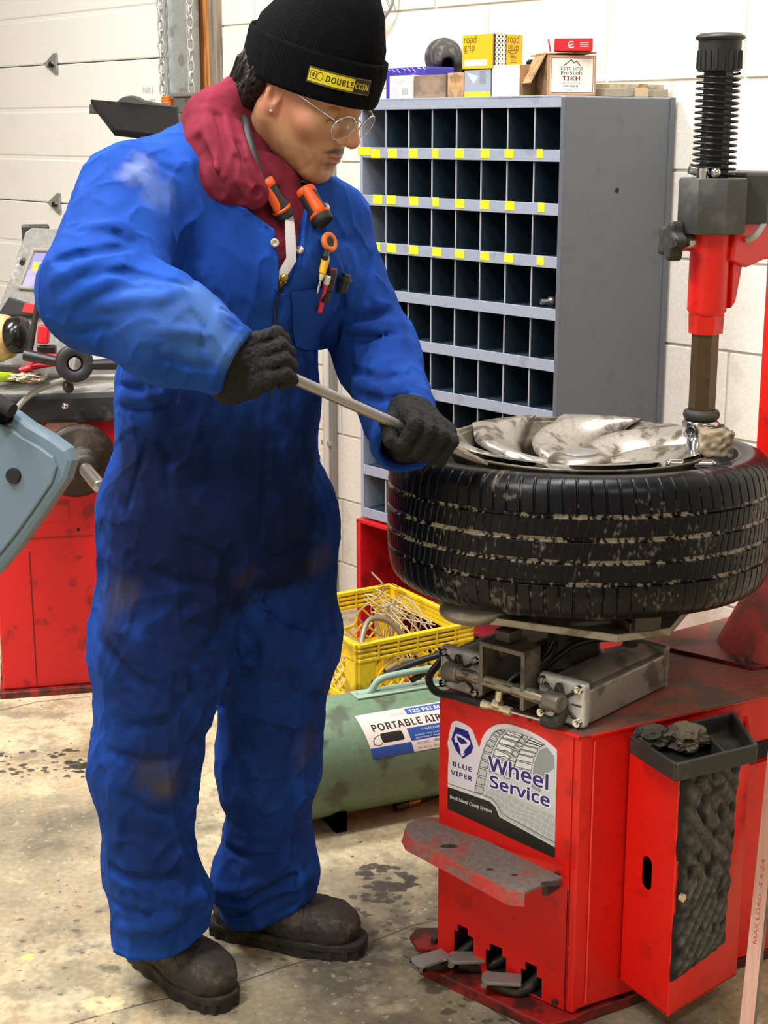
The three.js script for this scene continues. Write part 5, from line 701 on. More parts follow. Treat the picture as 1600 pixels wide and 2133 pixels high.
// ends of sleeves and trouser legs: cut planes and hollows
const ends = [
  { a: J(350, 684, 2.41), b: J(494, 759, 2.386), r: 0.036 }, { a: J(790, 748, 2.76), b: J(853, 932, 2.535), r: 0.049 },
  { a: J(312, 1800, 2.60), b: J(331, 1948, 2.61), r: 0.055, up: 0.14 }, { a: J(551, 1760, 2.79), b: J(552, 1882, 2.80), r: 0.055, up: 0.3 },
].map((e) => { const n = e.up ? V(e.up, -1, -0.1).normalize() : e.b.clone().sub(e.a).normalize(), c = e.b; return { ...e, n, c, hollow: cap(c.clone().addScaledVector(n, -0.05), c.clone().addScaledVector(n, 0.1), e.r, e.r * 1.08) }; });
function cloth(x, y, z) {
  let d = base0(x, y, z);
  if (d < 0.05 && d > -0.05) {
    const wy = y < 0.85 ? 1 : 0.6, r1 = 1 - Math.abs(n3(x * 8 + 3, y * 3.2, z * 8)), r2 = 1 - Math.abs(n3(x * 15, y * 9 + 4, z * 15 + 7));
    d -= 0.008 * (r1 * r1 - 0.45) * wy + 0.004 * (r2 * r2 * r2 - 0.3);
    for (const f of FOLDS) {
      const b = f.b; if (x < b.min.x || x > b.max.x || y < b.min.y || y > b.max.y || z < b.min.z || z > b.max.z) continue;
      let q = 1e9, along = 0; for (let i = 1; i < f.p.length; i++) { const A = f.p[i - 1], B = f.p[i], ex = B.x - A.x, ey = B.y - A.y, ez = B.z - A.z, t0 = ((x - A.x) * ex + (y - A.y) * ey + (z - A.z) * ez) / (ex * ex + ey * ey + ez * ez), t = clamp(t0, 0, 1), px = x - A.x - ex * t, py = y - A.y - ey * t, pz = z - A.z - ez * t, s = px * px + py * py + pz * pz; if (s < q) { q = s; along = (i - 1 + t) / (f.p.length - 1); } }
      d += f.k * Math.exp(-q / (f.w * f.w)) * sstep(-0.05, 0.3, along) * sstep(1.05, 0.7, along);
    }
    if (y > 1.24) { const v = vee(x, y, z); if (v < 0.02) d += 0.022 * sstep(0.005, -0.004, v) - 0.004 * sstep(0.014, 0.006, v) * sstep(-0.002, 0.004, v); }
  }
  for (const e of ends) { const dx = x - e.c.x, dy = y - e.c.y, dz = z - e.c.z; if (e.up ? dx * dx + dz * dz < 0.0196 && dy * dy < 0.04 : dx * dx + dy * dy + dz * dz < 0.03) { const w = dx * e.n.x + dy * e.n.y + dz * e.n.z; if (w > -0.07) { d = smax(d, w, 0.006); d = smax(d, -e.hollow(x, y, z), 0.004); d -= 0.003 * Math.exp(-((w + 0.012) ** 2) / 0.00003) ; } } }
  return d;
}
const onBody = (px, py, off = 0, sdf = cloth) => { const p = march(px, py, sdf), n = grad(sdf, p, 0.006); return { p: p.addScaledVector(n, off), n }; };
const STAINS_AND_SHADE = [ // grease, with navy blobs painting lower-body shade: px, py, radius in metres, colour, strength
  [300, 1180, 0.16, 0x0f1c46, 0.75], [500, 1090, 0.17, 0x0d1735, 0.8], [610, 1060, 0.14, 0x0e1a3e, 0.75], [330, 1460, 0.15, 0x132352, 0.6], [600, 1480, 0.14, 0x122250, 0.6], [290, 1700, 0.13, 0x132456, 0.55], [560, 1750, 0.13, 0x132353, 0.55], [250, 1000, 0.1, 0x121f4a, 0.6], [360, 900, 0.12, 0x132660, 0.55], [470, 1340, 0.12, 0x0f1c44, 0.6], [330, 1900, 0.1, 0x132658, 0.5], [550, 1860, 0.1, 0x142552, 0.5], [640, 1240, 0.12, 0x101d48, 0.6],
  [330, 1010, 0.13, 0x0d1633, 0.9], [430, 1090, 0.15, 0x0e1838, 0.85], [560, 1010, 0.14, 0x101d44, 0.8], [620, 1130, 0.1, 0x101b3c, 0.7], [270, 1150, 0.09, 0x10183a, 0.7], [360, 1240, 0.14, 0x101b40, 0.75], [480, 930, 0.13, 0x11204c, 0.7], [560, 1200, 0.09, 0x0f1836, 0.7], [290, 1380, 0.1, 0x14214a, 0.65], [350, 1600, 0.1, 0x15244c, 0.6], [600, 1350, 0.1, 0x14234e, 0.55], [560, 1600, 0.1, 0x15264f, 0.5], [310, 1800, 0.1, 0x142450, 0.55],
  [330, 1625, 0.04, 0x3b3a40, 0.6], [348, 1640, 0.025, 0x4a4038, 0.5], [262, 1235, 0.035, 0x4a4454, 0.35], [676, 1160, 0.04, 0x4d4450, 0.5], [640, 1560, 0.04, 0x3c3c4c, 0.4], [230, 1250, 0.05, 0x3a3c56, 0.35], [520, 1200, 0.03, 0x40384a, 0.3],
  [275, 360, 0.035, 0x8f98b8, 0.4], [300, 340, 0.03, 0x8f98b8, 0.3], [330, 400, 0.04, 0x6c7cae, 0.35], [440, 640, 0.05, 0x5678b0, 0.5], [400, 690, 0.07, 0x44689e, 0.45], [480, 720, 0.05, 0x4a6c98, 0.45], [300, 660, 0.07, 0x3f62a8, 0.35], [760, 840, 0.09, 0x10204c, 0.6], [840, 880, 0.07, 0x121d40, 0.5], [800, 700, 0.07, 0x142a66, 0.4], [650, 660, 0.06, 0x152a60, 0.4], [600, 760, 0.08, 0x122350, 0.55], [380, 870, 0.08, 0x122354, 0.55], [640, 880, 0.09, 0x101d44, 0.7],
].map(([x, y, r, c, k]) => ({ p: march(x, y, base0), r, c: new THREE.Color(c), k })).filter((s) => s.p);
const blueC = new THREE.Color(0x1d479c), blueD = new THREE.Color(0x183a84), tmpC = new THREE.Color();
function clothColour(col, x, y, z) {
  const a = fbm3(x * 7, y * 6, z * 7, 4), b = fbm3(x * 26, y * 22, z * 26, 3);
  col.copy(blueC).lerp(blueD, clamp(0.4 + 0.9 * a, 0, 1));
  for (const s of STAINS_AND_SHADE) { const d = Math.hypot(x - s.p.x, y - s.p.y, z - s.p.z) / s.r; if (d < 1.6) col.lerp(s.c, s.k * sstep(1.25, 0.35, d + 0.55 * a + 0.3 * b)); }
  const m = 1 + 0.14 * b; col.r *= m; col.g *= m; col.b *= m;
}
const fabric = () => dull(new THREE.MeshStandardMaterial({ vertexColors: true, roughness: 0.92, bumpMap: bumpWeave, bumpScale: 0.0004 }), 0.2);
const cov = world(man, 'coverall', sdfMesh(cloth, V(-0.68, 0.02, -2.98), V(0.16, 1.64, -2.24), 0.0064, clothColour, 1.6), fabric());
// pocket, snaps, zip
const clothPlain = M(0x1d4db0, 0.92, 0, { bumpMap: bumpWeave, bumpScale: 0.0004 });
{
  const rows = 9, colsN = 9, pos = [], idx = [], corner = [[604, 606], [712, 590], [708, 716], [612, 722]];
  for (let i = 0; i <= rows; i++) for (let j = 0; j <= colsN; j++) { const u = j / colsN, v = i / rows, x = lerp(lerp(corner[0][0], corner[1][0], u), lerp(corner[3][0], corner[2][0], u), v), y = lerp(lerp(corner[0][1], corner[1][1], u), lerp(corner[3][1], corner[2][1], u), v) + (i === rows ? 10 * Math.sin(u * Math.PI) : 0); const q = onBody(x, y, 0.0035 + 0.004 * Math.sin(u * Math.PI) * (1 - v)); pos.push(q.p.x, q.p.y, q.p.z); }
  for (let i = 0; i < rows; i++) for (let j = 0; j < colsN; j++) { const a = i * (colsN + 1) + j, b = a + colsN + 1; idx.push(a, b, a + 1, a + 1, b, b + 1); }
  const g = new THREE.BufferGeometry(); g.setAttribute('position', new THREE.Float32BufferAttribute(pos, 3)); g.setIndex(idx); g.computeVertexNormals(); world(cov, 'chest_pocket', boxUV(g), dull(M(0x1a4090, 0.92, 0, { side: THREE.DoubleSide, bumpMap: bumpWeave, bumpScale: 0.0004 }), 0.2));
  const brassM = M(0xcfc8b8, 0.3, 0.8);
  for (const [x, y] of [[572, 506], [624, 521], [678, 432]]) { const q = onBody(x, y, 0.001), m = world(cov, 'snap_button', latheOn(q.p, q.p.clone().add(q.n), [[0.0075, -0.002], [0.0075, 0.001], [0.006, 0.003], [0.0035, 0.003], [0.003, 0.0015], [0, 0.002]], 18), brassM); }
  const strip = (pts, w, off, name, mat) => { const P = pts.map(([x, y]) => onBody(x, y, off)), pos2 = [], id2 = []; P.forEach((q, i) => { const t = P[Math.min(i + 1, P.length - 1)].p.clone().sub(P[Math.max(i - 1, 0)].p).normalize(), s = t.clone().cross(q.n).normalize().multiplyScalar(w[i] / 2); for (const k of [-1, 0, 1]) { const v = q.p.clone().addScaledVector(s, k).addScaledVector(q.n, k === 0 ? 0.0015 : 0); pos2.push(v.x, v.y, v.z); } if (i) for (const c of [0, 1]) { const a = (i - 1) * 3 + c, b = i * 3 + c; id2.push(a, a + 1, b, b, a + 1, b + 1); } }); const g2 = new THREE.BufferGeometry(); g2.setAttribute('position', new THREE.Float32BufferAttribute(pos2, 3)); g2.setIndex(id2); g2.computeVertexNormals(); return world(cov, name, boxUV(g2), mat); };
  strip([[584, 462], [592, 490], [596, 520], [596, 545], [591, 566], [585, 582]], [0.016, 0.018, 0.018, 0.018, 0.016, 0.012], 0.025, 'zip_tape', M(0xb9b4b4, 0.8, 0, { side: THREE.DoubleSide }));
  strip([[580, 604], [574, 640], [570, 700], [566, 760], [563, 830]], [0.005, 0.005, 0.005, 0.005, 0.004], 0.004, 'zip', M(0x2a2a2e, 0.5, 0.5, { side: THREE.DoubleSide }));
  const z0 = onBody(582, 578, 0.008).p, z1 = onBody(583, 606, 0.008).p; world(cov, 'zip_pull', boxUV(merge([cyl(z0, z1, 0.005, 0.0065, 10), new THREE.SphereGeometry(0.007, 12, 8).translate(z0.x, z0.y, z0.z)])), M(0x9c7f3c, 0.35, 0.85));
}
// hood and sweatshirt
const HOODF = [[8, 12, [[488, 330], [478, 380], [500, 420]]], [8, 10, [[455, 240], [470, 300], [468, 350]]], [9, -8, [[500, 260], [515, 330], [530, 390]]], [8, 9, [[500, 300], [512, 350], [536, 400]]], [9, -7, [[430, 230], [430, 290], [450, 350]]], [9, 8, [[415, 290], [440, 340], [455, 400]]], [8, 8, [[575, 400], [590, 430], [600, 470]]]];
{
  const hd = [cap(J(498, 205, 2.70), J(445, 250, 2.68), 0.034, 0.05), cap(J(445, 250, 2.68), J(448, 310, 2.64), 0.046, 0.05), cap(J(448, 310, 2.64), J(484, 372, 2.60), 0.05, 0.05), cap(J(484, 372, 2.60), J(524, 402, 2.58), 0.045, 0.03), cap(J(500, 230, 2.72), J(505, 330, 2.70), 0.045, 0.06), cap(J(498, 205, 2.72), J(560, 330, 2.83), 0.03, 0.05), cap(J(560, 330, 2.83), J(640, 380, 2.79), 0.05, 0.03)];
  const chest = (x, y, z) => { const c = smax(base0(x, y, z) + 0.012, vee(x, y, z) - 0.014, 0.006); const dx = x - vc.x, dy = y - vc.y - 0.03, dz = z - vc.z; return smax(c, Math.sqrt(dx * dx + dy * dy + dz * dz) - 0.15, 0.01); };
  const neckIn = cap(J(595, 330, 2.70), J(540, 250, 2.70), 0.05, 0.055), collar = cap(J(555, 372, 2.66), J(622, 392, 2.72), 0.035, 0.03), yoke = cap(J(560, 400, 2.67), J(600, 450, 2.67), 0.05, 0.04);
  const hood0 = (x, y, z) => { let d = hd[0](x, y, z); for (let i = 1; i < hd.length; i++) d = smin(d, hd[i](x, y, z), 0.022); d = smin(d, chest(x, y, z), 0.012); d = smin(d, smin(collar(x, y, z), yoke(x, y, z), 0.02), 0.015); return d; };
  const fl = HOODF.map(([w, k, pts]) => ({ w: w * 0.00085, k: k * 0.0015, p: pts.map(([x, y]) => march(x, y, hood0)).filter(Boolean) }));
  const hood = (x, y, z) => {
    let d = hood0(x, y, z); if (Math.abs(d) > 0.05) return d;
    d -= 0.006 * (1 - Math.abs(n3(x * 9, y * 7, z * 9)) - 0.5) + 0.0008 * n3(x * 40, y * 40, z * 40);
    for (const f of fl) { let q = 1e9; for (let i = 1; i < f.p.length; i++) { const A = f.p[i - 1], e = f.p[i].clone().sub(A), t = clamp(((x - A.x) * e.x + (y - A.y) * e.y + (z - A.z) * e.z) / e.lengthSq(), 0, 1); q = Math.min(q, (x - A.x - e.x * t) ** 2 + (y - A.y - e.y * t) ** 2 + (z - A.z - e.z * t) ** 2); } d += f.k * Math.exp(-q / (f.w * f.w)); }
    return d;
  };
  const c0 = new THREE.Color(0x7c2a3a), c1 = new THREE.Color(0x66202c);
  world(man, 'hooded_sweatshirt', sdfMesh(hood, V(-0.4, 1.24, -2.95), V(-0.04, 1.7, -2.46), 0.005, (c, x, y, z) => c.copy(c0).lerp(c1, clamp(0.5 + fbm3(x * 14, y * 14, z * 14), 0, 1)), 1.6), fabric());
}
// head: built in its own frame (X his left, Y up, Z where he looks), then turned and bent down
const HEAD = new THREE.Group(), hc0 = J(640, 191, 2.69), yaw = 1.02, HS = 1.03;
HEAD.position.copy(hc0); HEAD.rotation.set(0.51, yaw, 0.02, 'YXZ'); HEAD.scale.setScalar(HS); HEAD.updateMatrixWorld(true);
const inHead = (g) => g.applyMatrix4(HEAD.matrixWorld);
const headP = (x, y, z) => V(x, y, z).applyMatrix4(HEAD.matrixWorld);
{
  const cr = ell(0, 0.03, -0.012, 0.077, 0.098, 0.1), fc = ell(0, -0.03, 0.022, 0.063, 0.085, 0.07), jaw = ell(0, -0.072, 0.025, 0.054, 0.042, 0.056), jawS = [cap(V(0.056, -0.045, -0.005), V(0.022, -0.1, 0.07), 0.017, 0.016), cap(V(-0.056, -0.045, -0.005), V(-0.022, -0.1, 0.07), 0.017, 0.016)], chin = ell(0, -0.104, 0.08, 0.026, 0.018, 0.018);
  const chk = [ell(0.044, -0.022, 0.058, 0.026, 0.022, 0.024), ell(-0.044, -0.022, 0.058, 0.026, 0.022, 0.024)], brow = [cap(V(0.008, 0.03, 0.086), V(0.048, 0.032, 0.062), 0.014, 0.012), cap(V(-0.008, 0.03, 0.086), V(-0.048, 0.032, 0.062), 0.014, 0.012)];
  const nose = cap(V(0, 0.02, 0.088), V(0, -0.024, 0.112), 0.009, 0.012), tip = ell(0, -0.0275, 0.113, 0.0132, 0.011, 0.013), wing = [ell(0.0128, -0.033, 0.1, 0.0082, 0.0085, 0.0115), ell(-0.0128, -0.033, 0.1, 0.0082, 0.0085, 0.0115)], nost = [ell(0.007, -0.0395, 0.105, 0.0042, 0.004, 0.006), ell(-0.007, -0.0395, 0.105, 0.0042, 0.004, 0.006)];
  const sock = [ell(0.032, 0.008, 0.098, 0.019, 0.013, 0.02), ell(-0.032, 0.008, 0.098, 0.019, 0.013, 0.02)], lid = [ell(0.032, 0.006, 0.074, 0.0165, 0.0135, 0.0145), ell(-0.032, 0.006, 0.074, 0.0165, 0.0135, 0.0145)];
  const muz = ell(0, -0.066, 0.074, 0.034, 0.026, 0.026), up = cap(V(-0.02, -0.0645, 0.089), V(0.02, -0.0645, 0.089), 0.0055, 0.0055), upM = ell(0, -0.0625, 0.097, 0.014, 0.006, 0.007), lo = ell(0, -0.0735, 0.095, 0.018, 0.0068, 0.0088), gap = ell(0, -0.0683, 0.1055, 0.024, 0.0013, 0.008), chd = ell(0, -0.086, 0.1, 0.022, 0.006, 0.008);
  const ear = (s) => { const o = ell(s * 0.077, -0.007, -0.008, 0.011, 0.026, 0.0155), lobe = ell(s * 0.075, -0.03, -0.001, 0.007, 0.009, 0.008), con = ell(s * 0.087, -0.007, -0.002, 0.011, 0.0145, 0.0085), rimE = ell(s * 0.085, 0.006, -0.003, 0.008, 0.0085, 0.007); return (x, y, z) => smax(smax(smin(o(x, y, z), lobe(x, y, z), 0.008), -con(x, y, z), 0.006), -rimE(x, y, z), 0.005); }, ears = [ear(1), ear(-1)];
  const neck = cap(V(0, -0.06, -0.03), V(0.0, -0.2, -0.085), 0.056, 0.062), nape = cap(V(0, -0.02, -0.06), V(0, -0.2, -0.1), 0.05, 0.06), mast = [cap(V(0.06, -0.04, -0.02), V(0.02, -0.19, -0.03), 0.016, 0.014), cap(V(-0.06, -0.04, -0.02), V(-0.02, -0.19, -0.03), 0.016, 0.014)], chestS = ell(0, -0.24, -0.08, 0.1, 0.05, 0.08);
  const head = (x, y, z) => {
    let d = smin(cr(x, y, z), fc(x, y, z), 0.03); d = smin(d, jaw(x, y, z), 0.025); for (const q of jawS) d = smin(d, q(x, y, z), 0.02); d = smin(d, chin(x, y, z), 0.016); for (const q of chk) d = smin(d, q(x, y, z), 0.024);
    d = smin(d, muz(x, y, z), 0.02); for (const q of brow) d = smin(d, q(x, y, z), 0.012); for (const q of sock) d = smax(d, -q(x, y, z), 0.014); for (const q of lid) d = smin(d, q(x, y, z), 0.004);
    d = smin(d, nose(x, y, z), 0.011); d = smin(d, tip(x, y, z), 0.008); for (const q of wing) d = smin(d, q(x, y, z), 0.006); for (const q of nost) d = smax(d, -q(x, y, z), 0.003);
    d = smin(d, smin(up(x, y, z), upM(x, y, z), 0.006), 0.005); d = smin(d, lo(x, y, z), 0.005); d = smax(d, -gap(x, y, z), 0.0025); d = smax(d, -chd(x, y, z), 0.01);
    for (const q of ears) d = smin(d, q(x, y, z), 0.007);
    d = smin(d, smin(neck(x, y, z), nape(x, y, z), 0.03), 0.022); for (const q of mast) d = smin(d, q(x, y, z), 0.02); d = smin(d, chestS(x, y, z), 0.03);
    return d;
  };
  const skin = new THREE.Color(0xb68660), pink = new THREE.Color(0xc0705f), dark = new THREE.Color(0x2c1d17), lipC = new THREE.Color(0x92574e), stub = new THREE.Color(0x7a5a48), earC = new THREE.Color(0xc27c66);
  const paint = (c, x, y, z) => {
    const n = fbm3(x * 60, y * 60, z * 60, 3); c.copy(skin); const m = 1 + 0.06 * n; c.r *= m; c.g *= m; c.b *= m;
    c.lerp(pink, 0.35 * sstep(0.022, 0.008, Math.hypot(x, y + 0.029, z - 0.117)) + 0.08 * sstep(0.03, 0.01, Math.hypot(Math.abs(x) - 0.045, y + 0.03, z - 0.065)));
    if (Math.abs(x) > 0.068 && Math.abs(y) < 0.045) c.lerp(earC, 0.55);
    const sb = sstep(-0.04, -0.075, y) * sstep(-0.02, 0.03, z) * sstep(-0.15, -0.11, y); c.lerp(stub, 0.5 * sb * (0.7 + n));
    const ax = Math.abs(x), mu = sstep(1, 0.3, Math.abs(y + 0.0535 + 0.32 * Math.max(0, ax - 0.012)) / (0.0078 - 0.11 * ax)) * sstep(0.034, 0.02, ax) * sstep(0.06, 0.075, z); c.lerp(dark, 0.85 * mu);
    const goat = sstep(0.008, 0.002, Math.abs(y + 0.087)) * sstep(0.014, 0.004, Math.abs(x)) * sstep(0.06, 0.08, z); c.lerp(dark, 0.45 * goat);
    if (z > 0.075) { const lp = Math.max(sstep(0.0045, 0.003, Math.abs(y + 0.0645)) * sstep(0.025, 0.02, Math.abs(x)), sstep(0.0055, 0.004, Math.abs(y + 0.0735)) * sstep(0.021, 0.017, Math.abs(x))); c.lerp(lipC, 0.85 * lp); }
    const by = 0.028 + 0.006 * Math.sin((Math.abs(x) - 0.01) * 60), br = sstep(0.0065, 0.003, Math.abs(y - by)) * sstep(0.006, 0.012, Math.abs(x)) * sstep(0.056, 0.05, Math.abs(x)) * sstep(0.03, 0.05, z); c.lerp(dark, 0.85 * br);
    const la = sstep(0.003, 0.0012, Math.abs(y + 0.003 + 1.1 * (Math.abs(x) - 0.032) ** 2 * 20)) * sstep(0.017, 0.014, Math.abs(Math.abs(x) - 0.032)) * sstep(0.06, 0.07, z); c.lerp(dark, 0.8 * la);
  };
  const body = sdfMesh(head, V(-0.11, -0.29, -0.17), V(0.11, 0.14, 0.14), 0.0029, paint, 1);
  const bm = new THREE.MeshPhysicalMaterial({ vertexColors: true, roughness: 0.52, sheen: 0.2, sheenRoughness: 0.5 });
  const bodyMesh = world(man, 'body', inHead(body), bm);
  const es = headP(-0.0808, -0.033, 0.001); world(bodyMesh, 'ear_stud', new THREE.SphereGeometry(0.0032, 12, 8).translate(es.x, es.y, es.z), M(0xe8e4e0, 0.15, 0.6));
  // hair below the hat, at the nape
  const hr = [cap(V(-0.066, 0.02, -0.045), V(-0.06, -0.05, -0.062), 0.022, 0.02), cap(V(-0.045, 0.0, -0.085), V(-0.04, -0.08, -0.09), 0.03, 0.026), cap(V(0, 0.0, -0.095), V(0, -0.085, -0.1), 0.035, 0.03), cap(V(0.06, 0.01, -0.06), V(0.05, -0.07, -0.08), 0.026, 0.022), cap(V(-0.0755, 0.03, 0.02), V(-0.076, 0.004, 0.018), 0.006, 0.003)];
  const hair = (x, y, z) => { let d = hr[0](x, y, z); for (let i = 1; i < 4; i++) d = smin(d, hr[i](x, y, z), 0.02); return d + 0.0022 * n3(x * 110, y * 24, z * 110) + 0.0016 * n3(x * 300, y * 60, z * 300); };
  world(man, 'hair', inHead(sdfMesh(hair, V(-0.1, -0.13, -0.15), V(0.1, 0.06, 0.04), 0.003, null, 1)), dull(M(0x150f0e, 0.5), 0.5));
  // knit hat: body and folded brim
  const knit = dull(MT(pixelTex(256, (x, y) => { const k = 0.5 + 0.5 * Math.sin(x * 2 * Math.PI * 32), r = 0.5 + 0.5 * Math.sin(y * 2 * Math.PI * 64); return [11 + 6 * k * r, 12 + 6 * k * r, 15 + 7 * k * r]; }, true, 1), 0.95, 0, { bumpMap: pixelTex(256, (x, y) => 255 * Math.pow(0.5 + 0.5 * Math.sin(x * 2 * Math.PI * 32), 0.7) * (0.7 + 0.3 * Math.sin(y * 2 * Math.PI * 64)), false, 1), bumpScale: 0.0006 }), 0.15);
  const squash = (g, y0, k) => { const p = g.attributes.position; for (let i = 0; i < p.count; i++) { let x = p.getX(i), y = p.getY(i), z = p.getZ(i); const a = Math.atan2(x, z); const w = 1 + 0.012 * n3(x * 14, y * 14, z * 14); x *= w; z *= w; p.setXYZ(i, x * 0.0925, y, z * 0.1225 - 0.001 + k * Math.max(0, y - 0.08)); } g.rotateX(-0.19); g.translate(0, y0 - 0.013, 0); g.computeVertexNormals(); return g; };
  const uvRep = (g, a, b) => { const u = g.attributes.uv; for (let i = 0; i < u.count; i++) u.setXY(i, u.getX(i) * a, u.getY(i) * b); return g; };
  const hat = world(man, 'knit_hat', inHead(uvRep(squash(lathe([[0.0, 0.186], [0.2, 0.185], [0.4, 0.178], [0.56, 0.164], [0.7, 0.142], [0.8, 0.118], [0.92, 0.09], [0.96, 0.055], [0.95, 0.02], [0.94, 0.0]].reverse(), 96), 0.022, 0.2), 4, 3)), knit);
  world(hat, 'folded_brim', inHead(uvRep(squash(lathe([[0.955, 0.01], [0.965, 0.003], [0.99, 0.0], [1.01, 0.006], [1.028, 0.026], [1.03, 0.048], [1.02, 0.066], [1.008, 0.072], [0.985, 0.072], [0.96, 0.068]], 96), 0.022, 0), 4, 1.4)), knit);
  // woven label on the brim
  const tex = label(512, 96, (c) => { c.fillStyle = '#141414'; c.fillRect(0, 0, 512, 96); c.fillStyle = '#d8c818'; c.fillRect(8, 12, 350, 72); c.strokeStyle = '#8a8020'; c.lineWidth = 3; c.strokeRect(4, 6, 504, 84); c.fillStyle = '#191808'; fitText(c, 'DOUBLE', 128, 66, 224, 50); c.lineWidth = 5; c.strokeStyle = '#4a440c'; c.strokeRect(20, 24, 40, 44); c.beginPath(); c.arc(88, 46, 22, 0, 6.3); c.stroke(); c.fillStyle = '#4a440c'; c.fillRect(32, 34, 16, 24); c.fillStyle = '#c8b818'; fitText(c, 'COIN', 366, 66, 130, 48); });
  const G = new THREE.BufferGeometry(), ps = [], us = [], ix = []; for (let i = 0; i <= 16; i++) for (let j = 0; j <= 2; j++) { const a = lerp(-1.16, -0.2, i / 16), y = lerp(0.024, 0.05, j / 2); const x0 = 1.047 * Math.sin(a), z0 = 1.047 * Math.cos(a), w = 1 + 0.012 * n3(x0 * 14, y * 14, z0 * 14); ps.push(x0 * w * 0.0925, y, z0 * w * 0.1225 - 0.001); us.push(i / 16, j / 2); }
  for (let i = 0; i < 16; i++) for (let j = 0; j < 2; j++) { const a = i * 3 + j, b = a + 3; ix.push(a, b, a + 1, a + 1, b, b + 1); }
  G.setAttribute('position', new THREE.Float32BufferAttribute(ps, 3)); G.setAttribute('uv', new THREE.Float32BufferAttribute(us, 2)); G.setIndex(ix); G.rotateX(-0.19); G.translate(0, 0.009, 0); G.computeVertexNormals(); world(hat, 'woven_label', inHead(G), tex);
  // wire glasses
  const wireM = M(0xc6c2bc, 0.2, 0.9), gl = new THREE.Group(); gl.name = 'glasses'; man.add(gl); gl.updateMatrixWorld(true);
  const GY = -0.006, GZ = 0.108;
  for (const s of [1, -1]) {
    world(gl, 'lens_rim', inHead(new THREE.TorusGeometry(0.0235, 0.0013, 8, 40).scale(1.08, 0.95, 1).rotateY(s * 0.16).rotateX(0.12).translate(s * 0.033, GY, GZ)), wireM);
    world(gl, 'lens', inHead(new THREE.CylinderGeometry(0.023, 0.023, 0.0014, 32).rotateX(Math.PI / 2).scale(1.08, 0.95, 1).rotateY(s * 0.16).rotateX(0.12).translate(s * 0.033, GY, GZ)), new THREE.MeshPhysicalMaterial({ color: 0xffffff, roughness: 0.03, transmission: 1, thickness: 0, ior: 1.45 }));
    world(gl, 'temple', inHead(tube([V(s * 0.058, GY + 0.012, GZ - 0.005), V(s * 0.07, GY + 0.016, GZ - 0.025), V(s * 0.079, GY + 0.02, 0.04), V(s * 0.082, GY + 0.024, -0.002)], 0.0016, 30, 6)), wireM);
    world(gl, 'nose_pad', inHead(new THREE.SphereGeometry(0.004, 10, 8).scale(0.5, 1, 0.7).translate(s * 0.0095, -0.008, 0.103)), M(0xd8d0c8, 0.3));
  }
  world(gl, 'bridge', inHead(tube([V(0.0105, 0.004, GZ), V(0, 0.009, GZ + 0.004), V(-0.0105, 0.004, GZ)], 0.0014, 16, 6)), wireM);
}
// gloves closed round the bar
const BAR0 = J(556, 764, 2.40), BAR1 = onH(1006, 963, 1.038), barAt = (t) => BAR0.clone().lerp(BAR1, t), barDir = BAR1.clone().sub(BAR0).normalize();
const gloveM = dull(M(0x1c1c1c, 0.8, 0, { bumpMap: bumpWeave, bumpScale: 0.0008 }), 0.4);
function glove(C, X, Y, Z, thumb, wrist, S = 1) {
  const P = (x, y, z) => C.clone().addScaledVector(X, x * S).addScaledVector(Y, y * S).addScaledVector(Z, z * S), fingers = [], palm = [];
  for (let i = 0; i < 4; i++) {
    const k = thumb > 0 ? i : 3 - i, x = (i - 1.5) * 0.0215, L = [0.86, 0.96, 1.0, 0.94][k], r = [0.0098, 0.0108, 0.0112, 0.011][k], a = P(x, 0.027, 0.008), b = P(x * 1.04, 0.02 * L + 0.002, 0.042 * L), c = P(x * 1.02, -0.016 * L, 0.04 * L), d = P(x * 0.98, -0.029 * L, 0.012);
    fingers.push([cap(a, b, r * 1.12 * S, r * 1.05 * S), cap(b, c, r * 1.08 * S, r * S), cap(c, d, r * S, r * 0.9 * S)]); palm.push(cap(P(x * 0.75, 0.012, -0.062), P(x, 0.022, 0.006), 0.019 * S, 0.0155 * S), cap(P(x * 0.7, -0.002, -0.055), P(x, 0.004, -0.022), 0.018 * S, 0.014 * S));
  }
  const th = [cap(P(thumb * 0.026, 0.0, -0.05), P(thumb * 0.05, -0.006, -0.016), 0.0165 * S, 0.0135 * S), cap(P(thumb * 0.05, -0.006, -0.016), P(thumb * 0.046, -0.024, 0.016), 0.0132 * S, 0.0115 * S)];
  const cuff = cap(P(0, 0.006, -0.06), wrist, 0.032 * S, 0.036 * S);
  const f = (x, y, z) => { let p = palm[0](x, y, z); for (let i = 1; i < palm.length; i++) p = smin(p, palm[i](x, y, z), 0.012); p = smin(p, cuff(x, y, z), 0.02); let t = smin(th[0](x, y, z), th[1](x, y, z), 0.008), d = smin(p, t, 0.01); for (const F4 of fingers) { let q = smin(smin(F4[0](x, y, z), F4[1](x, y, z), 0.006), F4[2](x, y, z), 0.006); d = smin(d, q, 0.0045); } return d + 0.0012 * n3(x * 90, y * 90, z * 90) + 0.0008 * n3(x * 220, y * 220, z * 220); };
  const b = new THREE.Box3().setFromPoints([C, wrist, P(0.08, 0.05, 0.065), P(-0.08, -0.05, 0.065), P(0.08, -0.05, -0.1), P(-0.08, 0.05, -0.1)]).expandByScalar(0.05 * S);
  return world(man, 'glove', sdfMesh(f, b.min, b.max, 0.003, null, 1.6), gloveM);
}
{ // right hand: back of the hand towards the camera, knuckles up and right
  const C = barAt(-0.02).clone(), Z = V(0.86, 0.34, 0.12).normalize(), Y = V(-0.1, 0.42, 0.9); Y.addScaledVector(Z, -Y.dot(Z)).normalize(); const X = Y.clone().cross(Z);
  glove(C.addScaledVector(Y, -0.004), X, Y, Z, 1, J(478, 752, 2.39), 1.02);
}
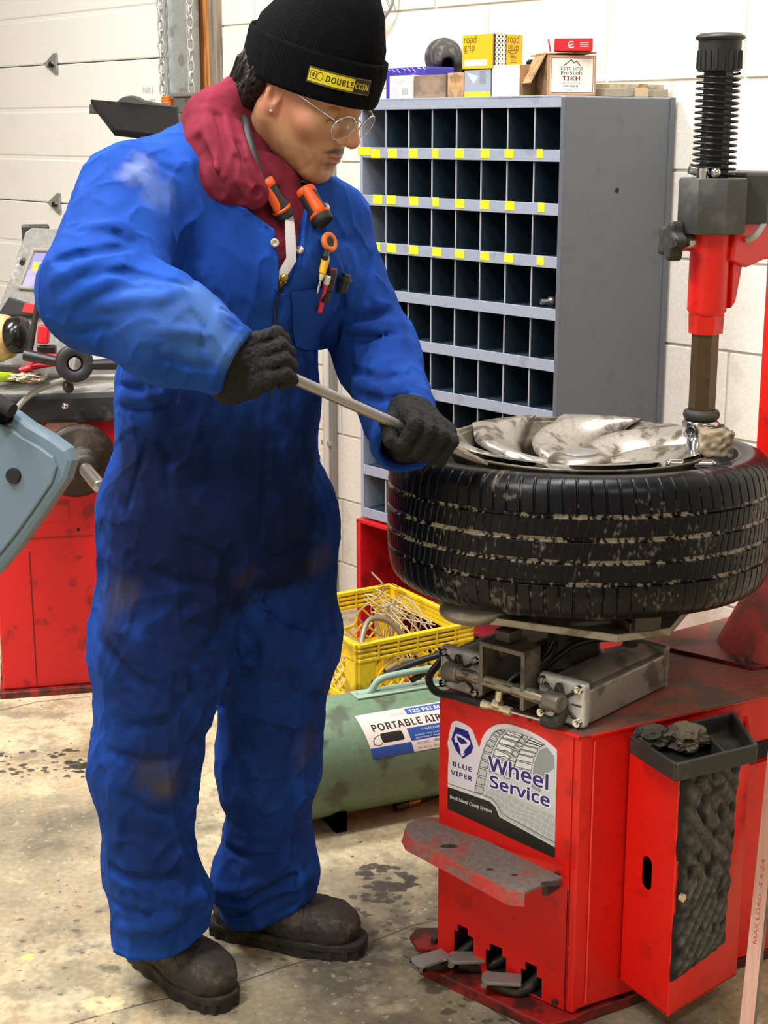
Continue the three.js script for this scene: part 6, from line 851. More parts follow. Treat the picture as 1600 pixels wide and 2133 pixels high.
{ // left hand: comes towards the camera over the bar
  const C = barAt(0.70).clone(), X = barDir.clone(), Z = V(0.1, -0.12, 1); Z.addScaledVector(X, -Z.dot(X)).normalize(); const Y = Z.clone().cross(X);
  glove(C, X, Y, Z, -1, J(846, 918, 2.58), 1.08);
}
// boots
const leather = MT(grime(0x2c2722, 0x5a5042, 0.3, 131, 0.1), 0.72, 0, { bumpMap: bumpCast, bumpScale: 0.0008 }), soleM = MT(grime(0x25211d, 0x5c5140, 0.3, 133, 0.1), 0.85);
for (const [hx, hz, tx, tz] of [[-0.492, -2.735, -0.287, -2.53], [-0.348, -2.822, -0.04, -2.733]]) {
  const h = V(hx, 0, hz), t = V(tx, 0, tz), X = t.clone().sub(h), L = X.length(); X.normalize(); const Z = V(-X.z, 0, X.x), k = L / 0.3, inB = (g) => frame(g, h, X, UP, Z);
  const up = [cap(V(0.09, 0.07, 0), V(0.092, 0.115, 0), 0.048, 0.044), ell(0.06, 0.062, 0, 0.056, 0.06, 0.043), cap(V(0.09, 0.075, 0), V(0.19 * k, 0.062, 0), 0.05, 0.045, V(0, 0, 1), 0.95), ell(0.232 * k, 0.054, 0, 0.066, 0.05, 0.054), ell(0.17 * k, 0.05, 0, 0.07, 0.04, 0.05)];
  const bs = (x, y, z) => { let d = up[0](x, y, z); for (let i = 1; i < up.length; i++) d = smin(d, up[i](x, y, z), 0.022); const sx = x - (0.19 * k + 0.35 * z * z * 40 * 0.02); d += 0.0035 * Math.exp(-((sx / 0.0035) ** 2)) * sstep(0.03, 0.05, y); for (const q of [0.13, 0.15, 0.165]) d += 0.0025 * Math.exp(-(((x - q * k - 0.2 * (y - 0.07)) / 0.005) ** 2)); d += 0.0022 * n3(x * 24, y * 24, z * 24) + 0.001 * n3(x * 70, y * 70, z * 70); return Math.max(d, 0.024 - y); };
  const boot = world(man, 'boot', inB(sdfMesh(bs, V(-0.02, 0.0, -0.08), V(0.33, 0.27, 0.08), 0.005, null, 1)), leather);
  const ol = (x) => x < 0.1 ? 0.042 : lerp(0.042, 0.054, sstep(0.1, 0.2, x)), outline = (e, lug) => { const a = []; const N2 = 72; for (let i = 0; i < N2; i++) { const q = i / N2 * 6.2832, c = Math.cos(q), x = 0.15 * k + 0.158 * k * Math.sign(c) * Math.pow(Math.abs(c), 0.62), w = (x < 0.12 ? 0.044 : 0.044 + 0.013 * sstep(0.1, 0.2, x)) * Math.sign(Math.sin(q)) * Math.pow(Math.abs(Math.sin(q)), 0.62); const g = 1 + e + (lug && Math.floor(i / 2) % 2 ? -lug : 0); a.push([0.15 * k + (x - 0.15 * k) * (1 + (g - 1) * 0.45), w * g]); } return a; };
  world(boot, 'sole', inB(boxUV(merge([prism(outline(-0.05, 0), 0.018, 0.034, 0.004), prism(outline(-0.06, 0.07), 0.001, 0.02, 0.001)]))), soleM);
}
// the bar
{
  const e = barAt(-0.09), t = thing('tire_iron', 'long grey steel tire iron held in both gloves, its tip under the tyre bead', 'tire iron', BAR1.clone());
  t.userData.label = 'long steel tire iron held in both black gloves with its tip on the tyre';
  const m = MT(grime(0x94908c, 0x68625e, 0.3, 141), 0.4, 0.7); world(t, 'shaft', latheOn(e, BAR1, (() => { const L = e.distanceTo(BAR1); return [[0, 0], [0.008, 0.001], [0.0095, 0.006], [0.0088, L * 0.5], [0.008, L - 0.06], [0.0055, L - 0.012], [0.004, L - 0.002], [0, L]]; })(), 20), m);
  world(t, 'flat_tip', frame(boxUV(bx(0.05, 0.005, 0.018, -0.018, 0, 0, 0.002)), BAR1.clone(), barDir, V(0, 1, 0).addScaledVector(barDir, -barDir.y).normalize(), barDir.clone().cross(V(0, 1, 0).addScaledVector(barDir, -barDir.y).normalize())), m);
}
// light worn round the neck and the things in the chest pocket
{
  const rub = M(0x232426, 0.6), org = M(0xe8590c, 0.5), t = thing('neck_light', 'black and orange work light worn round the mechanic\'s neck', 'work light', J(600, 420, 2.6));
  const A = [J(512, 262, 2.665), J(524, 312, 2.615), onBody(548, 372, 0.03).p, onBody(560, 412, 0.022).p], ends2 = [[[549, 372], [580, 468], 0.0135, 0.0165], [[632, 392], [657, 472], 0.017, 0.0185]];
  const hoodSurf = (x, y, z) => cloth(x, y, z);
  world(t, 'neck_band', tube([J(505, 215, 2.73), J(512, 262, 2.64), J(524, 312, 2.60), J(540, 360, 2.585), J(556, 402, 2.585)], 0.0075, 50, 10), rub); world(t, 'neck_band', tube([J(660, 360, 2.76), J(640, 375, 2.7), J(632, 392, 2.66)], 0.011, 20, 10), rub);
  ends2.forEach(([p0, p1, r0, r1], i) => {
    const a = i ? J(p0[0], p0[1], 2.655) : J(p0[0], p0[1], 2.585), b = onBody(p1[0], p1[1], 0.02).p, L = a.distanceTo(b), h = world(t, 'lamp_arm', latheOn(a, b, [[0, 0], [r0 * 0.8, 0.002], [r0, 0.012], [r0 * 0.95, L * 0.5], [r1, L * 0.72], [r1, L - 0.004], [r1 * 0.85, L], [r1 * 0.8, L - 0.004], [0, L - 0.004]], 22), rub);
    const d = b.clone().sub(a).normalize(), s = V(0, 0, 1).addScaledVector(d, -d.z).normalize(), sd = d.clone().cross(s);
    world(h, 'orange_grip', frame(sdfMesh((() => { const c1 = cap(V(0, 0.16 * L, 0), V(0, 0.7 * L, 0), r0 * 0.5, r0 * 0.62); return c1; })(), V(-0.03, -0.02, -0.03), V(0.03, L, 0.03), 0.0022).applyMatrix4(new THREE.Matrix4().makeScale(1, 1, 0.7)), a.clone().addScaledVector(s, r0 * 0.82).addScaledVector(sd, (i ? -1 : 1) * r0 * 0.25), sd, d, s), org);
    world(h, 'orange_band', latheOn(a.clone().addScaledVector(d, L * 0.02), b, [[r0 * 0.7, 0], [r0 * 1.06, 0.003], [r0 * 1.06, 0.013], [r0 * 0.7, 0.016]], 20), org); world(h, 'orange_band', latheOn(a.clone().addScaledVector(d, L * 0.72), b, [[r0 * 0.7, 0], [r1 * 1.04, 0.002], [r1 * 1.04, 0.007], [r0 * 0.7, 0.009]], 20), org);
  });
  const stick = (name, lab, cat, p0, p1, prof, mats, off = 0.012, group) => { const a = onBody(...p0, off).p, b = onBody(...p1, off).p, g = thing(name, lab, cat, b.clone()), L = a.distanceTo(b); for (const [nm, f0, f1, r0, r1, m] of prof) { const q0 = a.clone().lerp(b, f0), q1 = a.clone().lerp(b, f1), l = q0.distanceTo(q1); world(g, nm, latheOn(q0, q1, [[0, 0], [r0 * 0.8, 0], [r0, l * 0.08], [r1, l * 0.92], [r1 * 0.8, l], [0, l]], 16), m); } return g; };
  const yel = M(0xe6b41e, 0.4), redM = M(0xd8283c, 0.4), blk = M(0x191919, 0.45), stl = M(0xb8b8b4, 0.25, 0.9), ora = M(0xe0702a, 0.5);
  stick('pocket_screwdriver', 'small yellow handled screwdriver clipped to the chest pocket', 'screwdriver', [668, 535], [650, 606], [['grip', 0.06, 0.5, 0.007, 0.0065, yel], ['cap', 0, 0.08, 0.005, 0.006, stl], ['collar', 0.5, 0.66, 0.0055, 0.003, M(0xd8c890, 0.4)], ['blade', 0.66, 1, 0.0022, 0.0018, stl]]);
  stick('red_marker', 'red pen pointing down at the chest pocket beside the screwdriver', 'pen', [672, 572], [654, 644], [['barrel', 0.2, 1, 0.0058, 0.005, redM], ['tip_band', 0.0, 0.22, 0.0055, 0.006, M(0xd8d4d0, 0.4)]], 0.019);
  stick('black_marker', 'thick black capped marker standing in the chest pocket', 'marker', [682, 562], [668, 612], [['cap', 0, 0.8, 0.0095, 0.0095, blk], ['cap_end', -0.06, 0.02, 0.007, 0.0085, M(0x6a2830, 0.4)], ['barrel', 0.8, 1.2, 0.008, 0.008, blk]], 0.012);
  const cl = stick('black_clip', 'black folding tool hanging at the right edge of the chest pocket', 'tool', [712, 566], [700, 604], [['handle', 0, 1, 0.0085, 0.0105, blk], ['pivot', 0.2, 0.42, 0.0115, 0.0115, M(0x33353a, 0.35, 0.4)]], 0.012);
  const k = stick('orange_cutter', 'orange and black round tool sticking out above the chest pocket', 'tool', [680, 492], [664, 540], [['handle', 0.5, 1.0, 0.0065, 0.006, blk], ['neck', 0.3, 0.6, 0.009, 0.0065, ora]], 0.014); const q = onBody(674, 508, 0.014); world(k, 'ring', new THREE.TorusGeometry(0.0125, 0.005, 10, 24).applyQuaternion(new THREE.Quaternion().setFromUnitVectors(V(0, 0, 1), q.n)).translate(q.p.x, q.p.y, q.p.z), ora); world(k, 'ring_core', new THREE.CylinderGeometry(0.0095, 0.0095, 0.006, 20).rotateX(Math.PI / 2).applyQuaternion(new THREE.Quaternion().setFromUnitVectors(V(0, 0, 1), q.n)).translate(q.p.x, q.p.y, q.p.z), blk);
}
// ---------- wheel balancer behind the mechanic ----------
{
  const WB = thing('wheel_balancer', 'red wheel balancing machine with a grey wheel guard and a tool tray behind the mechanic', 'balancer', [-0.85, 0, -4.4]);
  const a = onH(8, 1452, 0), b = onH(190, 1438, 0), X = b.clone().sub(a).setY(0).normalize(), Z = V(-X.z, 0, X.x), inB = (g) => frame(g, a, X, UP, Z), BP = (px, py, o = 0) => { const q = onPlane(px, py, a.clone().addScaledVector(Z, o), Z), d = q.sub(a); return [d.dot(X), d.y]; };
  const red = MT(grime(0xc8141a, 0x4a1012, 0.08, 151, 0.03), 0.42), W = 0.62, D = 0.5, H = BP(150, 868)[1];
  world(WB, 'casing', inB(boxUV(bx(W, H - 0.02, D, W / 2, (H + 0.02) / 2, -D / 2, 0.006))), red);
  world(WB, 'base_plate', inB(boxUV(bx(W + 0.02, 0.02, D + 0.03, W / 2, 0.01, -D / 2 + 0.005, 0.003))), redGrimy);
  const s0 = BP(64, 1200)[0]; world(WB, 'panel_seam', inB(plain(0.003, H * 0.5, 0.0015, s0, H * 0.28, 0.0005)), M(0x5a0c0c, 0.8)); world(WB, 'panel_seam', inB(plain(W - s0, 0.003, 0.0015, (W + s0) / 2, BP(190, 1115)[1], 0.0005)), M(0x8a1412, 0.8));
  const sc = BP(163, 1103); world(WB, 'screw', inB(new THREE.CylinderGeometry(0.005, 0.005, 0.004, 10).rotateX(Math.PI / 2).translate(sc[0], sc[1], 0.001)), black);
  const lb = BP(105, 1065); world(WB, 'embossed_label', inB(boxUV(bx(0.1, 0.062, 0.001, lb[0], lb[1], 0.0008, 0.0004))), label(200, 124, (c) => { c.fillStyle = '#c0201f'; c.fillRect(0, 0, 200, 124); c.fillStyle = '#8e1414'; for (let i = 0; i < 7; i++) c.fillRect(14, 12 + i * 13, 100 + (i * 37) % 70, 4); }));
  const pl = BP(130, 893), po = new THREE.Shape(); po.absellipse(0, 0, 0.05, 0.028, 0, Math.PI * 2); world(WB, 'pink_sticker', inB(plate(po, 0.001, 0).translate(pl[0], pl[1], 0.0005)), M(0xe6b4b0, 0.6));
  // moulded tool tray on top
  const ty = H, tp = [[-0.09, 0.04], [W * 0.9, 0.05], [W * 0.95, -0.1], [W * 0.9, -0.44], [0, -0.46], [-0.12, -0.3]].map(([p, o]) => { const v = a.clone().addScaledVector(X, p).addScaledVector(Z, o); return [v.x, v.z]; });
  const trayM = MT(grime(0x2c2d2e, 0x6a6862, 0.25, 153), 0.5), tray = world(WB, 'tool_tray', boxUV(prism(tp, ty - 0.01, ty + 0.07, 0.012)), trayM);
  const greyT = MT(grime(0x8e8e88, 0x55544e, 0.4, 155, 0.12), 0.55); world(tray, 'tray_surface', boxUV(prism(tp.map(([x, z]) => [lerp(x, -0.85, 0.05), lerp(z, -4.4, 0.05)]), ty + 0.068, ty + 0.074, 0.002)), greyT);
  const rim = [[34, 852], [52, 832], [80, 812], [118, 796], [160, 788], [240, 785]].map(([x, y]) => at(x, y, 4.1)); world(tray, 'tray_rim', tube(rim, 0.008, 40, 8), M(0xa6a6a2, 0.4)); 
  const st = at(140, 801, 4.09); world(tray, 'rim_knob', latheOn(st, st.clone().add(V(0.012, -0.01, 0.03)), [[0, 0], [0.013, 0], [0.015, 0.012], [0.013, 0.026], [0, 0.028]]), darkSteel); const s2 = at(136, 846, 4.08); world(tray, 'screw', latheOn(s2, s2.clone().add(V(0, 0, 0.01)), [[0.009, 0], [0.008, 0.006], [0, 0.008]], 12), chrome);
  // flange and threaded shaft
  const fd = V(0.42, -0.12, 0.9).normalize(), f0 = at(172, 970, 4.06), back = f0.clone().addScaledVector(fd, -0.09), brown = MT(grime(0x2c261f, 0x54483a, 0.35, 157, 0.12), 0.5, 0.4);
  const fl = world(WB, 'flange', boxUV(latheOn(back, f0, [[0.03, 0], [0.03, 0.03], [0.098, 0.034], [0.104, 0.04], [0.104, 0.05], [0.09, 0.062], [0.05, 0.075], [0.042, 0.09], [0.042, 0.1], [0, 0.1]], 48)), brown); world(fl, 'shaft_collar', boxUV(latheOn(f0, f0.clone().add(fd), [[0.05, 0.0], [0.05, 0.012], [0.036, 0.016], [0.034, 0.034], [0, 0.034]], 36)), darkSteel);
  const th = [[0.0, 0]]; for (let i = 0; i < 30; i++) th.push([0.019, 0.03 + i * 0.005], [0.0165, 0.0325 + i * 0.005]); th.push([0.015, 0.182], [0, 0.184]); world(fl, 'threaded_shaft', latheOn(f0, f0.clone().add(fd), th, 24), M(0xb8b4ac, 0.3, 0.9));
  // grey wheel guard swinging in from the left, nearer than the machine
  const gp = [[-120, 800], [30, 858], [62, 882], [104, 906], [142, 934], [152, 960], [140, 1000], [84, 1082], [34, 1150], [0, 1190], [-120, 1290]].map(([x, y]) => [x, y]);
  const g0 = at(20, 1000, 3.62), gx = V(0.88, 0, 0.2).normalize(), gz = V(-gx.z, 0.1, gx.x).normalize(), gy = gz.clone().cross(gx); const GQ = (px, py) => { const q = onPlane(px, py, g0, gz).sub(g0); return [q.dot(gx), q.dot(gy)]; };
  const sh = new THREE.Shape(); gp.forEach(([x, y], i) => { const q = GQ(x, y); i ? sh.lineTo(...q) : sh.moveTo(...q); }); const guardM = M(0x5c707c, 0.35);
  const gd = world(WB, 'wheel_guard', frame(plate(sh, 0.05, 0.014), g0.clone().addScaledVector(gz, -0.05), gx, gy, gz), guardM); { const s3 = new THREE.Shape(); const cq = GQ(0, 1020); gp.forEach(([x, y], i) => { const q = GQ(x, y), v = [lerp(q[0], cq[0], 0.2), lerp(q[1], cq[1], 0.2)]; i ? s3.lineTo(...v) : s3.moveTo(...v); }); world(gd, 'guard_panel', frame(plate(s3, 0.012, 0.005), g0.clone().addScaledVector(gz, -0.004), gx, gy, gz), guardM); }
  const hp = GQ(32, 990); world(gd, 'rubber_plug', frame(new THREE.CylinderGeometry(0.018, 0.02, 0.01, 24).rotateX(Math.PI / 2).translate(hp[0], hp[1], 0.011), g0, gx, gy, gz), black);
  world(gd, 'guard_arm', tube([at(12, 870, 3.6), at(-30, 850, 3.75), at(-60, 830, 4.1), at(-40, 860, 4.4)], 0.02), darkSteel); world(gd, 'guard_hinge', cyl(at(-6, 838, 3.62), at(26, 856, 3.6), 0.022, 0.018), black);
  // tilted display panel
  const d0 = at(60, 560, 4.45), dx = V(0.9, 0, 0.42).normalize(), dz = V(-0.38, 0.42, 0.82); dz.addScaledVector(dx, -dz.dot(dx)).normalize(); const dy = dz.clone().cross(dx), DQ = (px, py) => { const q = onPlane(px, py, d0, dz).sub(d0); return [q.dot(dx), q.dot(dy)]; };
  const quad = (pts, depth, off, m, name, par) => { const g = boxUV(plate(poly(pts.map(([x, y]) => DQ(x, y))), depth, Math.min(0.006, depth / 3)).translate(0, 0, off)); if (name === 'screen_print') { g.computeBoundingBox(); const b = g.boundingBox, p = g.attributes.position, u = g.attributes.uv; for (let i = 0; i < p.count; i++) u.setXY(i, (p.getX(i) - b.min.x) / (b.max.x - b.min.x), (p.getY(i) - b.min.y) / (b.max.y - b.min.y)); } return world(par, name, frame(g, d0, dx, dy, dz), m); };
  const fr = MT(grime(0x7c7a74, 0xa8a49a, 0.35, 159, 0.12), 0.6); const dp = quad([[-60, 790], [-10, 660], [52, 482], [66, 473], [200, 478], [180, 650], [150, 780]], 0.04, -0.04, fr, 'display_panel', WB);
  quad([[18, 640], [66, 512], [200, 516], [185, 640]], 0.014, -0.004, fr, 'inner_frame', dp); { const c = [[46, 602], [76, 524], [190, 528], [176, 612]].map(([x, y]) => { const q = DQ(x, y); return d0.clone().addScaledVector(dx, q[0]).addScaledVector(dy, q[1]).addScaledVector(dz, 0.012); }); for (let i = 0; i < 4; i++) world(dp, 'screen_bezel', cyl(c[i], c[(i + 1) % 4], 0.007, 0.007, 10), M(0x8a867c, 0.6)); } quad([[46, 602], [76, 524], [190, 528], [176, 612]], 0.003, 0.01, label(256, 256, (c) => { c.fillStyle = '#7a76a8'; c.fillRect(0, 0, 256, 256); c.fillStyle = '#948cb4'; c.fillRect(0, 130, 256, 126); c.fillStyle = '#c8b430'; c.fillRect(34, 78, 84, 56); c.fillStyle = '#7a7460'; c.fillRect(58, 90, 36, 32); }), 'screen_print', dp);
  quad([[0, 662], [26, 622], [84, 640], [84, 662]], 0.02, -0.002, M(0x1c1c1e, 0.5), 'keypad_edge', dp); quad([[52, 655], [60, 634], [90, 640], [88, 660]], 0.01, 0.01, M(0xb81c20, 0.5), 'red_key', dp);
  world(dp, 'clip', cyl(at(46, 548, 4.38), at(50, 540, 4.36), 0.008, 0.006), darkSteel);
  world(WB, 'display_post', inB(boxUV(bx(0.08, 0.5, 0.08, 0.16, ty + 0.25, -0.42, 0.006))), trayM); world(WB, 'upper_post', inB(boxUV(bx(0.05, 0.85, 0.05, 0.52, ty + 0.42, -0.4, 0.006))), trayM);
  // black tray on the upper post, seen from below
  const c4 = [[191, 222], [372, 238], [372, 300], [238, 284]], k3 = [at(191, 222, 4.62), at(372, 238, 4.44), at(380, 306, 4.16), at(238, 284, 4.3)], ux = k3[1].clone().sub(k3[0]).normalize(), un = k3[3].clone().sub(k3[0]).cross(ux).normalize(), uy = un.clone().cross(ux), UQ = (v) => { const q = v.clone().sub(k3[0]); return new THREE.Vector2(q.dot(ux), q.dot(uy)); };
  const us = new THREE.Shape(k3.map(UQ)), ut = world(WB, 'upper_tray', frame(boxUV(plate(us, 0.022, 0.005)), k3[0], ux, uy, un), dull(M(0x08090c, 0.6), 0.4)); const e0 = k3[0], e1 = k3[1], L = e0.distanceTo(e1);
  const rs = new THREE.Shape(); rs.moveTo(0, 0); rs.lineTo(L, 0); rs.lineTo(L, 0.04); rs.lineTo(L * 0.62, 0.05); rs.quadraticCurveTo(L * 0.5, 0.07, L * 0.36, 0.05); rs.lineTo(L * 0.3, 0.034); rs.lineTo(0, 0.026); rs.closePath(); const hh = new THREE.Path(); hh.absellipse(L * 0.48, 0.026, 0.045, 0.01, 0, Math.PI * 2, false, -0.1); rs.holes.push(hh); const rz = V(0, 0, 1).addScaledVector(ux, -ux.z).normalize(); world(ut, 'tray_handle', frame(boxUV(plate(rs, 0.014, 0.004)), e0.clone().add(V(0, -0.02, 0)), ux, rz.clone().cross(ux), rz), M(0x3b3c38, 0.6));
  // things lying in the tool tray
  const put = (name, lab, cat, px, py, d, build) => { const q = at(px, py, d), t = thing(name, lab, cat, q.clone()); build(t, q); return t; };
  const py0 = ty + 0.075;
  put('centring_cone', 'pale tan centring cone lying at the left of the tool tray', 'cone', 22, 700, 4.2, (t, q) => { const d = V(0.9, 0.15, 0.35).normalize(), c = q.clone().addScaledVector(d, -0.05); world(t, 'cone_body', boxUV(latheOn(c, c.clone().add(d), [[0, -0.06], [0.05, -0.06], [0.066, -0.03], [0.068, 0.0], [0.06, 0.04], [0.045, 0.06], [0, 0.062]], 32)), MT(grime(0xd8b878, 0xa07c48, 0.3, 161), 0.6)); world(t, 'black_cap', latheOn(c, c.clone().add(d), [[0.046, 0.056], [0.05, 0.06], [0.05, 0.09], [0.03, 0.104], [0, 0.106]], 28), M(0x141414, 0.2)); world(t, 'red_band', latheOn(c, c.clone().add(d), [[0.06, -0.045], [0.068, -0.042], [0.069, -0.034], [0.062, -0.03]], 28), M(0xd04028, 0.5)); });
  put('clamp_tool', 'red and black quick clamp standing beside the tan cone', 'clamp', 84, 690, 4.15, (t, q) => { world(t, 'bar', cyl(q.clone().add(V(0, 0.09, 0)), q.clone().add(V(-0.03, -0.05, 0)), 0.008), darkSteel); world(t, 'red_body', boxUV(merge([bx(0.03, 0.05, 0.03, 0.012, -0.005, 0.01, 0.005).rotateZ(-0.15), bx(0.026, 0.06, 0.026, 0.02, 0.055, 0, 0.006).rotateZ(-0.2)]).translate(q.x, q.y, q.z)), M(0xd0202a, 0.4)); world(t, 'jaw', boxUV(bx(0.05, 0.045, 0.03, 0.015, -0.06, 0, 0.006).translate(q.x, q.y, q.z)), M(0x161616, 0.4)); world(t, 'knob', latheOn(q.clone().add(V(0.01, 0.08, 0.01)), q.clone().add(V(0.03, 0.11, 0.03)), [[0, 0], [0.014, 0], [0.017, 0.014], [0.014, 0.026], [0, 0.027]]), M(0x161616, 0.3)); });
  put('wing_nut', 'black ring shaped clamping nut with a bright threaded centre on the tool tray', 'nut', 155, 757, 4.05, (t, q) => { const d = V(0.28, 0.12, 0.95).normalize(); world(t, 'ring_body', latheOn(q, q.clone().add(d), [[0.02, -0.02], [0.044, -0.02], [0.05, -0.012], [0.05, 0.012], [0.044, 0.02], [0.024, 0.02], [0.02, 0.012], [0.02, -0.02]], 40), M(0x222224, 0.5)); world(t, 'thread', latheOn(q, q.clone().add(d), [[0.0215, -0.012], [0.0165, -0.008], [0.0205, -0.002], [0.0165, 0.004], [0.0205, 0.01], [0.0165, 0.014]], 30), chrome); for (const s of [-1, 1]) world(t, 'handle', cyl(q.clone().add(V(s * 0.045, s * -0.004, -0.006)), q.clone().add(V(s * 0.135, s * -0.012 + 0.008, -0.02)), 0.013, 0.016), M(0x1a1a1c, 0.35)); });
  put('red_pliers', 'pair of pliers with bright red handles lying on the tool tray', 'pliers', 92, 768, 4.12, (t, q) => { world(t, 'handle', tube([q.clone().add(V(0.05, 0.03, -0.03)), q.clone().add(V(-0.01, 0.028, 0)), q.clone().add(V(-0.05, 0.0, 0.01))], 0.008), M(0xd0202a, 0.4)); world(t, 'handle', tube([q.clone().add(V(0.055, -0.01, -0.02)), q.clone().add(V(0.05, 0.012, 0.0)), q.clone().add(V(-0.0, 0.012, 0.02)), q.clone().add(V(-0.06, 0.0, 0.03))], 0.008), M(0xd0202a, 0.4)); world(t, 'jaws', boxUV(plate(poly([[-0.06, -0.008], [-0.11, -0.004], [-0.14, 0.006], [-0.11, 0.014], [-0.06, 0.012]]), 0.014, 0.003).translate(q.x, q.y, q.z + 0.015)), darkSteel); });
  put('rag', 'crumpled pale rag at the front edge of the tool tray', 'rag', 58, 786, 4.08, (t, q) => { const g = new THREE.IcosahedronGeometry(0.05, 10), p = g.attributes.position; for (let i = 0; i < p.count; i++) { const v = V().fromBufferAttribute(p, i), k = 0.8 + 0.5 * fbm3(v.x * 30, v.y * 30 + 4, v.z * 30); v.multiplyScalar(k); p.setXYZ(i, v.x * 1.1, v.y * 0.32, v.z * 0.9); } g.computeVertexNormals(); world(t, 'fold', boxUV(g.translate(q.x, q.y, q.z)), MT(grime(0xb0a490, 0x7a6a54, 0.4, 163), 0.9)); });
  put('spray_can_cap', 'lime green plastic cap in the tool tray beside the cone', 'cap', 12, 764, 4.2, (t, q) => world(t, 'cap_body', boxUV(latheOn(q.clone().add(V(-0.02, -0.02, 0)), q.clone().add(V(0.1, -0.01, 0)), [[0, 0], [0.02, 0], [0.022, 0.004], [0.022, 0.04], [0.018, 0.043], [0, 0.043]])), M(0xb8d020, 0.4)));
}
// grey box on the door track with an orange strap wound beside it
{
  const a = onWall(360, 236, 0.16), b = onWall(432, 236, 0.16), top = onWall(400, 199, 0.16).y, w = b.s - a.s, h = top - a.y, t = thing('control_box', 'dull grey metal box mounted over the door track behind the maroon hood', 'box', wl((a.s + b.s) / 2, a.y, 0.04), TURN), m = MT(grime(0x6f6c68, 0x4a4844, 0.3, 171), 0.5, 0.3);
  part(t, 'box_body', boxUV(bx(w, h, 0.12, 0, h / 2, 0.06, 0.006)), m); part(t, 'box_lid', boxUV(bx(w + 0.014, 0.014, 0.134, 0, h + 0.004, 0.062, 0.004)), M(0x8a867e, 0.5, 0.3)); part(t, 'bracket', bx(w * 0.9, 0.012, 0.1, 0, -0.006, 0.04, 0.002), M(0xb0aca4, 0.5, 0.4));
  const c0 = onWall(349, 202, 0.15).p, c1 = onWall(351, 234, 0.15).p, o = thing('rope_coil', 'orange rope wound tightly round the track foot beside the grey box', 'cord', c1.clone()), pts = []; for (let i = 0; i <= 6 * 16; i++) { const q = i / 16 * 6.283, f = i / 96, c = c0.clone().lerp(c1, f); pts.push(c.addScaledVector(U, 0.016 * Math.cos(q)).addScaledVector(N, 0.016 * Math.sin(q))); }
  world(o, 'winding', new THREE.TubeGeometry(new THREE.CatmullRomCurve3(pts), 240, 0.0055, 7), M(0xe2711a, 0.7)); world(o, 'core', cyl(c1, c0, 0.0125), M(0x55504a, 0.6));
}
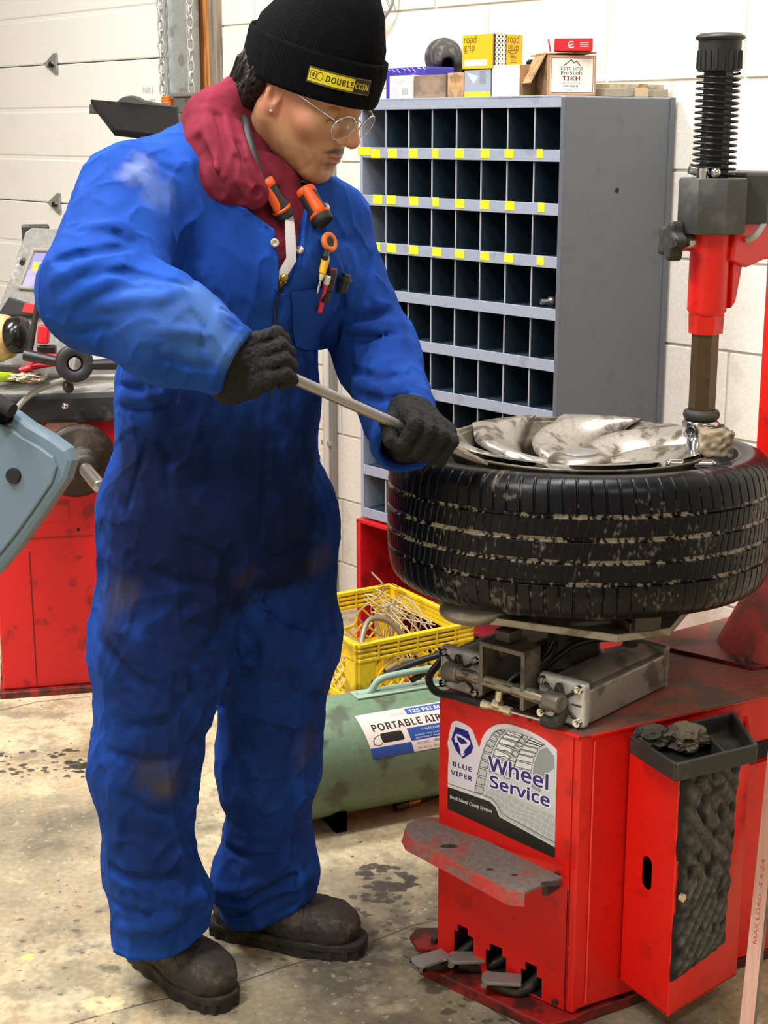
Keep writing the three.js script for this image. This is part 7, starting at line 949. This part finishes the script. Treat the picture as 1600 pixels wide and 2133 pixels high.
// ---------- green air tank ----------
{
  const dir = V(0.907, 0, -0.42).normalize(), c = V(-0.08, 0.15, -3.39), r = 0.138, p0 = c.clone().addScaledVector(dir, -0.2), L = 0.66, nn = V(-dir.z, 0, dir.x).negate(), front = V(-0.42, 0, -0.907).negate();
  const t = thing('air_tank', 'dirty green portable air tank lying on its feet behind the tyre machine', 'air tank', c.clone().addScaledVector(dir, 0.12).setY(0));
  const green = MT(grime(0x6a866a, 0x4a4a3a, 0.34, 181, 0.07), 0.5);
  const prof = []; for (let i = 0; i <= 10; i++) { const a = i / 10 * Math.PI / 2; prof.push([r * Math.sin(a), -0.06 * Math.cos(a)]); } prof.push([r + 0.0012, 0.0], [r + 0.0012, 0.006], [r, 0.008]); for (let i = 1; i < 20; i++) prof.push([r, L * i / 20]); prof.push([r, L - 0.008], [r + 0.0012, L - 0.006]); for (let i = 0; i <= 10; i++) { const a = i / 10 * Math.PI / 2; prof.push([r * Math.cos(a), L + 0.06 * Math.sin(a)]); }
  world(t, 'tank_body', boxUV(latheOn(p0, p0.clone().add(dir), prof, 72), 1), green);
  for (const f of [0.18, 0.82]) world(t, 'foot', frame(boxUV(plate(poly([[-0.1, -0.15], [0.1, -0.15], [0.1, -0.1], [0.06, -0.12], [0, -0.135], [-0.06, -0.12], [-0.1, -0.1]]), 0.03, 0.003)), p0.clone().addScaledVector(dir, L * f), front, UP, dir), M(0x2e332e, 0.6));
  // printed label wrapped on the side
  const W = 900, H = 520, tex = canvasTex(W, H, (q) => {
    q.fillStyle = '#e6ddd4'; q.fillRect(0, 0, W, H); q.fillStyle = '#c8a89c'; q.font = 'italic 62px serif'; q.fillText('Sears', 250, 84); q.fillStyle = '#3a56a8'; q.fillRect(390, 16, 510, 82); q.fillStyle = '#e8e4ee'; fitText(q, '125 PSI MAX', 412, 82, 330, 60); q.fillStyle = '#1b1716'; fitText(q, 'PORTABLE AIR TANK', 66, 228, 810, 118);
    q.fillStyle = '#24509c'; q.fillRect(330, 252, 570, 146); q.fillRect(0, 404, 326, 116); q.fillStyle = '#c8d4e8'; fitText(q, '7 GALLON CAPACITY', 440, 300, 330, 34); fitText(q, 'QUICK FILL TIRES, AIR MATTRESSES', 370, 350, 440, 22); fitText(q, 'WITHOUT ELECTRICITY', 370, 382, 330, 22);
    q.fillStyle = '#1a1718'; q.beginPath(); q.roundRect(110, 258, 176, 110, 22); q.fill(); q.strokeStyle = '#2a2622'; q.lineWidth = 7; q.beginPath(); q.moveTo(112, 270); q.quadraticCurveTo(30, 300, 44, 372); q.quadraticCurveTo(90, 400, 106, 360); q.stroke(); q.fillStyle = '#8a7a6c'; fitText(q, 'MODEL', 366, 448, 110, 36); q.fillStyle = '#544c46'; fitText(q, '106.1612', 500, 444, 170, 40); fitText(q, 'Press Register', 366, 500, 300, 36, 'normal', 'monospace');
  });
  tex.wrapS = tex.wrapT = THREE.ClampToEdgeWrapping;
  const ps = [], us = [], ix = [], q0 = 0.19, q1 = 0.475, na = 18; for (let i = 0; i <= 12; i++) for (let j = 0; j <= na; j++) { const u = i / 12, v = j / na, ang = lerp(1.03, 0.24, v) + 0.0, rr = r + 0.0009; const p = p0.clone().addScaledVector(dir, lerp(q0, q1, u) + 0.02 * (v - 0.5)).addScaledVector(front, rr * Math.cos(ang)).add(V(0, rr * Math.sin(ang), 0)); ps.push(p.x, p.y, p.z); us.push(u, 1 - v); }
  for (let i = 0; i < 12; i++) for (let j = 0; j < na; j++) { const a = i * (na + 1) + j, b = a + na + 1; ix.push(a, a + 1, b, b, a + 1, b + 1); }
  const g = new THREE.BufferGeometry(); g.setAttribute('position', new THREE.Float32BufferAttribute(ps, 3)); g.setAttribute('uv', new THREE.Float32BufferAttribute(us, 2)); g.setIndex(ix); g.computeVertexNormals(); world(t, 'printed_label', g, MT(tex, 0.5, 0, { side: THREE.DoubleSide }));
  // handle
  const hp = (s, y) => p0.clone().addScaledVector(dir, s).setY(y), top = c.y + r; world(t, 'handle', boxUV(tube([hp(0.22, top - 0.002), hp(0.25, top + 0.004), hp(0.275, top + 0.03), hp(0.31, top + 0.036), hp(0.46, top + 0.036), hp(0.49, top + 0.03), hp(0.51, top + 0.002)], 0.009, 60, 8).applyMatrix4(new THREE.Matrix4())), M(0x8fae98, 0.45)); world(t, 'handle_base', frame(boxUV(bx(0.3, 0.005, 0.05, 0.36, r + 0.001, 0, 0.002)), p0.clone(), dir, UP, front), M(0x95b09c, 0.45));
  const h = thing('air_line', 'black rubber air hose lying over the green tank and the yellow crate', 'hose', hp(0.4, top)); const ho = M(0x18191a, 0.5); world(h, 'hose', tube([hp(0.26, top + 0.012).add(V(0, 0, -0.03)), hp(0.32, top + 0.03).add(V(0, 0, -0.05)), hp(0.45, top + 0.06).add(V(0, 0, -0.03)), hp(0.62, top + 0.09).add(V(0, 0, 0.05))], 0.0085), ho); world(h, 'hose', tube([hp(0.36, top + 0.016), hp(0.46, top + 0.05), hp(0.6, top + 0.045), hp(0.7, top + 0.06)], 0.0075), ho);
}
// hose end with a brass collar on the floor
{
  const a = onH(822, 1681, 0.014), b = onH(915, 1655, 0.014), d = b.clone().sub(a).normalize(), t = thing('hose_coupling', 'grimy hose coupling with a brass collar on the floor under the air tank', 'hose coupling', a.clone().setY(0));
  world(t, 'coupler', latheOn(a, b, [[0, 0], [0.01, 0], [0.0125, 0.004], [0.0125, 0.03], [0.009, 0.034], [0, 0.034]], 8), darkSteel); world(t, 'collar', latheOn(a.clone().addScaledVector(d, 0.034), b, [[0, 0], [0.0095, 0], [0.0105, 0.003], [0.0105, 0.034], [0.008, 0.038], [0, 0.038]], 18), M(0x9a7c3c, 0.35, 0.8)); world(t, 'hose', tube([a.clone().addScaledVector(d, 0.07), a.clone().addScaledVector(d, 0.13).add(V(0, -0.003, -0.01)), b.clone().add(V(0.1, -0.004, -0.06))], 0.0085), M(0x1b1a19, 0.6));
}
// ---------- yellow crate ----------
{
  const rimY = 0.344, Fc = onH(745, 1342, rimY), Rc = onH(985, 1294, rimY), X = Rc.clone().sub(Fc).setY(0), w = X.length(); X.normalize(); const Z = V(X.z, 0, -X.x).negate().negate(), dp = 0.4, Y0 = Fc.clone().setY(0), back = V(-X.z, 0, X.x).negate();
  if (back.z > 0) back.negate();
  const t = thing('milk_crate', 'yellow plastic lattice crate full of wire between the air tank and the red base unit', 'crate', Fc.clone().addScaledVector(X, w / 2).addScaledVector(back, dp / 2).setY(0));
  const yel = MT(grime(0xe2be1e, 0x8a6a1c, 0.25, 191, 0.06), 0.5), H = rimY;
  const wall = (o, ux, len, hole) => {
    const nz = ux.clone().cross(UP), G = (g) => frame(g, o.clone().setY(0), ux, UP, nz), m = world(t, 'crate_wall', G(boxUV(merge([bx(len, 0.012, 0.016, len / 2, H - 0.006, 0, 0.003), bx(len, 0.009, 0.013, len / 2, H - 0.02, 0, 0.003), bx(len, 0.009, 0.013, len / 2, H - 0.033, 0, 0.003), bx(len, 0.01, 0.014, len / 2, H - 0.046, 0, 0.003), bx(len, 0.05, 0.004, len / 2, H - 0.026, -0.004, 0.001), bx(len, 0.02, 0.014, len / 2, H - 0.16, 0, 0.003), bx(len, 0.03, 0.014, len / 2, 0.015, 0, 0.003)]))), yel);
    for (let i = 1; i < 6; i++) world(m, 'rim_rib', G(bx(0.006, 0.048, 0.015, len * i / 6, H - 0.026, 0.001, 0.002)), yel);
    world(m, 'corner_post', G(boxUV(bx(0.05, H, 0.012, 0.026, H / 2, -0.001, 0.004))), yel); world(m, 'corner_post', G(boxUV(bx(0.05, H, 0.012, len - 0.026, H / 2, -0.001, 0.004))), yel);
    for (const [y0, y1] of [[0.02, H - 0.16], [H - 0.16, H - 0.05]]) { const bars = [], st = 0.034, hh = y1 - y0; for (let s = -hh; s < len; s += st) for (const k of [1, -1]) { let xa = s, ya = y0, xb = s + hh, yb = y1; if (xa < 0.04) { ya += 0.04 - xa; xa = 0.04; } if (xb > len - 0.04) { yb -= xb - (len - 0.04); xb = len - 0.04; } if (yb - ya < 0.01) continue; if (k < 0) { const f = ya; xa = len - xa; xb = len - xb; } if (hole && y0 > 0.1 && Math.min(xa, xb) < len * 0.68 && Math.max(xa, xb) > len * 0.36) { /* hand hole: the bars end below it */ const cut = y0 + hh * 0.52, g = (cut - ya) / (yb - ya); const xm = xa + (xb - xa) * g; if (cut - ya > 0.01) bars.push(cyl(V(xa, ya, 0), V(xm, cut, 0), 0.0032, 0.0032, 6)); } else bars.push(cyl(V(xa, ya, 0), V(xb, yb, 0), 0.0032, 0.0032, 6)); } if (bars.length) world(m, 'lattice', G(merge(bars)), yel); }
    if (hole) world(m, 'hand_hole_rim', G(tube([V(len * 0.34, H - 0.06, 0), V(len * 0.38, H - 0.098, 0), V(len * 0.44, H - 0.104, 0), V(len * 0.6, H - 0.104, 0), V(len * 0.66, H - 0.098, 0), V(len * 0.7, H - 0.06, 0)], 0.004)), yel);
  };
  wall(Y0, X, w, 1); wall(Y0.clone().addScaledVector(back, dp), X, w, 1); wall(Y0, back, dp, 1); wall(Y0.clone().addScaledVector(X, w), back, dp, 1);
  world(t, 'crate_floor', boxUV(prism([Y0, Y0.clone().addScaledVector(X, w), Y0.clone().addScaledVector(X, w).addScaledVector(back, dp), Y0.clone().addScaledVector(back, dp)].map((v) => [v.x, v.z]), 0.03, 0.036, 0.001)), yel);
  const P = (x, y, z) => Y0.clone().addScaledVector(X, w * x).addScaledVector(back, dp * z).setY(y), rr = rng(71), wm = M(0x8c8474, 0.5, 0.3), rope = thing('steel_cable', 'thick twisted steel cable looped inside the yellow crate', 'cable', P(0.5, 0.14, 0.5));
  world(rope, 'strand', tube([P(0.15, 0.16, 0.25), P(0.3, 0.27, 0.4), P(0.45, 0.325, 0.5), P(0.62, 0.31, 0.5), P(0.8, 0.22, 0.4)], 0.0075), wm); world(rope, 'strand', tube([P(0.3, 0.24, 0.1), P(0.5, 0.25, 0.15), P(0.7, 0.22, 0.2), P(0.8, 0.14, 0.3)], 0.0065), wm);
  const fz = thing('frayed_wire', 'tangle of thin frayed wires sticking out of the yellow crate', 'wire', P(0.7, 0.16, 0.6)), fm = M(0xb8ab8e, 0.6, 0.2);
  for (let i = 0; i < 16; i++) { const p = [P(0.6 + 0.25 * rr(), 0.16, 0.5 + 0.3 * rr()), P(0.6 + 0.35 * rr(), 0.26 + 0.06 * rr(), 0.45 + 0.4 * rr()), P(0.6 + 0.35 * rr(), 0.31 + 0.06 * rr(), 0.5 + 0.4 * rr()), P(0.6 + 0.35 * rr(), 0.2 + 0.12 * rr(), 0.1 + 0.7 * rr())]; world(fz, 'wire', tube(p, 0.0018, 24, 5), fm); }
  world(fz, 'wire', tube([P(0.7, 0.24, 0.7), P(0.5, 0.31, 0.72), onPlane(800, 1225, P(0.3, 0, 0.7), V(0, 0, 1)), onPlane(774, 1192, P(0.3, 0, 0.7), V(0, 0, 1))], 0.0026, 30, 5), fm);
}
// leaning painted batten at the right
{
  const a = V(0.646, 0.0, -2.43), b = V(0.812, 1.36, -2.84), d = b.clone().sub(a).normalize(), z = V(-0.5, 0, 0.87); z.addScaledVector(d, -z.dot(d)).normalize(); const x = d.clone().cross(z), L = a.distanceTo(b);
  const t = thing('wooden_batten', 'narrow pale pink wooden batten with faded red writing leaning at the right edge', 'batten', a.clone());
  const tex = label(64, 1800, (c) => { c.fillStyle = '#e0b0a0'; c.fillRect(0, 0, 64, 1800); for (let i = 0; i < 500; i++) { c.fillStyle = `rgba(${i % 2 ? '200,150,136' : '236,206,190'},.35)`; c.fillRect((i * 37) % 64, (i * 131) % 1800, 3, 40); } c.fillStyle = '#b04a44'; c.save(); c.translate(46, 1100); c.rotate(-Math.PI / 2); c.font = '30px sans-serif'; c.fillText('TORQ NUT LORRY', 0, 0); c.restore(); c.save(); c.translate(40, 1600); c.rotate(-Math.PI / 2); c.font = '24px sans-serif'; c.fillText('MAX LOAD  4 X 24', 0, 0); c.restore(); }, 0.7);
  world(t, 'stave', frame(boxUV(bx(0.026, L, 0.02, 0, L / 2 + 0.012, 0, 0.002)), a, x, d, z), MT(grime(0x77746a, 0x55534c, 0.3, 201), 0.8)); world(t, 'painted_face', frame(new THREE.BoxGeometry(0.0245, L * 0.995, 0.0008).translate(0, L / 2 + 0.012, 0.0102), a, x, d, z), tex); world(t, 'nail', frame(new THREE.SphereGeometry(0.004, 10, 8).translate(0.013, 0.3, 0.004), a, x, d, z), chrome);
}
renderer.render(scene, camera);
